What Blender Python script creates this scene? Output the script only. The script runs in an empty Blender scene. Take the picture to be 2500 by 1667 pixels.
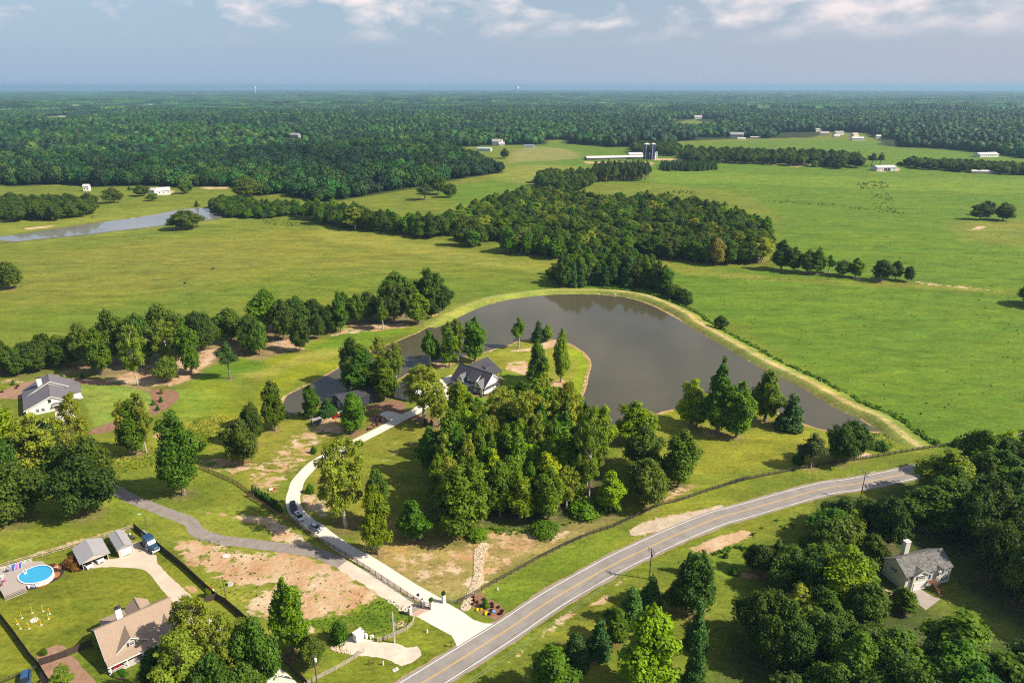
import bpy, bmesh, math, random
import numpy as np
from mathutils import Vector, Matrix
from mathutils.geometry import tessellate_polygon

# ---------------------------------------------------------------- camera, sky, sun, exposure
sc = bpy.context.scene
COL = sc.collection
CAM_H = 120.0
F_PX, CX, CY, HOR = 1666.7, 1250.0, 833.5, 210.5      # photograph units (2500 x 1667)
PITCH = math.atan((CY - HOR) / F_PX)
cam = bpy.data.cameras.new('camera')
cam.sensor_width = 36.0
cam.lens = 36.0 * F_PX / 2500.0
cam.clip_start = 1.0
cam.clip_end = 90000.0
cam_ob = bpy.data.objects.new('camera', cam)
cam_ob.location = (0, 0, CAM_H)
cam_ob.rotation_euler = (math.pi / 2 - PITCH, 0, 0)
COL.objects.link(cam_ob)
sc.camera = cam_ob

SUN_EL, SUN_AZ = math.radians(41.0), math.radians(103.0)   # azimuth clockwise from +Y
sun_dir = Vector((math.sin(SUN_AZ) * math.cos(SUN_EL), math.cos(SUN_AZ) * math.cos(SUN_EL), math.sin(SUN_EL)))
sun = bpy.data.lights.new('sun', 'SUN')
sun.energy = 5.0
sun.angle = math.radians(0.55)
sun.color = (1.0, 0.90, 0.74)
sun_ob = bpy.data.objects.new('sun', sun)
sun_ob.rotation_euler = sun_dir.to_track_quat('Z', 'Y').to_euler()
COL.objects.link(sun_ob)

sc.view_settings.view_transform = 'Standard'
sc.view_settings.look = 'None'
sc.view_settings.gamma = 1.0
sc.view_settings.use_curve_mapping = False
sc.view_settings.exposure = 0.58
sc.render.engine = 'CYCLES'
cy = sc.cycles
cy.use_denoising = False
cy.filter_width = 1.15
cy.max_bounces = 6
cy.diffuse_bounces = 2
cy.glossy_bounces = 2
cy.transmission_bounces = 3
cy.transparent_max_bounces = 6
cy.volume_bounces = 0
cy.caustics_reflective = False
cy.caustics_refractive = False
cy.use_adaptive_sampling = True
cy.adaptive_threshold = 0.01
SKY_STRENGTH = 0.085
CLOUD_LIFT = 1.0
HAZE_DENSITY = 7.6e-5
HAZE_COLOR = (0.36, 0.60, 0.83)

def nt(tree, kind, **kw):
    n = tree.nodes.new(kind)
    for k, v in kw.items():
        if k.startswith('_'):
            n.inputs[k[1:].replace('_', ' ')].default_value = v
        else:
            setattr(n, k, v)
    return n

def ramp(tree, src, stops, interp='LINEAR'):
    r = tree.nodes.new('ShaderNodeValToRGB')
    r.color_ramp.interpolation = interp
    e = r.color_ramp.elements
    while len(e) < len(stops):
        e.new(0.5)
    for i, (p, c) in enumerate(stops):
        e[i].position = p
        e[i].color = (c, c, c, 1) if isinstance(c, (int, float)) else (c[0], c[1], c[2], 1)
    tree.links.new(src, r.inputs['Fac'])
    return r

def math_n(tree, op, a, b=None, c=None, clamp=False):
    m = tree.nodes.new('ShaderNodeMath')
    m.operation = op
    m.use_clamp = clamp
    for i, v in enumerate((a, b, c)):
        if v is None:
            continue
        if isinstance(v, (int, float)):
            m.inputs[i].default_value = v
        else:
            tree.links.new(v, m.inputs[i])
    return m.outputs[0]

def mixc(tree, fac, a, b, mode='MIX'):
    m = tree.nodes.new('ShaderNodeMix')
    m.data_type = 'RGBA'
    m.blend_type = mode
    m.clamp_factor = True
    for sock, v in ((m.inputs[0], fac), (m.inputs[6], a), (m.inputs[7], b)):
        if isinstance(v, (int, float)):
            sock.default_value = v
        elif isinstance(v, tuple):
            sock.default_value = (v[0], v[1], v[2], 1)
        else:
            tree.links.new(v, sock)
    return m.outputs[2]

world = bpy.data.worlds.new('World')
sc.world = world
world.use_nodes = True
wt = world.node_tree
wt.nodes.clear()
wo = wt.nodes.new('ShaderNodeOutputWorld')
bg = wt.nodes.new('ShaderNodeBackground')
bg.inputs['Strength'].default_value = SKY_STRENGTH
sky = wt.nodes.new('ShaderNodeTexSky')
sky.sky_type = 'NISHITA'
sky.sun_disc = False
sky.sun_elevation = SUN_EL
sky.sun_rotation = SUN_AZ
sky.altitude = 300
sky.air_density = 1.0
sky.dust_density = 1.6
sky.ozone_density = 1.8
tc = wt.nodes.new('ShaderNodeTexCoord')
sep = wt.nodes.new('ShaderNodeSeparateXYZ')
wt.links.new(tc.outputs['Generated'], sep.inputs[0])
zc = math_n(wt, 'MAXIMUM', sep.outputs['Z'], 0.004)
comb = wt.nodes.new('ShaderNodeCombineXYZ')
wt.links.new(sep.outputs['X'], comb.inputs[0]); wt.links.new(sep.outputs['Y'], comb.inputs[1]); wt.links.new(zc, comb.inputs[2])
wt.links.new(comb.outputs[0], sky.inputs['Vector'])
# cumulus far off: noise on the direction, squeezed in height
mp = wt.nodes.new('ShaderNodeMapping')
mp.inputs['Scale'].default_value = (11.0, 11.0, 26.0)
mp.inputs['Location'].default_value = (6.4, 2.2, 0.75)
wt.links.new(tc.outputs['Generated'], mp.inputs[0])
cn = nt(wt, 'ShaderNodeTexNoise', _Scale=1.0, _Detail=9.0, _Roughness=0.56, _Distortion=0.25)
wt.links.new(mp.outputs[0], cn.inputs['Vector'])
cn2 = nt(wt, 'ShaderNodeTexNoise', _Scale=0.33, _Detail=3.0, _Roughness=0.5)
wt.links.new(mp.outputs[0], cn2.inputs['Vector'])
elev = ramp(wt, sep.outputs['Z'], [(0.0, 0.0), (0.050, 0.0), (0.075, 0.7), (0.11, 1.0), (0.4, 0.6), (1.0, 0.35)])
dens = math_n(wt, 'ADD', math_n(wt, 'MULTIPLY', cn.outputs['Fac'], 0.62), math_n(wt, 'MULTIPLY', cn2.outputs['Fac'], 0.38))
dens = math_n(wt, 'ADD', dens, math_n(wt, 'MULTIPLY_ADD', sep.outputs['X'], 0.10, -0.012))
cl = ramp(wt, math_n(wt, 'MULTIPLY', math_n(wt, 'SUBTRACT', dens, 0.455), 6.0, clamp=True), [(0.0, 0.0), (0.35, 0.35), (0.8, 1.0)])
cmask = math_n(wt, 'MULTIPLY', cl.outputs[0], elev.outputs[0])
ccol = ramp(wt, cn.outputs['Fac'], [(0.35, (3.4, 3.7, 4.6)), (0.62, (6.6, 6.0, 6.1))])
for e_ in ccol.color_ramp.elements:
    pass
hz = ramp(wt, sep.outputs['Z'], [(0.0, 1.0), (0.03, 0.9), (0.09, 0.55), (0.25, 0.2), (1.0, 0.0)])
skyc = mixc(wt, hz.outputs[0], sky.outputs['Color'], (2.95, 3.95, 5.35))
warm = math_n(wt, 'MULTIPLY_ADD', sep.outputs['X'], 0.8, 0.2, clamp=True)
skyc = mixc(wt, math_n(wt, 'MULTIPLY', warm, hz.outputs[0]), skyc, (4.2, 4.2, 4.85))
fin = mixc(wt, math_n(wt, 'MULTIPLY', cmask, 0.92), skyc, (8.6, 7.5, 7.3))
wt.links.new(fin, bg.inputs['Color'])
wt.links.new(bg.outputs[0], wo.inputs['Surface'])

# ---------------------------------------------------------------- geometry of the view and of the land
CP, SP = math.cos(PITCH), math.sin(PITCH)
CROPS = dict(a=(0, 1250, 3.76), b=(450, 1250, 3.76), c=(900, 1250, 3.76), d=(2000, 1100, 2.766), e=(0, 850, 3.76),
             f=(600, 850, 3.76), g=(1200, 850, 3.76), h=(1500, 1250, 3.76), i=(0, 180, 2.613), j=(800, 180, 2.613),
             k=(1600, 180, 2.613), l=(1700, 650, 2.94), m=(0, 600, 3.36), n=(550, 600, 3.92), o=(1050, 750, 5.8075),
             p=(0, 1350, 13.07), q=(160, 1270, 9.046), r=(680, 1190, 13.07), s=(960, 1400, 7.84), t=(1080, 850, 12.06),
             u=(700, 920, 6.533), v=(1400, 320, 5.88), w=(1050, 320, 6.72), x=(20, 900, 5.6), D=(0, 0, 0.9408), S=(0, 0, 1.0))

def pts(text):
    """'m 720,1000 840,1060 n 3,4' -> photograph coordinates"""
    out, cr = [], CROPS['S']
    for tok in text.split():
        if tok in CROPS:
            cr = CROPS[tok]
        else:
            x, y = tok.split(',')
            out.append((cr[0] + float(x) / cr[2], cr[1] + float(y) / cr[2]))
    return out

def vnoise(x, y, seed=0.0):
    s = seed * 1.7
    return (np.sin(x * 1.0 + 1.3 * np.sin(y * 0.7 + s) + s) + np.sin(y * 1.13 + 1.1 * np.sin(x * 0.83 - s) + 2.1 * s)
            + 0.5 * np.sin(x * 2.1 - y * 1.7 + s * 3) + 0.5 * np.sin(x * 1.6 + y * 2.3 - s)) / 3.0

def sstep(a, b, x):
    t = np.clip((x - a) / (b - a), 0, 1)
    return t * t * (3 - 2 * t)

def hgt0(x, y):
    x = np.asarray(x, float); y = np.asarray(y, float)
    r = np.hypot(x, y)
    w = sstep(620, 1500, r)
    z = w * (5.0 * vnoise(x / 260, y / 300, 1) + 6.0 * vnoise(x / 620, y / 520, 2))
    w2 = sstep(1900, 4500, r)
    z = z + w2 * (12.0 * vnoise(x / 1300, y / 800, 4) + 15.0 * vnoise(x / 480, y / 300, 5) + 6.0 * vnoise(x / 170, y / 120, 7)) - 8 * w2
    w3 = sstep(900, 1250, r) * sstep(20, 200, -x) * (1 - w2)
    z = z + w3 * (7.0 * vnoise(x / 210, y / 120, 8) + 3.0 * vnoise(x / 80, y / 60, 3))
    z = z - r * r / 14.6e6          # the earth's curve
    z = z + 6.0 * np.exp(-(((x - 330) / 170) ** 2 + ((y - 560) / 110) ** 2))
    z = z + 5.0 * np.exp(-(((x + 150) / 120) ** 2 + ((y - 455) / 45) ** 2)) * 0.6
    return z

FARPOND_C = (-300.0, 640.0)
FARPOND_Z = float(hgt0(*FARPOND_C)) - 0.4

def hgt(x, y):
    z = hgt0(x, y)
    q = ((np.asarray(x) + 300) / 260) ** 2 + ((np.asarray(y) - 640) / 95) ** 2
    m = 1 - sstep(0.6, 1.6, q)
    return z * (1 - m) + (FARPOND_Z - 0.05) * m

def ray(px, py):
    u = (px - CX) / F_PX; v = -(py - CY) / F_PX
    return np.array([u, CP + v * SP, -SP + v * CP])

TS = 60.0 * 1.012 ** np.arange(560)
def at(px, py, z=None):
    """world point of the ground (or of height z) seen there"""
    d = ray(px, py)
    if z is not None:
        t = (CAM_H - z) / -d[2]
        return Vector((d[0] * t, d[1] * t, z))
    zz = CAM_H + d[2] * TS - hgt(d[0] * TS, d[1] * TS)
    k = np.argmax(zz < 0)
    if zz[k] >= 0:
        k = len(TS) - 1
    a, b = TS[max(k - 1, 0)], TS[k]
    for _ in range(18):
        m = (a + b) / 2
        if CAM_H + d[2] * m - float(hgt(d[0] * m, d[1] * m)) < 0: b = m
        else: a = m
    t = (a + b) / 2
    return Vector((d[0] * t, d[1] * t, float(hgt(d[0] * t, d[1] * t))))

def ats(text, z=None):
    return [at(x, y, z) for x, y in pts(text)]

def height_at(P, top):
    u = (top - CY) / F_PX
    return CAM_H - P.y * (SP + u * CP) / (CP - u * SP) - P.z

def width_at(P, wpx):
    depth = P.y * CP + (CAM_H - P.z) * SP
    return wpx * depth / F_PX

def spline(P, closed=False, step=2.0):
    """Catmull-Rom through 2D/3D points, resampled about every step metres"""
    P = [np.array(p, float) for p in P]
    n = len(P); out = []
    rng = range(n) if closed else range(n - 1)
    for i in rng:
        p1, p2 = P[i], P[(i + 1) % n]
        p0 = P[(i - 1) % n] if (closed or i > 0) else 2 * p1 - p2
        p3 = P[(i + 2) % n] if (closed or i < n - 2) else 2 * p2 - p1
        k = max(1, int(np.linalg.norm(p2 - p1) / step))
        for j in range(k):
            t = j / k
            out.append(0.5 * ((2 * p1) + (-p0 + p2) * t + (2 * p0 - 5 * p1 + 4 * p2 - p3) * t * t + (-p0 + 3 * p1 - 3 * p2 + p3) * t ** 3))
    if not closed:
        out.append(P[-1])
    return np.array(out)

def sdist(X, Y, poly):
    """signed distance to a polygon, positive inside"""
    poly = np.asarray(poly)[:, :2]
    d2 = np.full(X.shape, 1e18); ins = np.zeros(X.shape, bool)
    n = len(poly)
    for i in range(n):
        ax, ay = poly[i]; bx, by = poly[(i + 1) % n]
        ex, ey = bx - ax, by - ay
        L = ex * ex + ey * ey + 1e-12
        t = np.clip(((X - ax) * ex + (Y - ay) * ey) / L, 0, 1)
        d2 = np.minimum(d2, (X - ax - t * ex) ** 2 + (Y - ay - t * ey) ** 2)
        c = ((ay > Y) != (by > Y))
        with np.errstate(divide='ignore', invalid='ignore'):
            xi = ax + (Y - ay) / (ey if abs(ey) > 1e-12 else 1e-12) * ex
        ins ^= c & (X < xi)
    d = np.sqrt(d2)
    return np.where(ins, d, -d)

# ---------------------------------------------------------------- object helpers
def tag(o, label=None, cat=None, group=None, kind=None):
    if label: o['label'] = label
    if cat: o['category'] = cat
    if group: o['group'] = group
    if kind: o['kind'] = kind
    return o

def link(name, data, parent=None, loc=None, rz=0.0):
    o = bpy.data.objects.new(name, data)
    COL.objects.link(o)
    if parent is not None: o.parent = parent
    if loc is not None: o.location = loc
    if rz: o.rotation_euler = (0, 0, rz)
    return o

def thing(name, label, cat, loc=(0, 0, 0), rz=0.0, group=None):
    o = link(name, None, None, loc, rz)
    return tag(o, label, cat, group)

def copy_tree(o, parent=None):
    c = o.copy(); COL.objects.link(c)
    if parent is not None: c.parent = parent
    for ch in list(o.children):
        copy_tree(ch, c)
    return c

def np_mesh(name, V, Fq, mat=None, quads=True, attrs=None, smooth=False, face_attrs=None):
    me = bpy.data.meshes.new(name)
    V = np.ascontiguousarray(V, np.float32); Fq = np.ascontiguousarray(Fq, np.int32)
    k = Fq.shape[1]
    me.vertices.add(len(V)); me.vertices.foreach_set('co', V.ravel())
    me.loops.add(Fq.size); me.loops.foreach_set('vertex_index', Fq.ravel())
    me.polygons.add(len(Fq))
    me.polygons.foreach_set('loop_start', np.arange(0, Fq.size, k, dtype=np.int32))
    me.polygons.foreach_set('loop_total', np.full(len(Fq), k, np.int32))
    if smooth:
        me.polygons.foreach_set('use_smooth', np.ones(len(Fq), bool))
    for d, dom in ((attrs, 'POINT'), (face_attrs, 'FACE')):
        for nm, arr in (d or {}).items():
            arr = np.asarray(arr, np.float32)
            if arr.ndim == 1:
                a = me.attributes.new(nm, 'FLOAT', dom); a.data.foreach_set('value', arr)
            else:
                a = me.attributes.new(nm, 'FLOAT_COLOR', dom)
                a.data.foreach_set('color', np.c_[arr, np.ones(len(arr))].astype(np.float32).ravel())
    if mat: me.materials.append(mat)
    me.update(calc_edges=True)
    me.validate()
    return me

class MB:
    def __init__(s): s.bm = bmesh.new()
    def box(s, c, size, rz=0.0, bevel=0.0, rx=0.0, ry=0.0):
        r = bmesh.ops.create_cube(s.bm, size=1.0)
        M = Matrix.Translation(c) @ Matrix.Rotation(rz, 4, 'Z') @ Matrix.Rotation(ry, 4, 'Y') @ Matrix.Rotation(rx, 4, 'X') @ Matrix.Diagonal((size[0], size[1], size[2], 1))
        bmesh.ops.transform(s.bm, matrix=M, verts=r['verts'])
        if bevel:
            es = list({e for v in r['verts'] for e in v.link_edges})
            bmesh.ops.bevel(s.bm, geom=es, offset=bevel, segments=2, affect='EDGES')
        return s
    def tube(s, a, b, r0, r1=None, n=8, cap=True):
        a, b = Vector(a), Vector(b); r1 = r0 if r1 is None else r1
        d = (b - a).normalized()
        u = d.orthogonal().normalized(); w = d.cross(u)
        A = [s.bm.verts.new(a + (u * math.cos(2 * math.pi * i / n) + w * math.sin(2 * math.pi * i / n)) * r0) for i in range(n)]
        B = [s.bm.verts.new(b + (u * math.cos(2 * math.pi * i / n) + w * math.sin(2 * math.pi * i / n)) * r1) for i in range(n)]
        for i in range(n):
            s.bm.faces.new((A[i], A[(i + 1) % n], B[(i + 1) % n], B[i]))
        if cap:
            s.bm.faces.new(A[::-1]); s.bm.faces.new(B)
        return s
    def poly(s, P):
        s.bm.faces.new([s.bm.verts.new(p) for p in P]); return s
    def slab(s, P, t):
        """closed plate: polygon P thickened downwards along its normal"""
        P = [Vector(p) for p in P]
        nrm = (P[1] - P[0]).cross(P[2] - P[0]).normalized()
        if nrm.z < 0: nrm = -nrm
        Q = [p - nrm * t for p in P]
        A = [s.bm.verts.new(p) for p in P]; B = [s.bm.verts.new(p) for p in Q]
        s.bm.faces.new(A); s.bm.faces.new(B[::-1])
        n = len(P)
        for i in range(n):
            s.bm.faces.new((A[i], B[i], B[(i + 1) % n], A[(i + 1) % n]))
        return s
    def prism(s, P, h, axis='z'):
        """extrude polygon P (3D points) by vector h"""
        P = [Vector(p) for p in P]; h = Vector(h)
        A = [s.bm.verts.new(p) for p in P]; B = [s.bm.verts.new(p + h) for p in P]
        s.bm.faces.new(A[::-1]); s.bm.faces.new(B)
        n = len(P)
        for i in range(n):
            s.bm.faces.new((A[i], A[(i + 1) % n], B[(i + 1) % n], B[i]))
        return s
    def ball(s, c, r, sx=1, sy=1, sz=1, sub=2):
        q = bmesh.ops.create_icosphere(s.bm, subdivisions=sub, radius=r)
        bmesh.ops.transform(s.bm, matrix=Matrix.Translation(c) @ Matrix.Diagonal((sx, sy, sz, 1)), verts=q['verts'])
        return s
    def loft(s, rings, cap=True):
        R = [[s.bm.verts.new(p) for p in ring] for ring in rings]
        n = len(R[0])
        for a, b in zip(R, R[1:]):
            for i in range(n):
                s.bm.faces.new((a[i], a[(i + 1) % n], b[(i + 1) % n], b[i]))
        if cap:
            s.bm.faces.new(R[0][::-1]); s.bm.faces.new(R[-1])
        return s
    def mesh(s, name, mat, smooth=False):
        bmesh.ops.recalc_face_normals(s.bm, faces=s.bm.faces)
        me = bpy.data.meshes.new(name)
        s.bm.to_mesh(me); s.bm.free()
        if mat: me.materials.append(mat)
        if smooth:
            for p in me.polygons: p.use_smooth = True
        return me
    def build(s, name, mat, parent=None, loc=None, rz=0.0, smooth=False):
        return link(name, s.mesh(name, mat, smooth), parent, loc, rz)

# ---------------------------------------------------------------- materials
MATS = {}
def mat(name, col, rough=0.7, metal=0.0, var=0.12, scale=2.0, bump=0.0, bscale=8.0, spec=0.4, stretch=None, col2=None, detail=5.0):
    if name in MATS: return MATS[name]
    m = bpy.data.materials.new(name); m.use_nodes = True
    t = m.node_tree; b = t.nodes['Principled BSDF']
    b.inputs['Roughness'].default_value = rough
    b.inputs['Metallic'].default_value = metal
    b.inputs['Specular IOR Level'].default_value = spec
    g = t.nodes.new('ShaderNodeTexCoord')
    mp_ = t.nodes.new('ShaderNodeMapping')
    if stretch: mp_.inputs['Scale'].default_value = stretch
    t.links.new(g.outputs['Object'], mp_.inputs[0])
    nz = nt(t, 'ShaderNodeTexNoise', _Scale=scale, _Detail=detail, _Roughness=0.6)
    t.links.new(mp_.outputs[0], nz.inputs['Vector'])
    c2 = col2 if col2 else tuple(min(1, c * (1 + 2.4 * var)) for c in col)
    c1 = tuple(c * (1 - 1.8 * var) for c in col)
    r = ramp(t, nz.outputs['Fac'], [(0.3, c1), (0.7, c2)])
    t.links.new(r.outputs[0], b.inputs['Base Color'])
    if bump:
        nb = nt(t, 'ShaderNodeTexNoise', _Scale=bscale, _Detail=4.0)
        t.links.new(mp_.outputs[0], nb.inputs['Vector'])
        bp = t.nodes.new('ShaderNodeBump'); bp.inputs['Strength'].default_value = bump
        bp.inputs['Distance'].default_value = 0.05
        t.links.new(nb.outputs['Fac'], bp.inputs['Height']); t.links.new(bp.outputs[0], b.inputs['Normal'])
    MATS[name] = m
    return m

def ground_material():
    m = bpy.data.materials.new('land'); m.use_nodes = True
    t = m.node_tree; b = t.nodes['Principled BSDF']
    b.inputs['Roughness'].default_value = 0.95
    b.inputs['Specular IOR Level'].default_value = 0.12
    g = t.nodes.new('ShaderNodeNewGeometry'); P = g.outputs['Position']
    ca = nt(t, 'ShaderNodeAttribute', attribute_name='col')
    ba = nt(t, 'ShaderNodeAttribute', attribute_name='bare')
    def noise(scale, detail=4.0, rough=0.55, stretch=(1, 1, 1), dist=0.0):
        mp_ = t.nodes.new('ShaderNodeMapping'); mp_.inputs['Scale'].default_value = stretch
        mp_.inputs['Rotation'].default_value = (0, 0, 0.35)
        t.links.new(P, mp_.inputs[0])
        n = nt(t, 'ShaderNodeTexNoise', _Scale=scale, _Detail=detail, _Roughness=rough, _Distortion=dist)
        t.links.new(mp_.outputs[0], n.inputs['Vector']); return n.outputs['Fac']
    big = noise(0.012, 4.0, 0.6, (1, 2.0, 1), 0.6)
    mid = noise(0.09, 5.0, 0.62, (1, 1.6, 1), 0.4)
    fine = noise(0.9, 4.0, 0.7)
    tuss = noise(0.32, 3.0, 0.75, (1, 2.6, 1))
    c = ca.outputs['Color']
    # broad drying patches, then clumps, then blades
    yel = ramp(t, big, [(0.38, 0.0), (0.68, 1.0)]).outputs[0]
    c = mixc(t, math_n(t, 'MULTIPLY', yel, 0.55), c, mixc(t, 1.0, c, (1.40, 1.10, 0.98), 'MULTIPLY'))
    dk = ramp(t, mid, [(0.30, 0.0), (0.52, 1.0)]).outputs[0]
    c = mixc(t, math_n(t, 'MULTIPLY', math_n(t, 'SUBTRACT', 1.0, dk), 0.75), c, mixc(t, 1.0, c, (0.62, 0.78, 0.62), 'MULTIPLY'))
    lt = ramp(t, mid, [(0.55, 0.0), (0.75, 1.0)]).outputs[0]
    c = mixc(t, math_n(t, 'MULTIPLY', lt, 0.6), c, mixc(t, 1.0, c, (1.55, 1.28, 1.3), 'MULTIPLY'))
    stk = ramp(t, noise(0.030, 6.0, 0.68, (1, 3.4, 1), 0.8), [(0.36, 0.74), (0.5, 1.0), (0.64, 1.22)]).outputs[0]
    c = mixc(t, 0.8, c, mixc(t, 1.0, c, stk, 'MULTIPLY'))
    tu = ramp(t, tuss, [(0.30, 0.50), (0.46, 1.0), (0.66, 1.18)]).outputs[0]
    c = mixc(t, 0.75, c, mixc(t, 1.0, c, tu, 'MULTIPLY'))
    fi = ramp(t, fine, [(0.3, 0.70), (0.7, 1.28)]).outputs[0]
    c = mixc(t, 0.8, c, mixc(t, 1.0, c, fi, 'MULTIPLY'))
    # bare clay showing through
    nb1 = noise(0.20, 9.0, 0.74, (1, 1.6, 1), 0.3)
    bm_ = math_n(t, 'ADD', ba.outputs['Fac'], math_n(t, 'MULTIPLY', math_n(t, 'SUBTRACT', nb1, 0.5), 1.7))
    bmask = ramp(t, bm_, [(0.46, 0.0), (0.55, 1.0)]).outputs[0]
    gate = ramp(t, ba.outputs['Fac'], [(0.01, 0.0), (0.12, 1.0)]).outputs[0]
    bmask = math_n(t, 'MULTIPLY', bmask, gate)
    clay = ramp(t, noise(0.11, 6.0, 0.6), [(0.34, (0.44, 0.235, 0.125)), (0.5, (0.54, 0.36, 0.225)), (0.64, (0.60, 0.47, 0.33))]).outputs[0]
    clay = mixc(t, 0.6, clay, mixc(t, 1.0, clay, ramp(t, fine, [(0.3, 0.75), (0.7, 1.2)]).outputs[0], 'MULTIPLY'))
    c = mixc(t, math_n(t, 'MULTIPLY', bmask, 0.9), c, clay)
    t.links.new(c, b.inputs['Base Color'])
    bp = t.nodes.new('ShaderNodeBump'); bp.inputs['Strength'].default_value = 0.75; bp.inputs['Distance'].default_value = 0.35
    hh = math_n(t, 'ADD', math_n(t, 'MULTIPLY', tuss, 1.6), math_n(t, 'MULTIPLY', fine, 0.5))
    t.links.new(hh, bp.inputs['Height']); t.links.new(bp.outputs[0], b.inputs['Normal'])
    return m
LAND = ground_material()

def leaf_material(name, dark, light, trans=0.28, stands=False):
    m = bpy.data.materials.new(name); m.use_nodes = True
    t = m.node_tree; b = t.nodes['Principled BSDF']; out = t.nodes['Material Output']
    b.inputs['Roughness'].default_value = 0.62
    b.inputs['Specular IOR Level'].default_value = 0.22
    oi = t.nodes.new('ShaderNodeObjectInfo')
    a = nt(t, 'ShaderNodeAttribute', attribute_name='tint')
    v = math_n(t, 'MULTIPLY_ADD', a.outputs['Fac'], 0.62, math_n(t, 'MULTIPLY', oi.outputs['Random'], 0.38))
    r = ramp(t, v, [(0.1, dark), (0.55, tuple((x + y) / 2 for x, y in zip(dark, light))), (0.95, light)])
    hs = t.nodes.new('ShaderNodeHueSaturation')
    wn = nt(t, 'ShaderNodeTexWhiteNoise', noise_dimensions='1D')
    t.links.new(oi.outputs['Random'], wn.inputs['W'])
    t.links.new(math_n(t, 'MULTIPLY_ADD', wn.outputs['Value'], 0.045 if not stands else 0.07, 0.496), hs.inputs['Hue'])
    wn2 = nt(t, 'ShaderNodeTexWhiteNoise', noise_dimensions='1D'); t.links.new(math_n(t, 'MULTIPLY', oi.outputs['Random'], 7.3), wn2.inputs['W'])
    t.links.new(math_n(t, 'MULTIPLY_ADD', wn2.outputs['Value'], 0.55 if not stands else 1.15, 0.95 if not stands else 0.52), hs.inputs['Value'])
    hs.inputs['Saturation'].default_value = 1.08
    rc = r.outputs[0]
    if stands:      # whole stands of one kind or age
        gp = t.nodes.new('ShaderNodeNewGeometry')
        n1 = nt(t, 'ShaderNodeTexNoise', _Scale=0.0042, _Detail=4.0, _Roughness=0.6); t.links.new(gp.outputs['Position'], n1.inputs['Vector'])
        rc = mixc(t, ramp(t, n1.outputs['Fac'], [(0.44, 0.0), (0.56, 1.0)]).outputs[0], mixc(t, 1.0, rc, (0.50, 0.60, 0.80), 'MULTIPLY'), mixc(t, 1.0, rc, (1.35, 1.25, 0.95), 'MULTIPLY'))
    t.links.new(rc, hs.inputs['Color'])
    t.links.new(hs.outputs[0], b.inputs['Base Color'])
    tr = t.nodes.new('ShaderNodeBsdfTranslucent')
    tcx = mixc(t, 1.0, hs.outputs[0], (1.5, 1.5, 0.5), 'MULTIPLY')
    t.links.new(tcx, tr.inputs['Color'])
    mx = t.nodes.new('ShaderNodeMixShader'); mx.inputs[0].default_value = trans
    t.links.new(b.outputs[0], mx.inputs[1]); t.links.new(tr.outputs[0], mx.inputs[2])
    t.links.new(mx.outputs[0], out.inputs['Surface'])
    return m

LEAF = dict(
    oak=leaf_material('leaf_oak', (0.026, 0.050, 0.009), (0.135, 0.175, 0.024)),
    tall=leaf_material('leaf_gum', (0.034, 0.074, 0.008), (0.175, 0.245, 0.022)),
    bright=leaf_material('leaf_bright', (0.09, 0.135, 0.008), (0.34, 0.38, 0.028)),
    sparse=leaf_material('leaf_sparse', (0.10, 0.125, 0.014), (0.33, 0.34, 0.050)),
    pine=leaf_material('leaf_pine', (0.024, 0.045, 0.013), (0.105, 0.135, 0.028), 0.12),
    cedar=leaf_material('leaf_cedar', (0.024, 0.055, 0.014), (0.095, 0.155, 0.028), 0.12),
    autumn=leaf_material('leaf_autumn', (0.16, 0.13, 0.03), (0.34, 0.26, 0.07)),
    forest=leaf_material('leaf_forest', (0.014, 0.040, 0.012), (0.078, 0.130, 0.030), 0.14, stands=True),
)
BARK = mat('bark', (0.20, 0.155, 0.11), 0.9, var=0.3, scale=3, stretch=(2, 2, .5))
BARK_PALE = mat('bark_pale', (0.42, 0.38, 0.31), 0.85, var=0.25, scale=2)
# ---------------------------------------------------------------- trees: mesh library
def rand_dirs(rs, n):
    v = rs.normal(size=(n, 3)); return v / np.linalg.norm(v, axis=1)[:, None]

KINDS = dict(mid=(16.0, 16.0, 0.10, 0.19, 26),  # nominal height, width, crown base, clump radius / width, clumps
    oak=(16.0, 14.0, 0.14, 0.125, 84), tall=(20.0, 8.5, 0.14, 0.150, 84), sparse=(22.0, 13.0, 0.24, 0.095, 74),
    pine=(20.0, 8.5, 0.42, 0.17, 40), cedar=(12.0, 6.0, 0.02, 0.16, 60), bush=(4.0, 5.0, 0.0, 0.2, 34), slim=(18.0, 6.0, 0.34, 0.2, 34))

def envelope(kind, t):
    if kind in ('oak', 'mid'): return np.sin(np.pi * (0.16 + 0.80 * t)) ** 0.65
    if kind == 'tall': return (0.70 + 0.30 * np.sin(np.pi * t ** 0.7)) * (1 - 0.62 * t ** 4)
    if kind == 'slim': return (0.75 + 0.25 * np.sin(2 * np.pi * t)) * (1 - 0.6 * t ** 4)
    if kind == 'sparse': return np.sin(np.pi * (0.14 + 0.76 * t)) ** 0.8
    if kind == 'pine': return (1 - 0.8 * t) ** 0.8 * (0.75 + 0.25 * np.sin(t * 22))
    if kind == 'cedar': return np.clip(1 - t, 0.03, 1) ** 0.72 * (0.9 + 0.1 * np.sin(t * 26))
    return np.sqrt(np.clip(1 - (t * 0.95) ** 2, 0, 1))

ICO = None
def ico_base():
    global ICO
    if ICO is None:
        bm = bmesh.new(); bmesh.ops.create_icosphere(bm, subdivisions=1, radius=1.0)
        ICO = (np.array([v.co for v in bm.verts]), np.array([[v.index for v in f.verts] for f in bm.faces])); bm.free()
    return ICO

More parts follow.
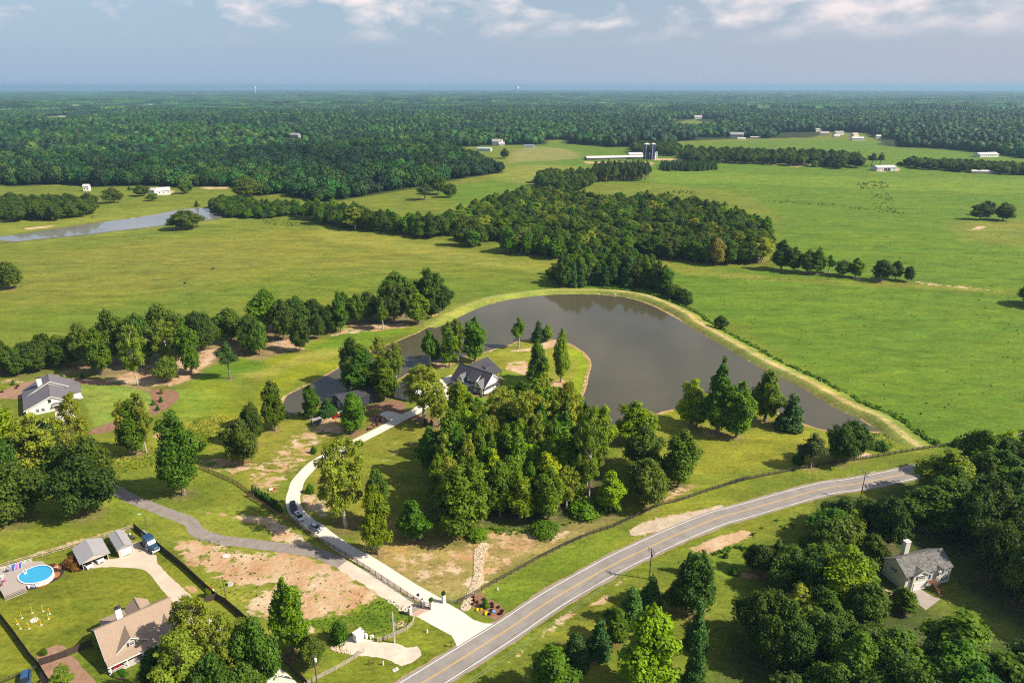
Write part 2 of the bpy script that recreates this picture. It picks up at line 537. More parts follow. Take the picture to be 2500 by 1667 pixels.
def tree_meshes(name, kind, leafmat, seed, leaves=6500, leaf=0.42, core=0.62, bark=BARK, clump_scale=1.0):
    rs = np.random.RandomState(seed)
    H, W, cb, cr, nc = KINDS[kind]
    nc = int(nc / clump_scale ** 2)
    rc0 = cr * W * clump_scale
    ph = rs.uniform(0, 6.28, 4)
    C = []
    tries = 0
    while len(C) < nc and tries < 6000:
        tries += 1
        t = rs.uniform(0.0, 1.0) if kind != 'cedar' else 1 - math.sqrt(rs.uniform(0.001, 1))
        az = rs.uniform(0, 2 * np.pi)
        lob = 1 + 0.20 * math.sin(2 * az + ph[0]) + 0.14 * math.sin(3 * az + ph[1] + 4 * t)
        lob *= 1 + 0.22 * math.sin(9 * t + ph[2] + 2 * math.cos(az + ph[3])) * (1 if kind in ('tall', 'slim', 'sparse') else 0.5)
        if kind in ('cedar', 'bush'): lob = 1 + 0.35 * (lob - 1)
        R = float(envelope(kind, np.array(t))) * W / 2 * lob
        rr = max(0.0, (R - rc0 * 0.8)) * math.sqrt(rs.uniform(0.12, 1.0))
        zlo = H * cb + rc0 * 0.6; zhi = H - rc0 * 0.75
        c = np.array([rr * math.cos(az), rr * math.sin(az), zlo + (zhi - zlo) * t])
        md = (0.95 if kind != 'sparse' else 1.25) * rc0 * (1 - tries / 9000)
        if all(np.linalg.norm(c - q[:3]) > md for q in C):
            C.append(np.append(c, rc0 * rs.uniform(0.62, 1.42) * (0.8 if t > 0.85 else 1)))
    C = np.array(C)
    nC = len(C)
    w = C[:, 3] ** 2; w /= w.sum()
    ci = rs.choice(nC, leaves, p=w)
    d = rand_dirs(rs, leaves)
    # fewer leaves below and towards the trunk
    outw = C[:, :2] / (np.linalg.norm(C[:, :2], axis=1)[:, None] + 1e-6)
    bias = d[:, 2] * 0.6 + (d[:, :2] * outw[ci]).sum(1) * 0.35
    flip = rs.uniform(size=leaves) > (0.62 + 0.5 * bias)
    d[flip] *= -1
    lump = 1 + 0.22 * np.sin(5 * d[:, 0] + ci) * np.sin(4 * d[:, 1] + 2 * ci) + 0.15 * np.sin(7 * d[:, 2] + ci * 3)
    rad = C[ci, 3] * lump * (1 - 0.42 * rs.uniform(size=leaves) ** 2.2)
    flat = 0.8 if kind in ('oak', 'sparse', 'pine') else 1.0
    cen = C[ci, :3] + d * rad[:, None] * np.array([1, 1, flat])
    stray = rs.uniform(size=leaves) < 0.10
    cen[stray] += rand_dirs(rs, stray.sum()) * rc0 * 0.5
    nrm = d * 0.85 + rand_dirs(rs, leaves) * 0.55 + np.array([0, 0, 0.35])
    nrm /= np.linalg.norm(nrm, axis=1)[:, None]
    a = np.cross(nrm, rand_dirs(rs, leaves)); a /= np.linalg.norm(a, axis=1)[:, None]
    b = np.cross(nrm, a)
    s = leaf * rs.uniform(0.55, 1.35, leaves)
    if kind in ('pine', 'cedar'): b *= 0.5
    a *= s[:, None]; b *= s[:, None] * 0.8
    bend = nrm * (s * 0.25)[:, None]
    Q = np.stack([cen - a - bend, cen - b * 0.9, cen + a - bend, cen + b], 1)
    V = Q.reshape(-1, 3)
    F = np.arange(leaves * 4).reshape(-1, 4)
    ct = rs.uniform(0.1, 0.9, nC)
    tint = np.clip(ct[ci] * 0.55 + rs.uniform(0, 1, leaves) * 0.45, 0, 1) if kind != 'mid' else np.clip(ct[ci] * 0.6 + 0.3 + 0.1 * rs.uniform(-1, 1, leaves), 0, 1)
    # inner mass of each clump, painted dark as the shade between leaves
    iv, if_ = ico_base()
    k = len(iv)
    jit = 1 + 0.25 * rs.uniform(-1, 1, (nC, k, 1))
    IV = (C[:, None, :3] + iv[None] * jit * (C[:, 3] * core)[:, None, None] * np.array([1, 1, flat])).reshape(-1, 3)
    IF = (if_[None] + (np.arange(nC) * k)[:, None, None]).reshape(-1, 3) + len(V)
    # quads for leaves; triangles for the inner mass as degenerate-free quads are not possible: build two-part polygon list
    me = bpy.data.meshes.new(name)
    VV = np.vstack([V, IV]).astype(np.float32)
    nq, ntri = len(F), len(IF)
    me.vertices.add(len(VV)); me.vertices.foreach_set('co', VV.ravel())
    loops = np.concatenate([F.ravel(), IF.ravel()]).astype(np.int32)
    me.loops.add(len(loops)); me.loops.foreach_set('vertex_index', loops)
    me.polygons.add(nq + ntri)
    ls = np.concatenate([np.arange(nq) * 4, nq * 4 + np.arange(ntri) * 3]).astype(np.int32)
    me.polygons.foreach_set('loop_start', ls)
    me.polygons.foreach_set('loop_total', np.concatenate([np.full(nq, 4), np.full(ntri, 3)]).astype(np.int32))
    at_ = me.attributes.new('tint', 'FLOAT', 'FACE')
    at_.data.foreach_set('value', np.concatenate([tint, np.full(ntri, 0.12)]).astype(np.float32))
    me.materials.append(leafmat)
    me.update(calc_edges=True)
    # trunk and limbs
    mb = MB()
    bend_ = rs.uniform(-0.3, 0.3, 2)
    topz = H * (0.9 if kind in ('pine', 'cedar') else 0.72)
    r0 = 0.021 * H if kind != 'bush' else 0.05
    P = [Vector((bend_[0] * math.sin(q * 3), bend_[1] * math.sin(q * 2.4), topz * q - 0.15)) for q in (0, 0.25, 0.5, 0.75, 1)]
    for q in range(4):
        mb.tube(P[q], P[q + 1], r0 * (1.25 if q == 0 else 1 - 0.2 * q), r0 * (1 - 0.2 * (q + 1)), n=7, cap=(q == 3))
    lim = rs.permutation(nC)[:(26 if kind == 'sparse' else 9)]
    if kind in ('oak', 'tall', 'sparse', 'slim'):
        for j in lim:
            c = Vector(C[j, :3]); z0 = max(H * cb * 0.8, c.z - math.hypot(c.x, c.y) * rs.uniform(0.7, 1.2))
            f = min(max(z0 / topz, 0), 0.98); sgi = int(f * 4); fr = f * 4 - sgi
            s0 = P[sgi].lerp(P[min(sgi + 1, 4)], fr)
            mid = s0.lerp(c, 0.5) + Vector((0, 0, 0.3))
            rl = r0 * (0.42 if kind != 'sparse' else 0.34)
            mb.tube(s0, mid, rl, rl * 0.65, n=5, cap=False)
            e = c + (c - mid).normalized() * C[j, 3] * (0.9 if kind == 'sparse' else 0.2)
            mb.tube(mid, e, rl * 0.65, rl * 0.25, n=5, cap=False)
    tm = mb.mesh(name + '_trunk', bark)
    return me, tm, H, W

LIB = {}
def add_lib(key, kind, leafmat, seeds, **kw):
    LIB[key] = [tree_meshes(f'{key}_crown', kind, leafmat, s_, **kw) for s_ in seeds]
add_lib('oak', 'oak', LEAF['oak'], (11, 12, 13, 14), leaves=10500, leaf=0.34)
add_lib('tall', 'tall', LEAF['tall'], (21, 22, 23, 24), leaves=9500, leaf=0.31)
add_lib('bright', 'tall', LEAF['bright'], (31, 32), leaves=9000, leaf=0.31)
add_lib('sparse', 'sparse', LEAF['sparse'], (41, 42, 43), leaves=9000, leaf=0.29, core=0.4, bark=BARK_PALE)
add_lib('slim', 'slim', LEAF['tall'], (45, 46), leaves=4200, leaf=0.34, bark=BARK_PALE)
add_lib('pine', 'pine', LEAF['pine'], (51, 52), leaves=5200, leaf=0.40)
add_lib('cedar', 'cedar', LEAF['cedar'], (61, 62), leaves=6800, leaf=0.36)
add_lib('bush', 'bush', LEAF['tall'], (71, 72), leaves=2400, leaf=0.2)
add_lib('autumn', 'oak', LEAF['autumn'], (81,), leaves=5000, leaf=0.4)

NAMES = dict(oak='oak_tree', tall='gum_tree', bright='poplar_tree', sparse='sycamore_tree', slim='slender_tree', pine='pine_tree',
             cedar='cedar_tree', bush='shrub', autumn='yellowing_tree')
CATS = dict(bush='shrub')
trng = random.Random(7)
TREE_SPOTS = []
def put_tree(kind, P, h, w, label, group=None, seed=None, dead=False):
    rr = random.Random(hash((round(P.x, 1), round(P.y, 1))) if seed is None else seed)
    cm, tm, H, W = LIB[kind][rr.randrange(len(LIB[kind]))]
    o = thing(NAMES[kind], label, CATS.get(kind, 'tree'), P, rr.uniform(0, 6.28), group)
    sx = w / W; sz = h / H
    o.scale = (sx, sx, sz)
    c = link('crown', cm, o)
    t = link('trunk', tm, o)
    TREE_SPOTS.append((P.x, P.y, w / 2))
    return o

def tree_px(kind, crop, bx, by, top, wpx, label, group=None):
    cr = CROPS[crop]
    x, y = cr[0] + bx / cr[2], cr[1] + by / cr[2]
    P = at(x, y)
    h = max(1.2, height_at(P, cr[1] + top / cr[2]))
    w = width_at(P, wpx / cr[2])
    return put_tree(kind, P, h, w, label, group)
# ---------------------------------------------------------------- ground sheet
def poly_w(text, step=4.0, smooth=True, z=None):
    P = ats(text, z)
    P = [(p.x, p.y, p.z) for p in P]
    return spline(P, True, step) if smooth else np.array(P)

# the open fields (everything outside, beyond, is wood)
FIELD = poly_w('D -900,431 -300,430 0,428 137,424 230,430 317,427 432,430 540,429 560,438 590,452 640,446 680,454 720,463 752,466 871,446 954,433 1040,415 '
               '1077,408 1156,397 1152,388 1130,380 1098,368 1060,354 1000,345 1033,340 1100,336 1180,333 1255,333 1257,322 1300,322 1303,330 1408,339 1458,338 '
               '1500,340 1553,336 1558,325 1700,319 1865,316 1937,321 1991,329 2063,338 2171,343 2261,352 2352,366 2700,375 3600,390 4200,900 4200,1700 -1800,1700', smooth=False)
GLADES = [poly_w('i 262,322 275,278 330,270 415,266 430,280 420,322', smooth=False), poly_w('k 130,358 145,314 190,300 250,300 400,322 400,352', smooth=False), poly_w('j 2210,340 2230,310 2300,296 2352,292 2352,330', smooth=False),
          poly_w('k 1000,408 1100,372 1350,380 1450,440 1300,470', smooth=False)]

def zone_sd(X, Y, poly, reach=60):
    x0, y0 = poly[:, 0].min() - reach, poly[:, 1].min() - reach
    x1, y1 = poly[:, 0].max() + reach, poly[:, 1].max() + reach
    sel = (X > x0) & (X < x1) & (Y > y0) & (Y < y1)
    out = np.full(X.shape, -1e6)
    if sel.any(): out[sel] = sdist(X[sel], Y[sel], poly)
    return out

# (photograph outline, colour, softness in metres, strength)
C_FIELD_L = (0.138, 0.177, 0.020)
C_FIELD_R = (0.100, 0.178, 0.015)
C_LAWN = (0.140, 0.173, 0.019)
C_LUSH = (0.102, 0.195, 0.014)
C_YEL = (0.209, 0.247, 0.015)
C_DRY = (0.300, 0.250, 0.115)
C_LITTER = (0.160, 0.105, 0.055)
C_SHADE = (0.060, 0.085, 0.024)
ZONES = [
    # right pasture, greener
    ('D 1240,700 1300,600 1500,600 1770,616 1790,560 1760,470 1600,430 1400,420 1235,440 1100,470 1000,440 1160,400 1260,330 1560,330 1900,322 2400,350 2700,380 2900,900 2500,1010 2150,1020 1600,715', C_FIELD_R, 12, 1.0),
    ('D 1130,400 1230,378 1400,392 1440,410 1300,425 1180,420', (0.205, 0.228, 0.039), 20, 0.8),
    ('j 1150,550 1230,480 1450,470 1600,510 1550,545 1300,560 1150,565', (0.25, 0.235, 0.085), 14, 0.7),
    ('D 0,700 400,660 900,640 1250,640 1100,700 700,690 300,740 0,800', (0.116, 0.171, 0.017), 25, 0.8),
    ('D 300,560 700,530 1100,580 900,620 500,610 300,600', (0.181, 0.195, 0.028), 25, 0.8),
    ('D 0,600 400,560 600,600 500,660 200,690 0,700', (0.177, 0.190, 0.030), 25, 0.6),
    ('D 0,500 300,480 520,470 600,500 430,520 200,545 0,560', (0.186, 0.223, 0.030), 15, 0.8),
    ('k 0,600 600,640 1300,660 2352,680 2352,760 1200,730 500,700 0,690', (0.144, 0.223, 0.022), 15, 0.7),
    ('k 1900,960 2352,930 2352,1080 2000,1060', (0.177, 0.190, 0.033), 14, 0.7),
    ('k 0,1200 400,1250 800,1300 1400,1330 1640,1330 2300,1400 1700,1370 900,1330 300,1290 0,1230', (0.186, 0.199, 0.030), 5, 0.8),
    ('j 0,990 600,1080 1100,1180 1480,1210 1480,1260 1000,1230 400,1130 0,1060', (0.219, 0.233, 0.039), 8, 0.8),
    # grass between the wood edge and the pond
    ('n 0,1170 400,1100 900,900 1200,760 1880,780 1400,900 1130,1130 560,1400 350,1568 200,1568 0,1400 f 0,500 330,620 340,460 e 2352,480 2352,100 1850,270 1640,420 1600,600 1420,780 1740,880 1990,830 2230,700', C_YEL, 6, 0.85),
    ('n 850,960 1100,800 1500,790 1880,800 1450,900 1250,980 700,1010', C_LUSH, 4, 0.8),
    ('e 2000,150 2350,120 2350,260 1900,300 1700,330', C_LUSH, 4, 0.85),
    ('n 100,1220 400,1200 700,1050 850,1000 1120,990 1000,1080 600,1160 360,1290', (0.279, 0.275, 0.055), 4, 0.85),
    ('e 1600,380 1900,400 2000,600 1700,700 1400,900 1350,800 1650,560', (0.158, 0.237, 0.028), 6, 0.8),
    ('e 1740,700 1900,620 2150,650 2160,760 1900,850 1750,860', (0.27, 0.25, 0.035), 4, 0.8),
    ('e 720,335 1100,340 1350,370 1390,440 1380,580 1150,640 880,720 800,560', (0.191, 0.257, 0.041), 1.2, 1.0),
    # litter under the trees along the fields
    ('m 0,1110 300,1080 600,1010 900,940 1300,880 1600,830 1900,760 2200,700 2352,640 2352,830 2150,920 1900,900 1700,1000 1500,1090 1150,1150 800,1050 500,1060 0,1130', (0.27, 0.20, 0.11), 3, 0.85),
    ('n 250,800 700,700 1250,640 1700,600 2000,560 1950,700 1700,770 1200,760 800,900 600,1000 300,1080 250,950', (0.21, 0.17, 0.09), 3, 0.85),
    ('e 600,200 900,260 1100,330 1400,370 1600,350 1850,250 1800,150 1300,150 800,170', (0.26, 0.20, 0.10), 3, 0.7),
    # grounds left of the lane
    ('e 0,1500 400,1350 900,1250 1000,1270 1300,1450 1700,1568 a 1500,0 1230,90 700,250 0,480', (0.177, 0.223, 0.022), 4, 0.8),
    ('e 950,830 1300,800 1800,700 1990,830 2000,1000 1700,1100 1300,1130 1060,1170 950,1050', (0.205, 0.228, 0.022), 4, 0.8),
    ('e 400,1150 650,1050 900,1100 1000,1250 600,1330 400,1320', (0.167, 0.190, 0.019), 4, 0.7),
    ('a 0,450 1230,150 1990,790 1640,920 840,1200 330,1400 0,880', (0.153, 0.180, 0.017), 1.5, 0.95),
    ('a 0,900 330,1400 450,1568 0,1568', (0.177, 0.199, 0.019), 1.5, 0.9),
    # the clay lot
    ('b 0,0 950,0 1500,450 2100,850 2080,1000 1900,1130 1600,1100 1300,1120 900,1250 400,900 0,520', (0.186, 0.218, 0.028), 4, 0.8),
    ('b 1150,1000 1500,950 1850,780 2050,900 2090,960 2080,1050 1870,1160 1700,1130 1500,1050 1300,1130', (0.107, 0.176, 0.015), 2, 0.95),
    # lawns of the lake house
    ('f 0,700 600,650 1000,700 1600,640 1720,850 1640,1200 1000,1568 500,1568 600,1050 300,1200 0,1350', (0.200, 0.204, 0.028), 5, 0.8),
    ('f 1050,950 1500,850 1700,1000 1600,1300 1500,1500 1100,1500 1000,1200', (0.149, 0.180, 0.018), 5, 0.8),
    ('c 0,0 700,230 1150,200 2256,0 2256,90 1000,700 820,800 690,800 0,400', (0.275, 0.225, 0.085), 4, 0.85),
    ('c 720,820 830,840 1020,740 1200,640 1600,400 2256,130 2256,380 1240,900 1150,1010 1050,1010 870,920', (0.130, 0.195, 0.018), 2, 0.85),
    ('g 1500,620 1780,560 2350,560 l 770,1130 960,1185 1240,1200 1700,1290 1000,1440 600,1450 0,1560 g 2350,1200 1500,1568 1100,1200', (0.200, 0.223, 0.023), 5, 0.8),
    ('g 1480,620 1780,540 1860,700 1700,740 1500,720', C_YEL, 3, 0.7),
    ('o 200,880 700,660 1100,540 1500,470 1700,470 2000,530 2260,760 2200,1000 2100,1400 1700,1400 1600,1100 1000,1200 500,1300', (0.205, 0.228, 0.028), 3, 0.85),
    ('o 2000,540 2130,640 2260,760 2260,880 2150,1160 2080,1400 1980,1400 2000,1000 2090,800 1980,640', (0.195, 0.275, 0.014), 2, 0.95),
    ('o 960,900 1300,950 1500,1080 1200,1300 900,1350 500,1350 300,1400 100,1400 600,1250', (0.130, 0.228, 0.017), 3, 0.85),
    ('o 0,880 400,760 300,950 150,1000', (0.177, 0.228, 0.025), 2, 0.7),
    # verges of the road
    ('c 700,1568 1300,1200 1900,830 2256,640 2256,700 1800,960 1300,1300 900,1568', (0.135, 0.185, 0.017), 1.5, 0.9),
    ('h 0,560 320,450 800,230 1300,60 1500,0 1500,60 1100,170 700,300 300,500 0,680', (0.158, 0.199, 0.019), 2, 0.9),
    ('c 1300,1568 1500,1300 1900,1000 2256,850 2256,1568', (0.158, 0.180, 0.025), 4, 0.85),
    ('h 0,900 600,900 850,400 1250,330 1500,200 1900,100 1900,350 1200,600 1200,1100 1700,1400 1700,1568 0,1568', (0.135, 0.176, 0.019), 4, 0.85),
    ('h 850,390 1050,330 1230,350 1200,600 950,640 920,500', (0.144, 0.209, 0.022), 2, 0.8),
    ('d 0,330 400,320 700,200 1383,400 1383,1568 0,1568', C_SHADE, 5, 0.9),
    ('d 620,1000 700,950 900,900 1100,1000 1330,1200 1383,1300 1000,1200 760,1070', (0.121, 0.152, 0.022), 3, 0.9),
    ('b 820,1300 1000,1450 1250,1290 1420,1170 1500,1290 1640,1260 1700,1380 2000,1400 2256,1380 2256,1500 1900,1568 900,1568', (0.153, 0.204, 0.019), 2, 0.9),
    ('b 2000,980 2120,980 2256,1020 2256,1400 2180,1280 1950,1190 1960,1120', (0.153, 0.204, 0.019), 1.5, 0.85),
    # damp ditch and far bits
    ('i 0,1085 600,1022 1290,935 1290,900 600,950 0,1040', (0.121, 0.142, 0.028), 4, 0.8),
    # ground below the woods
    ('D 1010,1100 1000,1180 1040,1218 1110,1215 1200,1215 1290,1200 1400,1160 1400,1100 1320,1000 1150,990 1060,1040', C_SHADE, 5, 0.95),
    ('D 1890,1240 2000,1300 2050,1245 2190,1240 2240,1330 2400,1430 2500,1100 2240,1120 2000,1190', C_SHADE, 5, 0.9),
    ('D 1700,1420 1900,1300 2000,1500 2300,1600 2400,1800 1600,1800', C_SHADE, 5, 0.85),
    ('e 0,700 600,700 700,1000 600,1200 0,1250', (0.140, 0.142, 0.028), 5, 0.8),
]
BARES = [
    ('b 200,0 450,20 800,30 930,120 1480,470 1300,420 1180,345 800,265 740,150 480,70', 0.62, 3),
    ('b 0,230 250,250 450,330 800,340 1150,370 1400,480 1830,760 1600,930 1100,1000 1000,1050 700,980 480,880 470,800 780,700 450,690 250,540 0,400', 0.50, 4),
    ('a 1500,280 1750,220 1990,330 2068,560 1900,560 1700,480', 0.45, 3),
    ('b 1040,1030 1230,1040 1200,1120 1080,1130', 0.5, 1.5),
    ('b 1880,1000 2060,980 2050,1060 1850,1110', 0.42, 1.5),
    ('c 100,380 700,250 950,240 1150,130 2050,170 1600,380 1300,560 1050,800 900,800 650,740 480,700', 0.35, 4),
    ('c 1040,290 1110,290 1090,420 1060,640 1000,720 960,900 900,760 960,560', 0.72, 1.2),
    ('c 880,240 1150,120 1200,170 2050,170 1600,300 1200,420 1150,260', 0.42, 3),
    ('c 1180,1480 1450,1180 1830,900 1960,900 2256,690 2256,760 1900,960 1600,1190 1350,1380', 0.50, 2.5),
    ('h 60,200 300,60 640,-10 1000,-80 980,20 500,190 180,250', 0.42, 1.5),
    ('h 0,640 250,540 200,560 0,700', 0.45, 2),
    ('h 660,340 900,240 1200,165 1310,195 1100,290 850,390', 0.80, 1.5),
    ('c 1500,740 1780,580 1700,660 1540,760', 0.46, 1.5),
    ('m 620,1100 900,1080 1400,900 1840,830 1650,1050 1450,1150 1150,1165 700,1120 0,1130 0,1090', 0.47, 4),
    ('n 400,900 900,890 1200,770 1850,750 1700,790 820,900 780,1000 500,1000', 0.45, 3),
    ('n 1130,760 1700,740 1830,770 1500,800', 0.5, 2),
    ('n 2050,620 2200,600 2100,680 1900,740', 0.5, 2),
    ('e 1400,1568 1800,1500 1960,1568', 0.3, 4),
    ('e 1440,700 1580,780 1500,840 1400,830', 0.5, 2),
    ('e 1760,1060 2000,980 2352,1020 2352,1150 2100,1180', 0.42, 3),
    ('f 0,980 140,1030 560,690 900,720 700,900 450,1180 330,1330 0,1330', 0.38, 4),
    ('f 740,600 900,560 870,700 960,800 700,760', 0.5, 2),
    ('f 500,1300 800,1380 740,1568 520,1500', 0.42, 3),
    ('f 1150,850 1700,820 1600,1000 1250,1120', 0.26, 5),
    ('o 1100,620 1500,550 1650,470 1800,460 1790,560 1500,620 1200,640', 0.55, 1.5),
    ('o 1080,780 1350,740 1400,980 1250,950 1050,880', 0.5, 2),
    ('o 1600,1050 1950,1030 1900,1130 1750,1260 1650,1240', 0.5, 1.5),
    ('o 0,820 300,780 420,800 200,870 0,920', 0.45, 1.5),
    ('g 1560,1330 1700,1260 1980,1230 1640,1420 1500,1440', 0.45, 2),
    ('g 1100,1500 1400,1440 1450,1440 1300,1500', 0.4, 1.5),
    ('l 1140,1300 1200,1330 1290,1360 1160,1380', 0.7, 1.2),
    ('l 1200,1465 1300,1470 1280,1500', 0.6, 1),
    ('l 0,1150 150,1190 330,1220 250,1240 0,1220', 0.35, 2),
    ('g 500,880 650,880 620,1000 480,980', 0.4, 2),
    ('j 1650,560 2050,560 2040,590 1700,580', 0.5, 5),
    ('k 0,540 500,545 900,575 900,595 500,560 0,552', 0.5, 4),
    ('k 1400,610 1540,600 1560,620 1420,625', 0.6, 2),
    ('k 2050,975 2110,970 2090,990 2000,1000', 0.6, 2),
    ('k 1640,1325 1750,1330 2300,1395 2100,1385 1700,1345', 0.40, 1.0),
    ('k 1250,1305 1330,1310 1300,1322', 0.6, 1),
    ('k 870,570 1000,575 990,590 870,590', 0.9, 3),
    ('i 0,715 190,712 460,706 560,715 300,722', 0.3, 6),
    ('i 150,985 350,965 300,985 160,993', 0.8, 2),
    ('i 980,760 1030,740 1120,750 1060,775', 0.9, 2),
    ('i 1290,720 1440,722 1450,735 1300,735', 0.75, 2),
    ('i 800,945 1060,885 1000,890 760,935', 0.4, 1.5),
    ('a 0,450 1230,90 1240,150 0,500', 0.35, 1.5),
    ('a 1450,470 1600,600 1700,700 1600,640 1500,530', 0.4, 1.5),
    ('a 1700,660 1800,690 1830,740 1740,740', 0.75, 0.8),
    ('h 1150,540 1350,580 1340,620 1180,600', 0.6, 1),
    ('h 1500,1330 1700,1400 1650,1480 1480,1440', 0.5, 2),
    ('d 320,880 500,950 480,1000 400,960', 0.6, 1),
    ('d 440,700 520,680 600,760', 0.2, 1),
    ('c 1700,1568 1900,1440 2256,1180 2256,1260 1950,1500 1850,1568', 0.5, 2),
    ('c 0,1180 90,1190 330,1230 250,1300', 0.3, 1),
    ('h 850,920 900,1500 830,1500 820,950', 0.3, 1.5),
]
BARE_GAIN = 1.30
def land_colours(X, Y):
    n = len(X)
    col = np.tile(np.array(C_FIELD_L), (n, 1))
    bare = np.zeros(n)
    r = np.hypot(X, Y)
    wob = 2.2 * vnoise(X / 7, Y / 7, 3) + 1.2 * vnoise(X / 2.6, Y / 2.6, 9)
    for text, c, soft, st in ZONES:
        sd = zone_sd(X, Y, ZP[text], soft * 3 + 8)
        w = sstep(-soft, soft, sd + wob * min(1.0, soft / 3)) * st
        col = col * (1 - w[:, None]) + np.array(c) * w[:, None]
    for text, b, soft in BARES:
        sd = zone_sd(X, Y, ZP[text], soft * 3 + 8)
        w = sstep(-soft, soft, sd + wob * 0.3 * min(1.0, soft / 3))
        bare = np.maximum(bare, w * min(0.85, b * BARE_GAIN))
    far = 1 - sstep(-6, 6, sdist(X, Y, FIELD))
    for gl in GLADES:
        far = np.minimum(far, 1 - sstep(-8, 8, sdist(X, Y, gl)))
    col = col * (1 - far[:, None]) + np.array((0.030, 0.045, 0.016)) * far[:, None]
    bare *= 1 - far
    return col, bare
ZP = {}
for z_ in ZONES: ZP[z_[0]] = poly_w(z_[0], 6.0)
for z_ in BARES: ZP[z_[0]] = poly_w(z_[0], 5.0)

def radial_land():
    rr = [0.0, 30.0, 60.0, 85.0]
    r = 95.0
    while r < 45000:
        rr.append(r)
        r *= 1.0082 if r < 1100 else (1.018 if r < 6000 else 1.045)
    rr = np.array(rr)
    a1 = np.radians(np.arange(-44, 44.01, 0.17))
    a2 = np.radians(np.arange(48, 312.1, 6.0))
    aa = np.concatenate([a1, a2])
    R, A = np.meshgrid(rr, aa, indexing='ij')
    X = (R * np.sin(A)).ravel(); Y = (R * np.cos(A)).ravel()
    Z = hgt(X, Y)
    na, nr = len(aa), len(rr)
    i = np.arange(nr - 1)[:, None]; j = np.arange(na)[None]
    jn = (j + 1) % na
    F = np.stack([i * na + j, (i + 1) * na + j, (i + 1) * na + jn, i * na + jn], -1).reshape(-1, 4)
    F = F[:, ::-1]
    return X, Y, Z, F
GX, GY, GZ, GF = radial_land()

# ponds: outlines first, the bed sinks a little inside them
POND = spline([tuple(p) for p in ats('f 335,510 350,465 380,430 560,340 750,240 900,150 n 1130,1135 1400,1010 1640,915 1880,812 2000,742 2150,670 2352,600 '
                    'j 1000,1478 1200,1432 1420,1407 1700,1407 1900,1427 2050,1470 2200,1545 l 0,455 250,600 500,742 900,935 1200,1110 1340,1195 1240,1186 '
                    '1180,1180 960,1187 870,1165 770,1132 650,1085 490,1010 300,975 120,960 0,905 g 1780,535 1640,570 1500,610 1440,650 1300,700 1130,765 1040,800 930,800 860,740 '
                    '790,545 820,470 870,330 905,180 900,110 840,40 o 1990,522 1850,470 1700,455 1480,463 1250,480 1160,525 1000,572 830,622 700,660 560,690 300,735 150,760 '
                    'n 1960,1130 1790,1200 1640,1290 1450,1400 u 960,280 740,365 f 720,510 640,550 550,582 400,612 345,600', 0.0)], True, 3.0)
FPOND = spline([tuple(p) for p in ats('i -260,1100 0,1080 300,1050 605,1020 720,1005 900,985 1100,960 1290,937 1420,917 1455,885 1400,865 1300,858 1180,865 1060,885 900,915 740,935 '
                     '600,955 300,1000 0,1040 -260,1065', FARPOND_Z)], True, 6.0)
sdp = zone_sd(GX, GY, POND)
GZ = GZ - 0.5 * sstep(0.5, 4.0, sdp)
sdf = zone_sd(GX, GY, FPOND)
gcol, gbare = land_colours(GX, GY)
shore = np.exp(-((sdp + 0.6) / 1.3) ** 2)
gbare = np.maximum(gbare, shore * 0.55)
shf = np.exp(-((sdf + 1.5) / 3.0) ** 2)
gcol = gcol * (1 - 0.7 * shf[:, None]) + np.array((0.12, 0.12, 0.05)) * 0.7 * shf[:, None]

def finish_ground():
    # brown litter and thin grass under every single tree
    global gcol, gbare
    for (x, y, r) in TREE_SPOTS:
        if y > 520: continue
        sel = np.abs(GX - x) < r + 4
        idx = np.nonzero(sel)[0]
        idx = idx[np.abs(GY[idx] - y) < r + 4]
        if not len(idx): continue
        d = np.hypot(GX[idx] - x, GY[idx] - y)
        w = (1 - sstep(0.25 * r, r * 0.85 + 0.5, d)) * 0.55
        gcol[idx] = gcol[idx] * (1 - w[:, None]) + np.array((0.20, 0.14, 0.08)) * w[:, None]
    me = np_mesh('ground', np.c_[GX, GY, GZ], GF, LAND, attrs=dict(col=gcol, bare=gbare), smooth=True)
    g = link('ground', me)
    tag(g, 'rolling green pasture, lawns and red clay', kind='structure')

def sheet(name, P, z, m, label=None, follow=False, parent=None):
    P = [Vector((p[0], p[1], 0)) for p in P]
    tris = tessellate_polygon([P])
    V = np.array([(p.x, p.y, z) for p in P])
    F = np.array([t for t in tris])
    me = np_mesh(name, V, F, m)
    bm = bmesh.new(); bm.from_mesh(me)
    bmesh.ops.recalc_face_normals(bm, faces=bm.faces)
    if sum(f.normal.z for f in bm.faces) < 0: bmesh.ops.reverse_faces(bm, faces=bm.faces)
    bm.to_mesh(me); bm.free()
    o = link(name, me, parent)
    tag(o, label, kind='structure')
    return o

def ribbon_mesh(name, P, widths, z, m, wob=0.0, seed=1):
    P = np.asarray(P, float)[:, :2]
    T = np.gradient(P, axis=0); T /= np.linalg.norm(T, axis=1)[:, None] + 1e-9
    N = np.c_[-T[:, 1], T[:, 0]]
    n = len(P)
    w = np.broadcast_to(np.asarray(widths, float), (n,))
    rs = np.random.RandomState(seed)
    wa = w + wob * rs.uniform(-1, 1, n); wb = w + wob * rs.uniform(-1, 1, n)
    V = np.zeros((n * 2, 3)); V[0::2, :2] = P + N * wa[:, None]; V[1::2, :2] = P - N * wb[:, None]; V[:, 2] = z
    i = np.arange(n - 1) * 2
    F = np.c_[i, i + 1, i + 3, i + 2]
    return np_mesh(name, V, F, m)

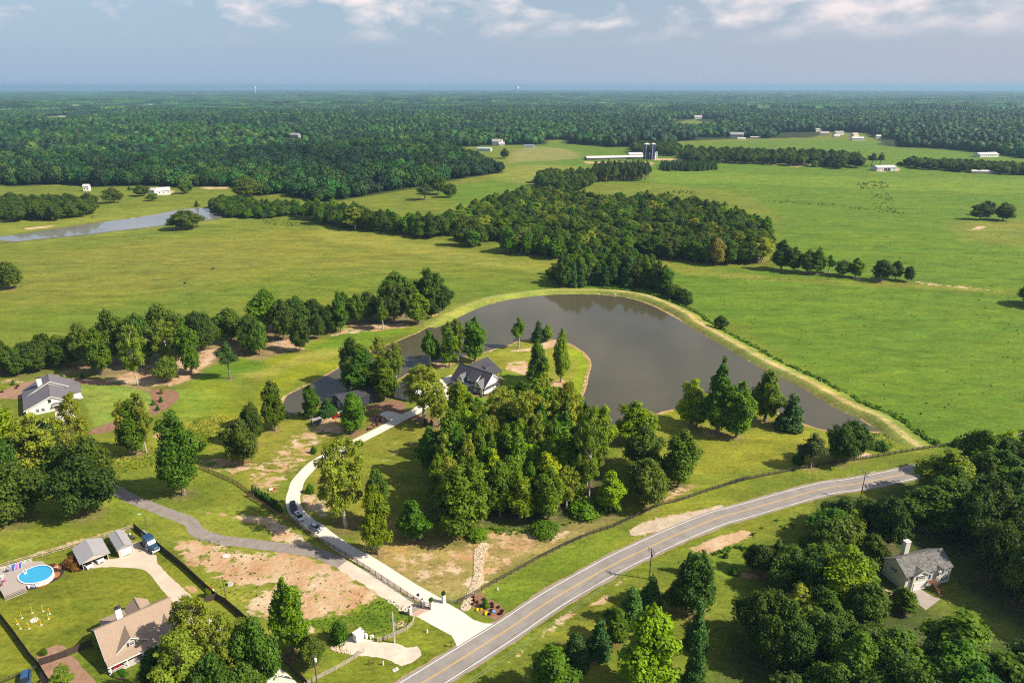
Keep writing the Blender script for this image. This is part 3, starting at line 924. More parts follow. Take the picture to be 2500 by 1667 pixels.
# ---------------------------------------------------------------- water
def water_mat(name, col, rough, bump=0.06, wscale=0.9):
    m = bpy.data.materials.new(name); m.use_nodes = True
    t = m.node_tree; b = t.nodes['Principled BSDF']
    b.inputs['Roughness'].default_value = rough
    b.inputs['IOR'].default_value = 1.33
    g = t.nodes.new('ShaderNodeNewGeometry')
    n1 = nt(t, 'ShaderNodeTexNoise', _Scale=0.02, _Detail=4.0)
    t.links.new(g.outputs['Position'], n1.inputs['Vector'])
    r = ramp(t, n1.outputs['Fac'], [(0.3, tuple(c * 0.86 for c in col)), (0.7, tuple(c * 1.12 for c in col))])
    t.links.new(r.outputs[0], b.inputs['Base Color'])
    n2 = nt(t, 'ShaderNodeTexNoise', _Scale=wscale, _Detail=3.0)
    t.links.new(g.outputs['Position'], n2.inputs['Vector'])
    bp = t.nodes.new('ShaderNodeBump'); bp.inputs['Strength'].default_value = bump; bp.inputs['Distance'].default_value = 0.2
    t.links.new(n2.outputs['Fac'], bp.inputs['Height']); t.links.new(bp.outputs[0], b.inputs['Normal'])
    return m
WATER = water_mat('pond_water', (0.080, 0.073, 0.045), 0.06, 0.08)
WATER_F = water_mat('far_pond_water', (0.20, 0.20, 0.19), 0.05, 0.04)  # pale base paints in the bright sky mirrored by the water
sheet('pond_water', POND, 0.04, WATER, 'brown still water of the big pond curving round the house')
def rim_strip():
    P = np.vstack([POND, POND[:1]])[:, :2]
    m = surface_mat('pond_mud', (0.42, 0.27, 0.13), 0.25, 0.5, 2.0, 0.8)
    tag(link('muddy_shore', ribbon_mesh('muddy_shore', P, 0.42, 0.060, m, 0.28, 11)), 'narrow strip of wet orange mud along the pond shore', kind='structure')
sheet('far_pond_water', FPOND, FARPOND_Z + 0.05, WATER_F, 'long narrow pond shining in the far pasture')

# the dam: grassy bank with a mown track along its crest
def build_dam():
    crest = ats('n 1960,760 j 700,1568 840,1498 960,1450 1120,1412 1400,1380 1700,1377 1950,1397 2110,1442 2300,1530 l 0,392 300,562 520,686 820,826 1100,985 1300,1066 1400,1135 1500,1205 1620,1275', 1.4)
    P = spline([(p.x, p.y) for p in crest], False, 2.5)
    T = np.gradient(P, axis=0); T /= np.linalg.norm(T, axis=1)[:, None]
    N = np.c_[-T[:, 1], T[:, 0]]       # towards the field
    n = len(P)
    prof = [(-8.0, -0.35), (-6.4, -0.02), (-4.0, 0.75), (-1.9, 1.38), (-0.9, 1.46), (0.9, 1.46), (1.9, 1.38), (4.5, 0.6), (7.5, 0.0), (9.5, -0.3)]
    s = np.arange(n) / (n - 1)
    k = sstep(0, 0.04, s) * (1 - sstep(0.95, 1.0, s))
    rows = []
    for d, z in prof:
        rows.append(np.c_[P + N * d, -0.3 + (z + 0.3) * (0.25 + 0.75 * k)])
    V = np.stack(rows, 1).reshape(-1, 3); m = len(prof)
    i = np.arange(n - 1)[:, None] * m; j = np.arange(m - 1)[None]
    F = np.stack([i + j, i + m + j, i + m + j + 1, i + j + 1], -1).reshape(-1, 4)
    cols = {0: (0.12, 0.10, 0.05), 1: (0.15, 0.14, 0.05), 2: (0.16, 0.19, 0.04), 3: (0.21, 0.24, 0.055), 4: (0.40, 0.34, 0.13), 5: (0.40, 0.34, 0.13), 6: (0.24, 0.27, 0.06), 7: (0.17, 0.23, 0.035), 8: (0.16, 0.23, 0.035), 9: (0.15, 0.22, 0.04)}
    far = (1 - sstep(0.30, 0.42, s))[:, None]
    C = np.zeros((n, m, 3))
    for q in range(m):
        c = np.array(cols[q]); cf = c * 0.25 + np.array((0.24, 0.28, 0.05)) * 0.75
        C[:, q] = c * (1 - far) + cf * far
    b = np.zeros((n, m)); near = sstep(0.30, 0.42, s)
    b[:, 4:6] = (0.40 * near)[:, None]; b[:, 1] = 0.4
    me = np_mesh('earth_dam', V, F[:, ::-1], LAND, attrs=dict(col=C.reshape(-1, 3), bare=b.ravel()), smooth=True)
    o = link('earth_dam', me); tag(o, 'grassy earth dam with a mown track curving round the pond', kind='structure')
    return P, N
DAM_P, DAM_N = build_dam()

# ---------------------------------------------------------------- roads, drives, beds
def surface_mat(name, col, var=0.1, scale=0.25, fine=6.0, rough=0.9, joints=None):
    m = bpy.data.materials.new(name); m.use_nodes = True
    t = m.node_tree; b = t.nodes['Principled BSDF']; b.inputs['Roughness'].default_value = rough
    b.inputs['Specular IOR Level'].default_value = 0.2
    g = t.nodes.new('ShaderNodeNewGeometry')
    a = nt(t, 'ShaderNodeTexNoise', _Scale=scale, _Detail=6.0, _Roughness=0.62); t.links.new(g.outputs['Position'], a.inputs['Vector'])
    f_ = nt(t, 'ShaderNodeTexNoise', _Scale=fine, _Detail=3.0, _Roughness=0.7); t.links.new(g.outputs['Position'], f_.inputs['Vector'])
    c = ramp(t, a.outputs['Fac'], [(0.3, tuple(x * (1 - var) for x in col)), (0.7, tuple(min(1, x * (1 + var)) for x in col))]).outputs[0]
    fr = ramp(t, f_.outputs['Fac'], [(0.3, 1 - var * 1.1), (0.7, 1 + var)]).outputs[0]
    c = mixc(t, 1.0, c, fr, 'MULTIPLY')
    t.links.new(c, b.inputs['Base Color'])
    bp = t.nodes.new('ShaderNodeBump'); bp.inputs['Strength'].default_value = 0.4; bp.inputs['Distance'].default_value = 0.03
    t.links.new(f_.outputs['Fac'], bp.inputs['Height']); t.links.new(bp.outputs[0], b.inputs['Normal'])
    return m
ASPHALT = surface_mat('asphalt', (0.265, 0.240, 0.222), 0.17, 0.22)
ASPHALT2 = surface_mat('lane_asphalt', (0.26, 0.225, 0.20), 0.2, 0.5)
CONCRETE = surface_mat('concrete', (0.66, 0.60, 0.52), 0.07, 0.12)
CONCRETE_N = surface_mat('new_concrete', (0.66, 0.62, 0.53), 0.05, 0.1)
GRAVEL = surface_mat('pale_gravel', (0.58, 0.50, 0.41), 0.16, 0.3, 3.0)
GRAVEL_T = surface_mat('tan_gravel', (0.55, 0.46, 0.36), 0.10, 0.2, 2.0)
GRAVEL_P = surface_mat('pink_gravel', (0.47, 0.33, 0.26), 0.12, 0.3, 2.0)
MULCH = surface_mat('brown_mulch', (0.24, 0.135, 0.085), 0.25, 0.5, 2.5, 1.0)
MULCH_R = surface_mat('red_mulch', (0.34, 0.13, 0.05), 0.2, 0.5, 2.5, 1.0)
MULCH_D = surface_mat('dark_mulch', (0.05, 0.03, 0.025), 0.3, 0.5, 2.5, 1.0)
SOIL = surface_mat('bare_soil', (0.30, 0.18, 0.12), 0.2, 0.4, 2.0, 1.0)
P_WHITE = mat('line_white', (0.72, 0.72, 0.68), 0.7, var=0.06)
P_YEL = mat('line_yellow', (0.66, 0.40, 0.06), 0.7, var=0.08)

rim_strip()
road_c = [at(x, y, 0) for x, y in pts('c 250,1718 490,1568 1000,1250 1290,1065 1560,880 1800,730 2256,475 h 320,320 640,175 960,50 1180,-10 d 0,263 240,225 480,178 700,130 900,80 1150,10 1383,-70 1600,-150')]
ROAD = spline([(p.x, p.y) for p in road_c], False, 2.0)
o = link('road', ribbon_mesh('road', ROAD, 3.75, 0.030, ASPHALT, 0.08)); tag(o, 'grey two-lane country road sweeping across the scene', kind='structure')
Nn = np.gradient(ROAD, axis=0); Nn /= np.linalg.norm(Nn, axis=1)[:, None]; RN = np.c_[-Nn[:, 1], Nn[:, 0]]
for off, w, mm_, nm in ((0.13, 0.055, P_YEL, 'centre_line'), (-0.13, 0.055, P_YEL, 'centre_line'), (3.1, 0.085, P_WHITE, 'edge_line'), (-3.1, 0.085, P_WHITE, 'edge_line')):
    link(nm, ribbon_mesh(nm, ROAD + RN * off, w, 0.036, mm_), o)
verge = surface_mat('verge_dirt', (0.30, 0.22, 0.14), 0.2, 0.5, 2.0)
tag(link('road_shoulder', ribbon_mesh('road_shoulder', ROAD, 4.1, 0.022, verge, 0.25, 4)), 'thin strip of dirt along both edges of the road', kind='structure')

def path_sheet(name, text, w, z, m, label, step=1.5, wob=0.05):
    P = spline([(p.x, p.y) for p in [at(x, y, 0) for x, y in pts(text)]], False, step)
    o = link(name, ribbon_mesh(name, P, w, z, m, wob)); tag(o, label, kind='structure'); return P
def area(name, text, z, m, label, smooth=True, step=1.2, rag=0.0):
    P = [(p.x, p.y) for p in [at(x, y, 0) for x, y in pts(text)]]
    if smooth: P = spline(P, True, step)
    P = np.array(P)
    if rag:
        rs = np.random.RandomState(len(text))
        P = P + rs.uniform(-rag, rag, P.shape)
    return sheet(name, P, z, m, label)
DRIVE = path_sheet('driveway', 'c 640,850 420,725 240,612 0,458 b 1500,352 1320,232 1200,135 r 1000,1180 760,960 560,750 480,560 465,300 540,60 f 480,1220 560,1125 640,1052 780,970 970,880 1200,765 1400,660 1580,562 1680,490 1745,405 1830,345', 2.15, 0.026, CONCRETE, 'pale concrete driveway curving from the gate to the lake house', 1.5, 0.03)
area('driveway_apron', 'c 440,955 600,1045 760,1130 790,1180 812,1232 1145,1022 1060,1018 960,985 850,905 692,818 590,884 500,925', 0.034, CONCRETE_N, 'wide pale concrete apron joining the gate to the road', False)
area('parking_court', 'f 1810,275 1890,240 1895,312 1835,335 1850,385 1915,408 1862,470 1700,505 1620,560 1590,520 1650,420 1720,330', 0.032, CONCRETE, 'white concrete parking court beside the lake house', False)
area('turning_spur', 'u 1475,600 1520,565 1600,545 1700,555 1830,592 1910,560 2100,500 2150,560 1900,670 1650,700 1560,640', 0.031, CONCRETE, 'short concrete turning spur by the planted bed')
path_sheet('asphalt_lane', 'e 620,640 700,900 780,1060 880,1180 1010,1272 1200,1375 1350,1437 1600,1535 1740,1590 b 120,180 300,245 500,275 900,325 1200,372 1330,420 1450,478', 1.95, 0.026, ASPHALT2, 'narrow grey asphalt lane crossing the clay lot', 1.5, 0.15)
path_sheet('gravel_lane', 'b 1380,440 1480,495 1700,620 1900,755 2060,870 2140,905', [2.1] * 1, 0.024, GRAVEL, 'pale gravel continuation of the lane beside the brown fence', 1.2, 0.35)
area('gate_pad', 'c 385,925 505,868 560,860 600,882 480,945 440,958 400,945', 0.030, GRAVEL_P, 'pinkish gravel pad in front of the smaller gate', False)
area('gravel_drive', 'a 775,525 900,508 1050,503 1180,508 1280,518 1360,555 1430,640 1500,722 1640,865 1765,795 1660,680 1560,590 1475,500 1440,460 1435,395 1390,380 1310,275 1225,285 1215,375 1110,415 1000,432 940,430 860,440 780,470', 0.026, GRAVEL_T, 'tan gravel drive widening in front of the carport', True, 1.0, 0.08)
path_sheet('concrete_drive', 'b -60,905 60,960 280,1125 500,1225 640,1350 830,1530 960,1640', 2.5, 0.026, CONCRETE_N, 'white concrete drive seen between the big oaks', 1.5, 0.03)
area('gravel_patch', 'b 1330,1250 1440,1190 1560,1130 1660,1160 1790,1190 1930,1200 2050,1243 2130,1230 2175,1280 2150,1330 2080,1382 1990,1405 1900,1370 1800,1330 1660,1320 1560,1310 1480,1290', 0.024, GRAVEL, 'patch of pale gravel around the white well house', True, 0.8, 0.18)
area('road_lay_by', 'h 130,190 270,95 600,20 900,-45 1000,-60 960,0 700,95 480,160 300,190 180,217', 0.024, surface_mat('sandy_lay_by', (0.47, 0.38, 0.28), 0.22, 0.4, 2.0), 'worn sandy lay-by beside the bend of the road', True, 0.8, 0.38)
area('house_drive', 'x 640,590 760,570 850,555 900,620 930,700 850,750 700,760 650,700', 0.03, CONCRETE_N, 'concrete drive in front of the white house garage', False)
area('side_drive', 'd 605,950 680,930 770,985 820,1000 740,1060 720,1075 640,1010', 0.03, surface_mat('old_concrete', (0.36, 0.31, 0.27), 0.15, 0.3), 'stained concrete drive below the beige house', False)
area('cul_de_sac', 'd 1325,1265 1383,1280 1500,1400 1500,1600 1250,1600 1270,1500 1300,1440', 0.03, surface_mat('old_asphalt', (0.26, 0.25, 0.26), 0.12, 0.3), 'grey end of a side road under the trees', False)
area('mulch_bed', 's 1680,350 1760,450 1900,520 2060,600 2130,700 2150,775 2060,850 1960,912 1930,870 1850,830 1700,790 1560,700 1510,620 1520,440', 0.028, MULCH, 'round mulch bed with young plants beside the apron')
area('mulch_bed', 'e 1380,390 1500,375 1600,388 1645,430 1610,500 1500,570 1390,615 1375,540 1395,470', 0.028, MULCH, 'mulch bed with three little conifers beyond the mown lawn')
area('mulch_bed', 'e 0,410 100,360 300,300 700,272 900,288 1000,305 1090,340 1380,372 1375,400 1200,352 900,335 700,335 600,350 300,450 0,460', 0.027, SOIL, 'long strip of bare mulch behind the white house')
area('mulch_bed', 'e 850,745 1060,668 1120,690 1000,770 820,785', 0.028, MULCH, 'wedge of mulch at the near edge of the mown lawn')
area('mulch_bed', 'u 1330,640 1400,580 1480,590 1560,640 1650,690 1300,850 1060,960 1000,960 1020,900 1200,860 1330,760', 0.025, MULCH, 'curved mulch bed dotted with small plants along the drive')
area('mulch_bed', 'u 1240,560 1250,500 1400,440 1700,370 1880,420 1900,540 1830,590 1700,553 1600,543 1500,565 1440,590 1480,500 1300,570', 0.024, MULCH, 'shaded mulch bed between barn and drive')
area('mulch_bed', 'u 1930,668 2100,600 2240,650 2400,700 2400,790 2200,770 2050,700', 0.025, MULCH, 'mulch bed with two small conifers across the drive')
area('mulch_bed', 't 830,1300 1250,1365 1700,1170 1790,1170 1760,1230 1600,1340 1300,1440 1100,1440 900,1390', 0.027, MULCH, 'mulch bed along the front of the lake house')
area('mulch_bed', 't 150,1040 290,1030 420,1100 480,1150 300,1190 200,1120', 0.027, MULCH, 'small mulch bed at the corner of the lake house')
area('soil_bed', 'a 340,1310 450,1240 560,1215 610,1250 540,1290 680,1330 760,1430 880,1600 420,1600 370,1400', 0.027, SOIL, 'bare brown soil bed beside the dark fence', True, 0.8, 0.1)
area('mulch_bed', 'a 390,500 430,480 500,470 580,510 585,560 540,610 470,645 350,700 250,712 220,680 400,600', 0.026, MULCH_D, 'dark mulch ring round the swimming pool')
for q, tx in enumerate(('p 1720,400 1800,340 1920,330 1985,420 1970,480 1850,500 1760,450', 'p 1740,600 1900,590 1930,660 1850,760 1700,800 1640,780', 'p 1190,1120 1250,1040 1430,950 1600,930 1500,1020 1350,1080')):
    area('mulch_patch', tx, 0.031, MULCH_R, 'rust red mulch patch ' + ('behind the far end of the pool', 'beside the far end of the pool', 'in front of the pool wall')[q])
area('mulch_bed', 'a 580,500 640,440 700,470 775,520 740,545 660,548 600,530', 0.026, MULCH_D, 'dark mulch bed with red shrubs beside the carport')
area('mulch_bed', 'a 970,1455 1020,1480 1060,1510 1150,1520 1160,1545 1080,1535 1010,1510', 0.026, MULCH_D, 'dark mulch bed below the porch of the tan-roofed house')
area('patio', 'a 930,1000 1050,930 1130,905 1190,930 1060,1000 980,1035', 0.03, CONCRETE, 'shaded concrete patio behind the tan-roofed house', False)
# ---------------------------------------------------------------- single trees
def T(kind, crop, bx, by, top, w, label, group=None):
    return tree_px(kind, crop, bx, by, top, w, label, group)
G_EDGE = 'trees along the edge of the pasture'
# the tree line between pasture and lawns, west to east
T('oak', 'm', 700, 985, 625, 210, 'dark oak where the dense thicket ends beyond the white house', G_EDGE)
T('tall', 'm', 838, 1058, 660, 190, 'bright green gum tree with pale bare trunk beyond the white house', G_EDGE)
T('oak', 'm', 960, 960, 515, 240, 'dark broad oak with a pointed top at the pasture edge', G_EDGE)
T('sparse', 'm', 1132, 1145, 640, 190, 'thin oak with dead branches standing nearest the mown lawn', G_EDGE)
T('oak', 'm', 1180, 990, 530, 260, 'broad brownish oak behind the tree with dead branches', G_EDGE)
T('sparse', 'm', 1388, 1000, 610, 260, 'oak with a fan of bare white limbs in its crown', G_EDGE)
T('oak', 'm', 1385, 1112, 900, 200, 'low round dark tree on the clay below the white-limbed oak', G_EDGE)
T('oak', 'm', 1370, 930, 468, 280, 'tallest dark oak rising against the pasture in the western row', G_EDGE)
T('oak', 'm', 1470, 940, 560, 220, 'dense oak behind the white-limbed oak', G_EDGE)
T('tall', 'm', 1570, 1052, 590, 190, 'slim dark tree on bare clay east of the white-limbed oak', G_EDGE)
T('oak', 'm', 1640, 872, 520, 230, 'oak with a pale trunk at the middle of the western row', G_EDGE)
T('oak', 'm', 1720, 850, 540, 170, 'narrow oak closing the gap in the western row', G_EDGE)
T('pine', 'm', 1888, 1090, 760, 150, 'lone thin pine with a long pale trunk on the bright grass', G_EDGE)
T('oak', 'm', 1900, 790, 505, 240, 'broad dome-shaped oak against the pasture', G_EDGE)
T('oak', 'm', 2060, 880, 610, 190, 'oak crowding beside the dome-shaped oak', G_EDGE)
T('oak', 'n', 332, 1044, 690, 170, 'dark oak above a leaf-strewn patch near the thin pine', G_EDGE)
T('oak', 'n', 250, 960, 640, 190, 'deep green oak just west of the tall spreading oak', G_EDGE)
T('tall', 'n', 405, 832, 400, 280, 'tall oak with ragged side boughs rising above the row', G_EDGE)
T('oak', 'n', 560, 905, 490, 240, 'heavy dark oak beside the tall ragged oak', G_EDGE)
T('oak', 'n', 690, 810, 475, 270, 'spreading oak with fine bare twigs on top', G_EDGE)
T('oak', 'n', 720, 1012, 690, 180, 'small oak standing forward on the bright grass with a round shadow', G_EDGE)
T('oak', 'n', 890, 890, 630, 140, 'narrow oak with a bare trunk beside its shadow on the leaf litter', G_EDGE)
T('oak', 'n', 860, 780, 490, 190, 'twiggy grey-green oak at the middle of the row', G_EDGE)
T('oak', 'n', 1010, 835, 560, 180, 'round oak with a pale stem near the path across the grass', G_EDGE)
T('tall', 'n', 1110, 825, 430, 160, 'leaning ivy-dark column tree in the row', G_EDGE)
T('tall', 'n', 1150, 750, 430, 130, 'slender column tree behind the leaning one', G_EDGE)
T('oak', 'n', 1268, 745, 450, 170, 'brownish oak at the eastern part of the row', G_EDGE)
T('oak', 'n', 1370, 710, 430, 240, 'shaded oak between the brownish oak and the dome of tall oaks', G_EDGE)
T('slim', 'n', 1512, 800, 490, 105, 'bright narrow tree with a thin stem in front of the row', G_EDGE)
T('oak', 'n', 1620, 735, 340, 280, 'large mid-green oak near the eastern end of the row', G_EDGE)
T('oak', 'n', 1640, 660, 235, 310, 'huge dark dome-crowned oak against the pasture', G_EDGE)
T('tall', 'n', 1845, 755, 410, 190, 'bright green bushy tree near the pond bank at the end of the row', G_EDGE)
T('oak', 'n', 1975, 690, 500, 130, 'small grey oak beside the bushy tree at the pond bank', G_EDGE)
T('oak', 'n', 1960, 620, 205, 280, 'tallest oak at the eastern end of the row by the pond', G_EDGE)
T('oak', 'n', 2085, 632, 360, 190, 'last oak of the row, closest to the pond bank', G_EDGE)
# around the pond arm, barn and lake house
G_ISL = 'trees around the lake house'
T('slim', 'n', 1950, 1142, 765, 120, 'slender tree with a long white trunk at the water edge', G_ISL)
T('slim', 'n', 1968, 1164, 800, 120, 'second slender white-trunked tree leaning on its twin by the water', G_ISL)
T('oak', 'n', 2015, 1135, 880, 120, 'dark low tree behind the two white trunks', G_ISL)
T('bright', 'n', 2146, 1162, 720, 150, 'yellow-green tree with an open crown behind the lake house', G_ISL)
T('slim', 'n', 2212, 1100, 700, 140, 'dark slim tree behind the lake house', G_ISL)
T('sparse', 'n', 2232, 1120, 690, 140, 'tall tree with white upper limbs behind the lake house', G_ISL)
T('tall', 'o', 635, 765, 120, 300, 'tall grey-green tree with spreading top right behind the lake house roof', G_ISL)
T('slim', 'o', 1255, 575, 100, 165, 'lone narrow tree on the shore of the grassy point', G_ISL)
T('cedar', 'o', 1530, 490, 165, 190, 'dark pointed tree at the tip of the grassy point', G_ISL)
T('tall', 'o', 1665, 478, 245, 165, 'rounder tree beside the dark pointed one at the tip', G_ISL)
T('tall', 'o', 1520, 1150, 440, 310, 'very tall vine-covered tree east of the lake house', G_ISL)
T('tall', 'o', 1850, 1062, 275, 235, 'tall dark column tree facing the open water', G_ISL)
T('oak', 'n', 1240, 1330, 865, 270, 'dark oak at the back of the clump by the pond arm', G_ISL)
T('tall', 'n', 1330, 1440, 990, 260, 'leafy gum tree in the middle of the clump by the barn', G_ISL)
T('tall', 'n', 1522, 1470, 1060, 270, 'gum tree with a thin trunk between barn and garage', G_ISL)
T('oak', 'n', 1220, 1400, 1080, 200, 'low oak filling the clump behind the barn', G_ISL)
T('sparse', 'n', 1480, 1200, 870, 170, 'thin crown leaning over the pond arm', G_ISL)
T('sparse', 'n', 1640, 1330, 920, 190, 'thin tree leaning over the water behind the garage', G_ISL)
T('tall', 'f', 1000, 765, 395, 240, 'dense tree standing in front of the dark barn', G_ISL)
T('tall', 'f', 272, 752, 285, 210, 'tall dense tree at the tip of the pond arm', G_ISL)
T('oak', 'f', 85, 885, 485, 200, 'dark tree west of the pond arm', G_ISL)
T('oak', 'f', -20, 1062, 640, 290, 'broad dark oak with a wide shadow on sandy ground', G_ISL)
T('tall', 'f', 612, 640, 325, 150, 'narrow tree beside the black trailer', G_ISL)
T('cedar', 'f', 750, 612, 445, 180, 'bushy evergreen between the trailer and the tractor', G_ISL)
T('sparse', 'f', 1640, 640, 150, 400, 'wide open-crowned tree overhanging the driveway', G_ISL)
T('sparse', 'f', 1775, 720, 340, 230, 'pale green open tree below the parking court', G_ISL)
T('bright', 'f', 1965, 535, 305, 210, 'small bright tree in front of the lake house', G_ISL)
T('sparse', 'f', 918, 1635, 840, 470, 'large sycamore with white limbs inside the bend of the driveway', G_ISL)
T('oak', 'f', 1225, 1620, 1085, 230, 'dark oak behind the bright poplar below the driveway', G_ISL)
T('bright', 'b', 1780, 385, -260, 250, 'bright poplar standing alone beside the straight part of the driveway')
T('tall', 'b', 2112, 262, -110, 270, 'low wide tree with a dark shadow south of the wood')
# west lawn
G_W = 'trees round the asphalt lane'
T('tall', 'e', 1262, 972, 470, 240, 'dense many-stemmed tree on the rough grass by the mulch bed', G_W)
T('sparse', 'e', 1200, 972, 480, 180, 'bare-limbed tree joined to the many-stemmed one', G_W)
T('sparse', 'e', 1345, 950, 400, 170, 'wispy tree at the back of the many-stemmed one', G_W)
T('tall', 'e', 1690, 1342, 570, 330, 'tall dark gum tree standing alone beside the asphalt lane', G_W)
T('oak', 'e', 810, 1525, 980, 470, 'massive dark oak at the end of the asphalt lane', G_W)
T('bright', 'e', 60, 1130, 420, 380, 'sunlit yellow-green tree beside the white house', G_W)
T('sparse', 'e', 420, 1215, 590, 420, 'twiggy open tree in front of the white house', G_W)
T('sparse', 'e', 760, 1000, 400, 230, 'half-bare tree at the corner of the white house drive', G_W)
T('oak', 'e', 490, 1185, 640, 330, 'dark tree behind two thin trunks near the white house', G_W)
T('oak', 'e', 850, 1240, 790, 380, 'broad oak above the massive dark oak', G_W)
T('sparse', 'e', 640, 1120, 700, 300, 'grey twiggy tree in the middle of the western clump', G_W)
T('oak', 'e', 150, 1590, 1050, 520, 'big round tree at the western edge of the picture', G_W)
T('oak', 'e', 60, 1330, 800, 360, 'shaded tree at the western edge below the white house', G_W)
T('tall', 'e', -60, 1000, 380, 260, 'tree cut by the picture edge beside the white house', G_W)
# foreground, south-west
G_SW = 'large oaks over the white drive'
T('tall', 'b', 1000, 1290, 590, 320, 'tall irregular tree at the south end of the clay lot')
T('bush', 'b', 1430, 1172, 1000, 175, 'round dark bush on the weedy bank by the well house')
T('oak', 'b', 1185, 1395, 1130, 240, 'round tree with a white box hung beside it near the utility pole')
T('sparse', 'b', 140, 1330, 780, 420, 'oak over the upper part of the white drive', G_SW)
T('sparse', 'b', 430, 1650, 960, 420, 'oak at the middle of the white drive', G_SW)
T('oak', 'b', 700, 1640, 950, 360, 'easternmost oak beside the white drive', G_SW)
T('sparse', 'b', 60, 1900, 1120, 560, 'biggest oak at the bottom edge beside the tan-roofed house', G_SW)
T('oak', 'b', -190, 1760, 1230, 330, 'oak with twiggy crown in front of the tan-roofed porch', G_SW)
T('oak', 'b', 330, 1990, 1300, 420, 'dark oak at the bottom edge between drive and house', G_SW)
T('oak', 'b', 610, 1880, 1380, 380, 'low oak at the bottom edge below the white drive', G_SW)
T('bush', 'b', 220, 780, 700, 70, 'yellow-green shrub at the corner of the dark fence')
T('sparse', 'a', 600, 1640, 1440, 230, 'twiggy shrub-like tree on the bare soil bed')
T('bush', 'a', 405, 1300, 1250, 60, 'purple-leaved shrub on the soil bed by the dark fence')
# edge of the wood and the east lawn
G_E = 'trees on the lawn east of the wood'
T('sparse', 'g', 890, 1410, 530, 300, 'very tall tree with a white trunk at the east edge of the wood', G_E)
T('bright', 'g', 1010, 1020, 520, 220, 'leafy tree at the water edge beside the wood', G_E)
T('bright', 'g', 1310, 850, 490, 320, 'broad light green tree at the pond shore', G_E)
T('oak', 'g', 1390, 1150, 720, 400, 'dark broad oak leaning toward the lawn', G_E)
T('tall', 'g', 1712, 1272, 740, 320, 'dense dark green tree in front of the open lawn', G_E)
T('oak', 'g', 1425, 1430, 1010, 390, 'wide dark oak beside the black fence', G_E)
T('bright', 'g', 1090, 1490, 1130, 220, 'bright vine-covered small tree by the fence side of the wood', G_E)
T('bright', 'g', 1830, 700, 280, 240, 'light green tree at the shore end of the lawn clump', G_E)
T('tall', 'g', 1880, 720, 400, 220, 'dark tree at the west side of the lawn clump', G_E)
T('slim', 'g', 2065, 760, 68, 175, 'tallest tree of the lawn clump, its head above the water', G_E)
T('tall', 'g', 2080, 790, 300, 260, 'thick leafy tree in the middle of the lawn clump', G_E)
T('tall', 'g', 2245, 815, 290, 260, 'tree with a straight trunk at the east side of the lawn clump', G_E)
T('tall', 'l', 490, 1112, 740, 210, 'dark gum tree between the lawn clump and the pond', G_E)
T('cedar', 'l', 665, 1165, 895, 205, 'cone-shaped tree on the pond bank', G_E)
T('pine', 'l', 815, 1445, 1200, 200, 'grey-green pine beside the black fence', G_E)
T('cedar', 'l', 735, 1410, 1300, 90, 'small spruce-like tree next to the grey-green pine', G_E)
T('oak', 'l', 1110, 1375, 1100, 220, 'round leafy tree over the east corner of the pond', G_E)
T('oak', 'l', 1020, 1410, 1120, 210, 'dark tree at the fence beside the round leafy one', G_E)
T('bush', 'l', 1320, 1310, 1255, 110, 'low shrub in the reeds at the east corner of the pond')
T('bush', 'l', 1860, 1290, 1235, 60, 'shrub at the far end of the black fence')
T('oak', 'l', 168, 450, 350, 90, 'small round tree on the outer side of the dam')
T('oak', 'l', 2400, 280, 110, 190, 'tree cut by the picture edge in the green pasture')
# pasture trees
T('oak', 'm', 80, 352, 120, 230, 'lone dark round oak in the yellow pasture at the picture edge')
T('oak', 'i', 1188, 992, 868, 190, 'lone spreading oak on the bank of the long far pond')
T('oak', 'i', 727, 826, 722, 105, 'open-crowned tree in the pasture beyond the long far pond')
T('oak', 'i', 905, 782, 708, 90, 'dark tree west of the small farmyard')
T('oak', 'i', 970, 812, 765, 60, 'bushy tree below the small farmyard')
T('cedar', 'i', 1258, 848, 806, 38, 'small tree at the far bank of the long pond')
T('bush', 'i', 830, 745, 718, 30, 'small bush near the farmyard track')
T('oak', 'i', 1185, 765, 684, 80, 'light tree in front of the far wood edge')
T('oak', 'i', 1575, 795, 655, 185, 'thick round clump tree in front of the far wood')
T('oak', 'k', 2070, 932, 822, 125, 'field oak with a bare stem, western of the leaning pair')
T('oak', 'k', 2110, 905, 808, 90, 'small middle crown of the leaning field oaks')
T('oak', 'k', 2215, 937, 820, 135, 'field oak leaning east in the green pasture')
T('oak', 'j', 1130, 541, 474, 62, 'lone round tree near the distant farmhouses')
T('pine', 'j', 620, 806, 690, 105, 'pine with a visible trunk in the small pasture gap')
T('oak', 'j', 780, 790, 695, 95, 'oak beside the pasture gap pine')
T('oak', 'j', 705, 770, 640, 110, 'taller oak between the gap pine and its neighbour')
T('oak', 'k', 1167, 606, 540, 90, 'light green tree below the long dark windbreak')
T('bush', 'k', 1013, 596, 550, 40, 'small tree below the long dark windbreak')
T('pine', 'k', 1380, 592, 500, 65, 'western of the two pines above the white barn')
T('pine', 'k', 1432, 588, 502, 60, 'eastern of the two pines above the white barn')
T('oak', 'k', 1557, 590, 560, 38, 'small tree at the start of the eastern windbreak')
G_C = 'trees along the creek'
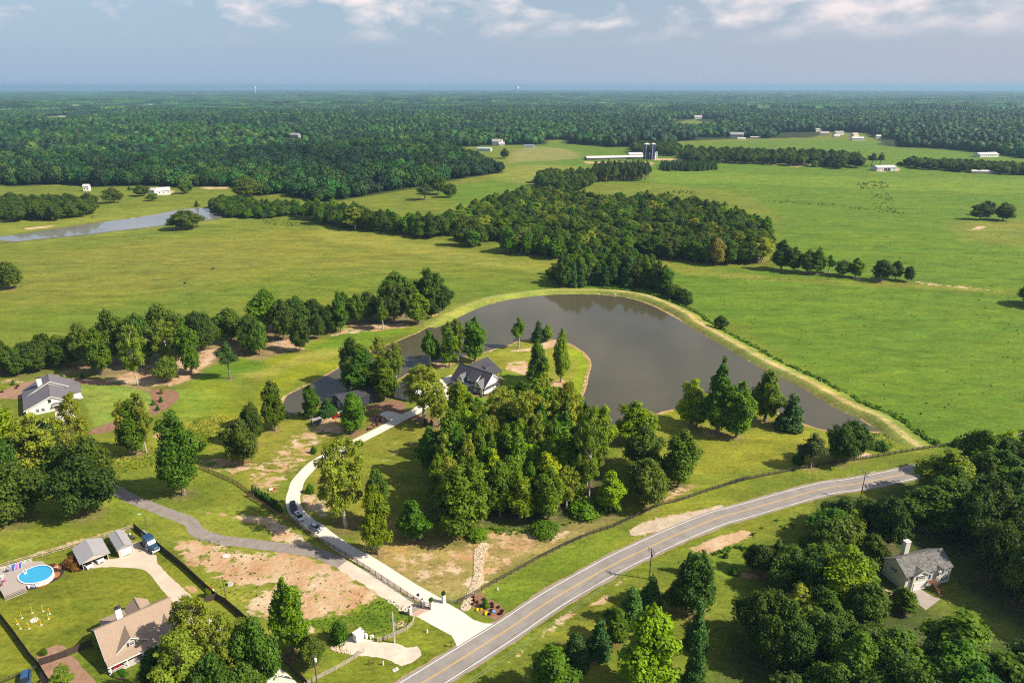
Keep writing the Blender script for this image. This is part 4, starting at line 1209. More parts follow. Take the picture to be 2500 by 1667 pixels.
for bx, by, tp, w, kd, lb in ((800, 1252, 1056, 115, 'tall', 'tallest creek tree, at the west end of the creek row'), (880, 1262, 1100, 90, 'tall', 'second creek tree from the west'),
        (965, 1272, 1120, 110, 'oak', 'wide creek tree in the thick part of the row'), (1030, 1276, 1103, 100, 'tall', 'tall creek tree with a round head'),
        (1105, 1270, 1148, 62, 'slim', 'thin creek tree after the thick part of the row'), (1192, 1290, 1182, 110, 'oak', 'low wide creek tree in the middle of the row'),
        (1275, 1300, 1172, 85, 'bright', 'pale creek tree in the middle of the row'), (1440, 1322, 1178, 120, 'oak', 'broad creek tree after the gap'),
        (1530, 1312, 1186, 80, 'oak', 'creek tree between the broad one and the last'), (1612, 1326, 1222, 72, 'oak', 'last and smallest tree of the creek row')):
    T(kd, 'k', bx, by, tp, w, lb, G_C)
T('autumn', 'k', 385, 1218, 1045, 115, 'yellow-brown tree at the edge of the central grove')
# south-east: cedars and big trees by the road
G_SE = 'trees between the road and the beige house'
T('cedar', 'h', 150, 1010, 668, 270, 'blue-green cedar near the utility pole', G_SE)
T('cedar', 'h', 330, 860, 560, 230, 'shaded cedar right of the utility pole foot', G_SE)
T('oak', 'h', 720, 920, 385, 430, 'very large round tree beside the green lawn', G_SE)
T('oak', 'h', 560, 905, 630, 200, 'small tree tucked under the very large round tree', G_SE)
T('cedar', 'h', 680, 560, 340, 110, 'cedar tip behind the very large round tree', G_SE)
T('cedar', 'h', 800, 560, 325, 120, 'second cedar tip behind the very large round tree', G_SE)
T('cedar', 'h', 745, 1250, 770, 215, 'narrow columnar cypress, northern of the pair', G_SE)
T('cedar', 'h', 715, 1640, 1060, 250, 'narrow columnar cypress, southern of the pair', G_SE)
T('bright', 'h', 300, 1640, 860, 480, 'tall bright tree with a rusty branch in front of the cypresses', G_SE)
T('tall', 'h', 10, 1190, 880, 240, 'tree at the west end of the roadside group', G_SE)
T('cedar', 'c', 2110, 1300, 960, 260, 'dark cedar in the roadside row', G_SE)
T('cedar', 'c', 1900, 1390, 1090, 300, 'widest dark cedar in the roadside row', G_SE)
T('tall', 'c', 1680, 1720, 1240, 420, 'sunlit bushy tree at the south end of the roadside row', G_SE)
T('oak', 'h', 1325, 560, 298, 240, 'dark round magnolia on the lawn corner', G_SE)
T('bush', 'h', 1020, 415, 365, 50, 'small conical bush on the bank above the lawn', G_SE)
T('cedar', 'h', 1505, 330, 240, 90, 'small cedar on the bank below the road', G_SE)
T('bush', 'h', 1090, 560, 500, 90, 'loose shrub beside the round magnolia', G_SE)
T('oak', 'h', 1620, 700, 340, 420, 'dark spreading tree behind the round magnolia', G_SE)
T('bright', 'h', 2040, 900, 330, 380, 'brightest yellow-green tree west of the beige house', G_SE)
T('oak', 'h', 1400, 1150, 700, 330, 'tree with feathery top facing the mown glade', G_SE)
T('oak', 'h', 1720, 1290, 880, 460, 'broad oak with visible boughs above the shaded hollow', G_SE)
T('sparse', 'h', 1690, 980, 690, 280, 'small tree with grey limbs in the dark gap', G_SE)
T('oak', 'h', 1400, 1420, 950, 330, 'oak over the lower end of the mown glade', G_SE)
T('tall', 'h', 2150, 1720, 1100, 420, 'bright tree at the bottom edge in front of the beige house', G_SE)
T('oak', 'd', 150, 720, 430, 260, 'brown-tinged oak west of the beige house', G_SE)
T('oak', 'd', 340, 760, 560, 200, 'brownish oak touching the beige house gable', G_SE)
T('bright', 'd', 130, 1080, 640, 280, 'yellow-green tree south-west of the beige house', G_SE)
T('bright', 'd', 830, 350, 0, 330, 'light green tree hiding the end of the road', G_SE)
T('oak', 'd', 1080, 330, 20, 300, 'dark tree where the road disappears', G_SE)
T('tall', 'd', 560, 1080, 930, 150, 'small tree at the mouth of the side drive', G_SE)

G_WD = 'standing out at the edge of the wood'
T('tall', 'S', 1121, 1304, 1140, 118, 'large full-leaved tree at the south-west corner of the wood', G_WD)
T('bright', 'g', 180, 1400, 1000, 290, 'yellow-green tree at the southern edge of the wood', G_WD)
T('bright', 'g', 345, 1320, 880, 200, 'tall thin yellow-green tree behind the southern edge of the wood', G_WD)
T('bright', 'g', 510, 1440, 960, 330, 'broad sunlit tree at the southern edge of the wood', G_WD)
T('tall', 'g', 660, 1420, 1020, 240, 'dark green tree beside the broad sunlit one at the wood edge', G_WD)
T('slim', 'S', 1106, 1160, 985, 62, 'tree with a long bare white trunk at the west side of the wood', G_WD)
T('slim', 'S', 1168, 1090, 960, 60, 'bare-trunked slender tree inside the wood', G_WD)
T('tall', 'S', 1055, 1160, 1040, 60, 'ivy-clad tree at the western flank of the wood', G_WD)
T('slim', 'S', 1135, 1150, 1055, 50, 'short bare-trunked tree beside the long white trunk', G_WD)
T('sparse', 'S', 1225, 1090, 950, 110, 'pale-limbed tree in the middle of the wood', G_WD)
T('sparse', 'S', 1290, 1120, 955, 110, 'white-limbed open tree in the eastern half of the wood', G_WD)
T('bush', 'S', 1165, 1312, 1290, 50, 'green bush beside the opening of the wood', G_WD)
T('bush', 'S', 1330, 1300, 1275, 70, 'bush spreading at the foot of the wood', G_WD)
T('bush', 'S', 1425, 1255, 1225, 70, 'leafy bush where the wood meets the sloping lawn', G_WD)

# ---------------------------------------------------------------- woods: planted in their outlines
def fill(poly, spacing, seed, jitter=0.35):
    rs = np.random.RandomState(seed)
    x0, y0 = poly[:, :2].min(0); x1, y1 = poly[:, :2].max(0)
    gx, gy = np.meshgrid(np.arange(x0, x1 + spacing, spacing), np.arange(y0, y1 + spacing, spacing * 0.87))
    gx = gx + (np.arange(gx.shape[0])[:, None] % 2) * spacing / 2
    X = (gx + rs.uniform(-jitter, jitter, gx.shape) * spacing).ravel(); Y = (gy + rs.uniform(-jitter, jitter, gy.shape) * spacing).ravel()
    s = sdist(X, Y, poly) > -0.5
    return X[s], Y[s], rs

WOODS = [  # outline, spacing, height range, width range, kinds, label, group, individuals?
    ('D 1030,1085 1010,1175 1045,1210 1110,1212 1130,1190 1160,1198 1200,1205 1285,1190 1340,1165 1350,1120 1345,1060 1320,1010 1240,985 1150,1000 1060,1050', 5.6, (15, 25), (6.5, 9.5), ['tall', 'tall', 'bright', 'sparse', 'sparse', 'tall', 'slim', 'tall', 'sparse'], 'tall crowded tree in the dense wood below the lake house', 'trees of the wood below the lake house'),
    ('D 1150,925 1320,935 1325,985 1240,975 1150,985', 6.5, (9, 13), (6, 8), ['tall', 'oak', 'bright'], 'lower tree in the wood edge facing the lake house', 'low trees of the wood near the lake house'),
    ('D 1915,1262 1905,1300 1990,1295 2030,1250 2190,1238 2262,1285 2285,1375 2370,1425 2520,1480 2520,1060 2352,1045 2250,1090 2170,1160 2120,1215 2010,1240', 8.4, (14, 20), (10, 14), ['oak', 'oak', 'tall', 'oak', 'bright'], 'big dark tree of the wood behind the beige house', 'trees of the wood behind the beige house'),
    ('D 2050,1500 2140,1545 2260,1560 2330,1600 2480,1640 2480,1850 1950,1850 1900,1640 1960,1560', 7.6, (13, 18), (11, 15), ['oak', 'tall', 'oak'], 'tree of the front wood hiding the side drive', 'trees of the wood in front of the beige house'),
    ('D 1720,1480 1880,1440 1900,1640 1800,1800 1700,1700', 9.5, (11, 15), (9, 12), ['oak', 'oak'], 'oak of the shaded wood beside the mown glade', 'oaks beside the mown glade'),
    ('D 1890,1225 1990,1218 2000,1262 1900,1280', 7.5, (9, 13), (9, 12), ['oak', 'tall'], 'tree at the roadside end of the eastern wood', 'roadside end of the eastern wood'),
    ('D 1790,1345 1890,1300 2000,1315 2015,1400 1995,1490 1900,1460 1830,1430', 7.6, (11, 16), (9, 13), ['oak', 'tall', 'oak'], 'tree of the thick wood west of the beige house', 'thick wood west of the beige house'),
    ('m -100,1105 0,1090 150,1068 330,1032 600,998 690,985 640,940 450,930 300,960 0,990 -120,1010', 7.0, (11, 15), (9, 11), ['oak', 'oak', 'tall'], 'leafy tree of the dense thicket behind the white house', 'thicket behind the white house'),
    ('D 690,498 753,520 933,542 1033,558 1167,586 1285,594 1365,594 1505,593 1627,604 1750,612 1768,598 1766,570 1739,535 1660,508 1595,492 1500,482 1365,482 1290,462 1185,468 1120,492 1048,516 1000,532 930,530 850,514 753,498', 10.6, (14, 21), (13, 18), ['oak', 'oak', 'oak', 'oak', 'oak', 'tall', 'sparse'], 'tree of the large grove in the pasture behind the pond', 'trees of the central grove'),
    ('D 1262,652 1270,660 1400,657 1500,667 1540,685 1515,660 1490,640 1440,612 1340,603 1290,630', 7.0, (12, 20), (8, 11), ['tall', 'oak', 'tall', 'cedar'], 'tree of the clump outside the head of the dam', 'trees at the head of the dam'),
    ('D 1505,668 1540,688 1590,708 1588,696 1545,668 1510,655', 5.0, (5, 8), (6, 8), ['oak'], 'low dark tree on the outer foot of the dam', 'low trees at the foot of the dam'),
    ('D -80,506 20,510 97,508 150,507 212,494 210,480 100,476 0,482 -80,490', 12, (15, 19), (13, 16), ['oak'], 'dark oak of the grove beside the long far pond', 'grove by the long far pond'),
    ('D 480,480 520,500 600,503 668,497 692,500 690,482 600,474 500,466', 7.0, (7, 12), (7, 10), ['tall', 'oak', 'cedar'], 'low tree of the thicket at the end of the far pond', 'thicket at the end of the far pond'),
    ('D 1238,440 1300,447 1362,428 1365,408 1240,412', 10, (13, 17), (11, 14), ['oak'], 'round oak of the clump beside the pines', 'oaks beside the pines below the long barn'),
    ('D 1362,420 1490,416 1488,400 1368,400', 8, (18, 22), (8, 10), ['pine'], 'tall pine of the stand below the long barn', 'pine stand below the long barn'),
    ('D 1570,376 1700,377 1800,381 1900,386 1975,386 1980,374 1900,364 1760,362 1570,356', 16, (15, 20), (13, 18), ['oak', 'pine', 'oak'], 'tree of the long windbreak beyond the pasture', 'long windbreak beyond the pasture'),
    ('D 1517,388 1530,393 1600,394 1646,390 1646,383 1517,382', 6.5, (9, 11), (6, 7), ['cedar'], 'young pine of the clipped rectangular plantation', 'rectangular pine plantation'),
    ('D 2085,386 2150,392 2250,398 2352,404 2500,410 2500,396 2352,390 2200,382 2085,378', 15, (11, 15), (14, 18), ['oak'], 'round tree of the eastern windbreak', 'eastern windbreak'),
    ('D 1455,352 1500,356 1560,362 1560,345 1500,338 1455,338', 15, (13, 17), (13, 16), ['oak'], 'dark tree around the farm silos', 'trees around the silos'),
]
CLEARINGS = []
FAR_EXTRA = []   # the far part of a wood too numerous to stand singly
n_single = 0
fill_list = []
GAPS = [at(*q) for q in pts('D 1315,566 1040,553 1150,566')]
for wi, (tx, sp, hr, wr, kinds, lb, gr) in enumerate(WOODS):
    poly = poly_w(tx, 4.0, smooth=False)
    X, Y, rs = fill(poly, sp, 100 + wi)
    for x, y in zip(X, Y):
        if any(math.hypot(x - q[0], y - q[1]) < min(q[2] * 0.55, 3.5) for q in TREE_SPOTS if q[1] < 260): continue
        if gr == 'trees of the central grove' and any(math.hypot(x - q.x, y - q.y) < 17 for q in GAPS): continue
        kd_ = kinds[rs.randint(len(kinds))]; h_ = rs.uniform(*hr); w_ = rs.uniform(*wr)
        if gr == 'trees of the central grove' and float(sdist(np.array([x]), np.array([y]), poly)[0]) < 11 and rs.uniform() < 0.75: kd_, w_ = 'tall', w_ * 0.75
        fill_list.append((math.hypot(x, y), x, y, h_, w_, kd_, lb, gr))
fill_list.sort(key=lambda a: a[0])
counts = {}
SINGLES = []
seen_extra = set()
DESCR = dict(oak='dark', tall='leafy', autumn='yellowing', bush='low', bright='yellow-green', sparse='open-crowned', pine='dark', cedar='dark conical', slim='slender')
for dist_, x, y, h, w, kd, lb, gr in fill_list:
    nm = NAMES[kd]
    z = float(hgt(x, y))
    if counts.get(nm, 0) < (210 if kd == 'oak' else 150):
        counts[nm] = counts.get(nm, 0) + 1
        SINGLES.append((put_tree(kd, Vector((x, y, z)), h, w, lb, gr, seed=int(x * 31 + y * 17)), kd, h, w))
    else:
        FAR_EXTRA.append((x, y, z, h, w, kd))

ORD = ['first', 'second', 'third', 'fourth', 'fifth', 'sixth', 'seventh', 'eighth', 'ninth', 'tenth', 'eleventh', 'twelfth', 'thirteenth', 'fourteenth', 'fifteenth', 'sixteenth', 'seventeenth', 'eighteenth', 'nineteenth', 'twentieth']
SHORT = {'trees of the wood below the lake house': 'the wood below the lake house', 'low trees of the wood near the lake house': 'the low wood edge facing the lake house',
         'trees of the wood behind the beige house': 'the wood behind the beige house', 'trees of the wood in front of the beige house': 'the wood in front of the beige house',
         'oaks beside the mown glade': 'the oaks beside the mown glade', 'thick wood west of the beige house': 'the thick wood west of the beige house', 'roadside end of the eastern wood': 'the roadside end of the eastern wood', 'thicket behind the white house': 'the thicket behind the white house', 'trees of the central grove': 'the central grove',
         'trees at the head of the dam': 'the clump behind the dam', 'low trees at the foot of the dam': 'the low bank trees at the dam foot', 'grove by the long far pond': 'the grove by the long far pond',
         'thicket at the end of the far pond': 'the thicket at the far pond end', 'oaks beside the pines below the long barn': 'the oak clump beside the pines', 'pine stand below the long barn': 'the pine stand below the long barn',
         'long windbreak beyond the pasture': 'the long windbreak', 'rectangular pine plantation': 'the clipped pine plantation', 'eastern windbreak': 'the eastern windbreak', 'trees around the silos': 'the trees around the silos'}
def label_woods():
    """each wood tree named by its row, its rank from the west in that row and its look"""
    by = {}
    for s_ in SINGLES: by.setdefault(s_[0]['group'], []).append(s_)
    for g_, L in by.items():
        # rows: sorted by nearness, cut so that a row holds up to twenty
        L.sort(key=lambda q: q[0].location.y)
        nr = max(1, math.ceil(len(L) / 20)); k_ = math.ceil(len(L) / nr)
        for r_ in range(nr):
            row = sorted(L[r_ * k_:(r_ + 1) * k_], key=lambda q: math.atan2(q[0].location.x, q[0].location.y))
            rn = 'front row' if r_ == 0 else ('rearmost row' if r_ == nr - 1 else ORD[r_] + ' row')
            if nr == 1: rn = 'row'
            for j_, (o, kd, h, w) in enumerate(row):
                o['label'] = f"{DESCR[kd]} tree, {ORD[j_]} from west, {rn} of {SHORT[g_]}"
label_woods()

# ---------------------------------------------------------------- far forest: instanced masses
def gn_scatter(name, P, S, rz, idx, meshes, label):
    """one object: points carrying scale, turn and variant; each point shows one of the given meshes"""
    coll = bpy.data.collections.new(name + '_kinds')
    for q, me in enumerate(meshes):
        coll.objects.link(bpy.data.objects.new(f'{name}_kind_{chr(97 + q)}', me))
    me = bpy.data.meshes.new(name)
    me.vertices.add(len(P)); me.vertices.foreach_set('co', np.asarray(P, np.float32).ravel())
    a = me.attributes.new('sc', 'FLOAT_VECTOR', 'POINT'); a.data.foreach_set('vector', np.asarray(S, np.float32).ravel())
    a = me.attributes.new('rot', 'FLOAT_VECTOR', 'POINT'); a.data.foreach_set('vector', np.c_[np.zeros(len(P)), np.zeros(len(P)), rz].astype(np.float32).ravel())
    a = me.attributes.new('idx', 'INT', 'POINT'); a.data.foreach_set('value', np.asarray(idx, np.int32))
    o = link(name, me); tag(o, label, kind='stuff')
    g = bpy.data.node_groups.new(name + '_nodes', 'GeometryNodeTree')
    g.interface.new_socket('Geometry', in_out='INPUT', socket_type='NodeSocketGeometry')
    g.interface.new_socket('Geometry', in_out='OUTPUT', socket_type='NodeSocketGeometry')
    gi = g.nodes.new('NodeGroupInput'); go = g.nodes.new('NodeGroupOutput')
    ip = g.nodes.new('GeometryNodeInstanceOnPoints')
    ci = g.nodes.new('GeometryNodeCollectionInfo'); ci.inputs['Collection'].default_value = coll
    ci.inputs['Separate Children'].default_value = True; ci.inputs['Reset Children'].default_value = True
    def na(nm, ty):
        n = g.nodes.new('GeometryNodeInputNamedAttribute'); n.data_type = ty; n.inputs['Name'].default_value = nm
        return next(s_ for s_ in n.outputs if s_.enabled and s_.name == 'Attribute')
    g.links.new(gi.outputs[0], ip.inputs['Points']); g.links.new(ci.outputs[0], ip.inputs['Instance'])
    ip.inputs['Pick Instance'].default_value = True
    g.links.new(na('idx', 'INT'), ip.inputs['Instance Index'])
    g.links.new(na('sc', 'FLOAT_VECTOR'), ip.inputs['Scale'])
    er = g.nodes.new('FunctionNodeEulerToRotation'); g.links.new(na('rot', 'FLOAT_VECTOR'), er.inputs[0])
    g.links.new(er.outputs[0], ip.inputs['Rotation'])
    g.links.new(ip.outputs[0], go.inputs[0])
    md = o.modifiers.new('scatter', 'NODES'); md.node_group = g
    return o

def lod_crown(name, seed, sub, leafmat, leaves=0, leaf=1.0, W=12.0, H=17.0, shape=1.0):
    """crown and stem in one small mesh, for trees of a few pixels"""
    rs = np.random.RandomState(seed)
    bm = bmesh.new(); bmesh.ops.create_icosphere(bm, subdivisions=sub, radius=1.0)
    V = np.array([v.co for v in bm.verts]); F = np.array([[v.index for v in f.verts] for f in bm.faces]); bm.free()
    ph = rs.uniform(0, 6.28, 6)
    d = V
    lump = 1 + 0.20 * np.sin(4.3 * d[:, 0] + ph[0]) * np.sin(4.1 * d[:, 1] + ph[1]) + 0.13 * np.sin(5.2 * d[:, 2] + 3 * d[:, 0] + ph[2]) + 0.10 * rs.uniform(-1, 1, len(d))
    R = d * lump[:, None] * np.array([W / 2, W / 2, H * 0.42]) * np.array([1, 1, 1])
    low = d[:, 2] < 0
    R[low, 0] *= 1 - 0.25 * (-d[low, 2]) * shape; R[low, 1] *= 1 - 0.25 * (-d[low, 2]) * shape
    C = R + np.array([0, 0, H * 0.56])
    VV, FF = [C], [F]
    fa = [np.clip(0.35 + 0.25 * rs.uniform(-1, 1, len(F)), 0, 1)]
    if leaves:
        k = rs.randint(len(V), size=leaves)
        dd = d[k] + rand_dirs(rs, leaves) * 0.35; dd /= np.linalg.norm(dd, axis=1)[:, None]
        cen = C[k] + rand_dirs(rs, leaves) * 0.9 + dd * 0.35
        nrm = dd + rand_dirs(rs, leaves) * 0.5 + np.array([0, 0, 0.2]); nrm /= np.linalg.norm(nrm, axis=1)[:, None]
        a = np.cross(nrm, rand_dirs(rs, leaves)); a /= np.linalg.norm(a, axis=1)[:, None]; b = np.cross(nrm, a)
        s = leaf * rs.uniform(0.6, 1.4, leaves)[:, None]
        T3 = np.stack([cen + a * s, cen - a * s * 0.5 + b * s * 0.9, cen - a * s * 0.5 - b * s * 0.9], 1).reshape(-1, 3)
        VV.append(T3); FF.append(np.arange(leaves * 3).reshape(-1, 3) + len(C)); fa.append(rs.uniform(0.15, 1, leaves))
    off = sum(len(q) for q in VV)
    tr = np.array([(0.3, 0, 0), (-0.15, 0.26, 0), (-0.15, -0.26, 0), (0.15, 0, H * 0.5), (-0.08, 0.13, H * 0.5), (-0.08, -0.13, H * 0.5)])
    VV.append(tr); FF.append(np.array([(0, 1, 4), (0, 4, 3), (1, 2, 5), (1, 5, 4), (2, 0, 3), (2, 3, 5)]) + off); fa.append(np.full(6, 0.9))
    me = np_mesh(name, np.vstack(VV), np.vstack(FF), leafmat, face_attrs=dict(tint=np.concatenate(fa)))
    return me

L1 = [tree_meshes('mid_crown', 'mid', LEAF['forest'], 200 + q, leaves=1500, leaf=0.85, core=0.8)[0] for q in range(5)]
L2 = [lod_crown('far_crown', 220 + q, 2, LEAF['forest'], 60, 1.6, W=(15, 14, 17)[q], H=(17, 19, 16)[q]) for q in range(3)]

def canopy_tile(name, seed, size=110.0, n=30):
    rs = np.random.RandomState(seed)
    g = np.linspace(-0.5, 0.5, n) * size
    X, Y = np.meshgrid(g, g)
    C = rs.uniform(-0.5, 0.5, (150, 2)) * size; Hc = rs.uniform(10, 21, 150)
    Z = np.zeros_like(X)
    for (cx_, cy_), h_ in zip(C, Hc):
        q = 1 - ((X - cx_) ** 2 + (Y - cy_) ** 2) / 60.0
        Z = np.maximum(Z, np.where(q > 0, h_ * (0.55 + 0.45 * np.sqrt(np.clip(q, 0, 1))), 0))
    Z = np.maximum(Z, 7) + rs.uniform(-0.8, 0.8, X.shape)
    Z[0, :] = Z[-1, :] = Z[:, 0] = Z[:, -1] = 0
    V = np.c_[X.ravel(), Y.ravel(), Z.ravel()]
    i = np.arange(n - 1)[:, None] * n; j = np.arange(n - 1)[None]
    F = np.stack([i + j, i + j + 1, i + n + j + 1, i + n + j], -1).reshape(-1, 4)
    return np_mesh(name, V, F, LEAF['forest'], face_attrs=dict(tint=rs.uniform(0.1, 0.9, len(F))))
TILES = [canopy_tile('canopy_tile', 240 + q) for q in range(4)]

def polar_scatter(r0, r1, spacing, seed, half=43.0):
    """about one point per spacing^2 in a wide wedge of country"""
    rs = np.random.RandomState(seed)
    n = int(math.radians(2 * half) / 2 * (r1 ** 2 - r0 ** 2) / spacing ** 2)
    # stratified on an area-true grid
    nr = int(math.sqrt(n * (r1 - r0) / (math.radians(2 * half) * (r0 + r1) / 2)))
    na_ = max(1, n // max(nr, 1))
    u = (np.arange(nr)[:, None] + rs.uniform(0, 1, (nr, na_))) / nr
    v = (np.arange(na_)[None] + rs.uniform(0, 1, (nr, na_))) / na_
    r = np.sqrt(r0 ** 2 + u * (r1 ** 2 - r0 ** 2)).ravel()
    a = (np.radians(-half) + v * math.radians(2 * half)).ravel()
    return r * np.sin(a), r * np.cos(a), rs

def forest_ring(name, r0, r1, spacing, seed, meshes, label, edge=5.0, smin=0.62, smax=1.28):
    X, Y, rs = polar_scatter(r0, r1, spacing, seed)
    keep = sdist(X, Y, FIELD) < -edge
    for gl in GLADES:
        k2 = np.abs(X) < 1e9
        keep &= ~(zone_sd(X, Y, gl, 40) > -edge)
    for (cx_, cy_, rr_) in CLEARINGS:
        keep &= np.hypot(X - cx_, Y - cy_) > rr_
    X, Y = X[keep], Y[keep]; n = len(X)
    S = rs.uniform(smin, smax, (n, 1)) * np.c_[rs.uniform(0.85, 1.2, n), rs.uniform(0.85, 1.2, n), rs.uniform(0.8, 1.25, n)]
    stand = 1 + 0.22 * vnoise(X / 90, Y / 90, 6)      # taller and lower stands
    S[:, 2] *= stand
    return gn_scatter(name, np.c_[X, Y, hgt(X, Y) - 0.3], S, rs.uniform(0, 6.28, n), rs.randint(len(meshes), size=n), meshes, label)


def clearing(crop, x, y, r):
    cr = CROPS[crop]; P = at(cr[0] + x / cr[2], cr[1] + y / cr[2]); CLEARINGS.append((P.x, P.y, r)); return P
# ---------------------------------------------------------------- buildings
ROOF_BLK = mat('roof_charcoal', (0.050, 0.050, 0.060), 0.9, var=0.22, scale=6, stretch=(1, 1, 3), bump=0.3, bscale=5)
ROOF_SLATE = mat('roof_slate', (0.135, 0.130, 0.145), 0.9, var=0.2, scale=5, stretch=(1, 1, 3), bump=0.3, bscale=5)
ROOF_TAN = mat('roof_tan', (0.330, 0.245, 0.180), 0.92, var=0.14, scale=5, stretch=(1, 1, 3), bump=0.3, bscale=5)
ROOF_GREY = mat('roof_grey', (0.135, 0.130, 0.125), 0.92, var=0.28, scale=1.2, stretch=(1, 1, 2), bump=0.3, bscale=5)
ROOF_MET = mat('roof_metal', (0.34, 0.33, 0.34), 0.45, var=0.05, scale=2, spec=0.5)
METAL_BLK = mat('roof_black_metal', (0.055, 0.055, 0.065), 0.4, var=0.05, scale=2, spec=0.5)
WALL_W = mat('wall_white', (0.74, 0.73, 0.69), 0.75, var=0.03, scale=2)
WALL_B = mat('wall_beige', (0.66, 0.64, 0.55), 0.8, var=0.05, scale=2, stretch=(1, 1, 9))
WALL_SAGE = mat('wall_sage', (0.42, 0.40, 0.30), 0.8, var=0.05, scale=2, stretch=(1, 1, 9))
WALL_G = mat('wall_grey_steel', (0.30, 0.28, 0.27), 0.6, var=0.05, scale=2)
WALL_T = mat('wall_tan_steel', (0.50, 0.44, 0.38), 0.6, var=0.05, scale=2)
WALL_DK = mat('wall_dark', (0.045, 0.05, 0.065), 0.6, var=0.1, scale=2)
TRIM = mat('trim_white', (0.80, 0.79, 0.76), 0.6, var=0.02)
TRIM_DK = mat('trim_dark', (0.05, 0.05, 0.055), 0.5, var=0.05)
GLASS = mat('window_glass', (0.035, 0.045, 0.055), 0.08, var=0.05, spec=0.8)
SHUT = mat('shutter_blue', (0.05, 0.055, 0.09), 0.6, var=0.05)
WOOD_BR = mat('wood_brown', (0.16, 0.075, 0.045), 0.8, var=0.15, scale=6)
BRICKM = mat('stone_grey', (0.42, 0.39, 0.35), 0.9, var=0.2, scale=6)
BLUE_DOOR = mat('door_blue', (0.03, 0.06, 0.20), 0.5, var=0.03)
PORCH = mat('porch_concrete', (0.50, 0.46, 0.42), 0.85, var=0.05)

def block(root, x0, x1, y0, y1, ze, zr, axis, rp, wm, rm, oh=0.4, ends=0.35, z0=0.0, wall=True, ridge_cap=True):
    """gabled volume: walls plus two roof slopes; axis = direction of the ridge, rp = its position across"""
    if wall:
        mb = MB()
        if axis == 'x':
            mb.prism([(x0, y0, z0), (x0, y1, z0), (x0, y1, ze), (x0, rp, zr), (x0, y0, ze)], (x1 - x0, 0, 0))
        else:
            mb.prism([(x0, y0, z0), (x1, y0, z0), (x1, y0, ze), (rp, y0, zr), (x0, y0, ze)], (0, y1 - y0, 0))
        mb.build('wall', wm, root)
    for side in (0, 1):
        a = (y0, y1)[side] if axis == 'x' else (x0, x1)[side]
        sgn = -1 if side == 0 else 1
        sl = (zr - ze) / abs(rp - a)
        ao = a + sgn * oh; zo = ze - sl * oh
        up = 0.10
        if axis == 'x':
            P = [(x0 - ends, ao, zo + up), (x1 + ends, ao, zo + up), (x1 + ends, rp, zr + up), (x0 - ends, rp, zr + up)]
        else:
            P = [(ao, y0 - ends, zo + up), (ao, y1 + ends, zo + up), (rp, y1 + ends, zr + up), (rp, y0 - ends, zr + up)]
        MB().slab(P, 0.16).build('roof_slope', rm, root)
    if ridge_cap:
        mb = MB()
        if axis == 'x': mb.box(((x0 + x1) / 2, rp, zr + 0.11), (x1 - x0 + 2 * ends, 0.3, 0.08))
        else: mb.box((rp, (y0 + y1) / 2, zr + 0.11), (0.3, y1 - y0 + 2 * ends, 0.08))
        mb.build('roof_ridge', rm, root)

def gable_trim(root, x0, x1, y, ze, zr, rp, m=TRIM, t=0.22):
    mb = MB()
    for a in (x0, x1):
        mb.prism([(a, y, ze - 0.02), (rp, y, zr - 0.02), (rp, y, zr - 0.02 - t), (a, y, ze - 0.02 - t)], (0, -0.07, 0))
    mb.build('gable_trim', m, root)

def win(root, x, y, z, w, h, d='f', fm=TRIM, bars=(1, 1), shutters=None):
    """window with bars, panes and perhaps shutters; d tells which way it looks"""
    rot = {'f': 0.0, 'r': math.pi / 2, 'l': -math.pi / 2, 'b': math.pi}[d]
    f = MB(); t = 0.10
    f.box((0, -0.05, h / 2 - t / 2), (w, 0.1, t)); f.box((0, -0.05, -h / 2 + t / 2), (w, 0.1, t))
    f.box((-w / 2 + t / 2, -0.05, 0), (t, 0.1, h - 2 * t)); f.box((w / 2 - t / 2, -0.05, 0), (t, 0.1, h - 2 * t))
    for k in range(bars[0]): f.box((-w / 2 + w * (k + 1) / (bars[0] + 1), -0.045, 0), (0.05, 0.06, h - 2 * t))
    for k in range(bars[1]): f.box((0, -0.04, -h / 2 + h * (k + 1) / (bars[1] + 1)), (w - 2 * t, 0.05, 0.05))
    o = f.build('window', fm, root, (x, y, z), rot)
    MB().box((0, -0.015, 0), (w - 0.1, 0.03, h - 0.1)).build('pane', GLASS, o)
    if shutters:
        for s_ in (-1, 1): MB().box((s_ * (w / 2 + 0.22), -0.03, 0), (0.38, 0.05, h)).build('shutter', shutters, o)
    return o

# --- the lake house
h1 = thing('farmhouse', 'white gabled house with charcoal roofs on the grassy point in the pond', 'house', (-25.8, 269.2, 0.0), math.radians(-38.5))
block(h1, 0, 18.3, 0, 10.2, 2.75, 7.7, 'x', 5.4, WALL_W, ROOF_BLK, oh=0.8, ends=0.25)
# rear wing with its deep porch slope
mb = MB(); mb.prism([(-1.2, 10.21, 0), (9.4, 10.21, 0), (9.4, 10.21, 4.5), (3.4, 10.21, 7.1), (-1.2, 10.21, 4.2)], (0, 7.6, 0)); mb.build('wall', WALL_W, h1)
MB().slab([(3.4, 6.3, 7.25), (3.4, 19.6, 7.25), (12.9, 18.6, 3.25), (12.9, 9.6, 3.25)], 0.18).build('roof_slope', ROOF_BLK, h1)
MB().slab([(3.4, 6.3, 7.25), (-2.2, 9.0, 3.95), (-2.2, 19.0, 3.95), (3.4, 19.6, 7.25)], 0.18).build('roof_slope', ROOF_BLK, h1)
for yy in (11.2, 14.6, 18.0): MB().box((12.5, yy, 1.55), (0.28, 0.28, 3.1)).build('porch_post', WOOD_BR, h1)
MB().box((11.1, 14.2, 0.15), (3.4, 8.0, 0.3)).build('porch_floor', PORCH, h1)
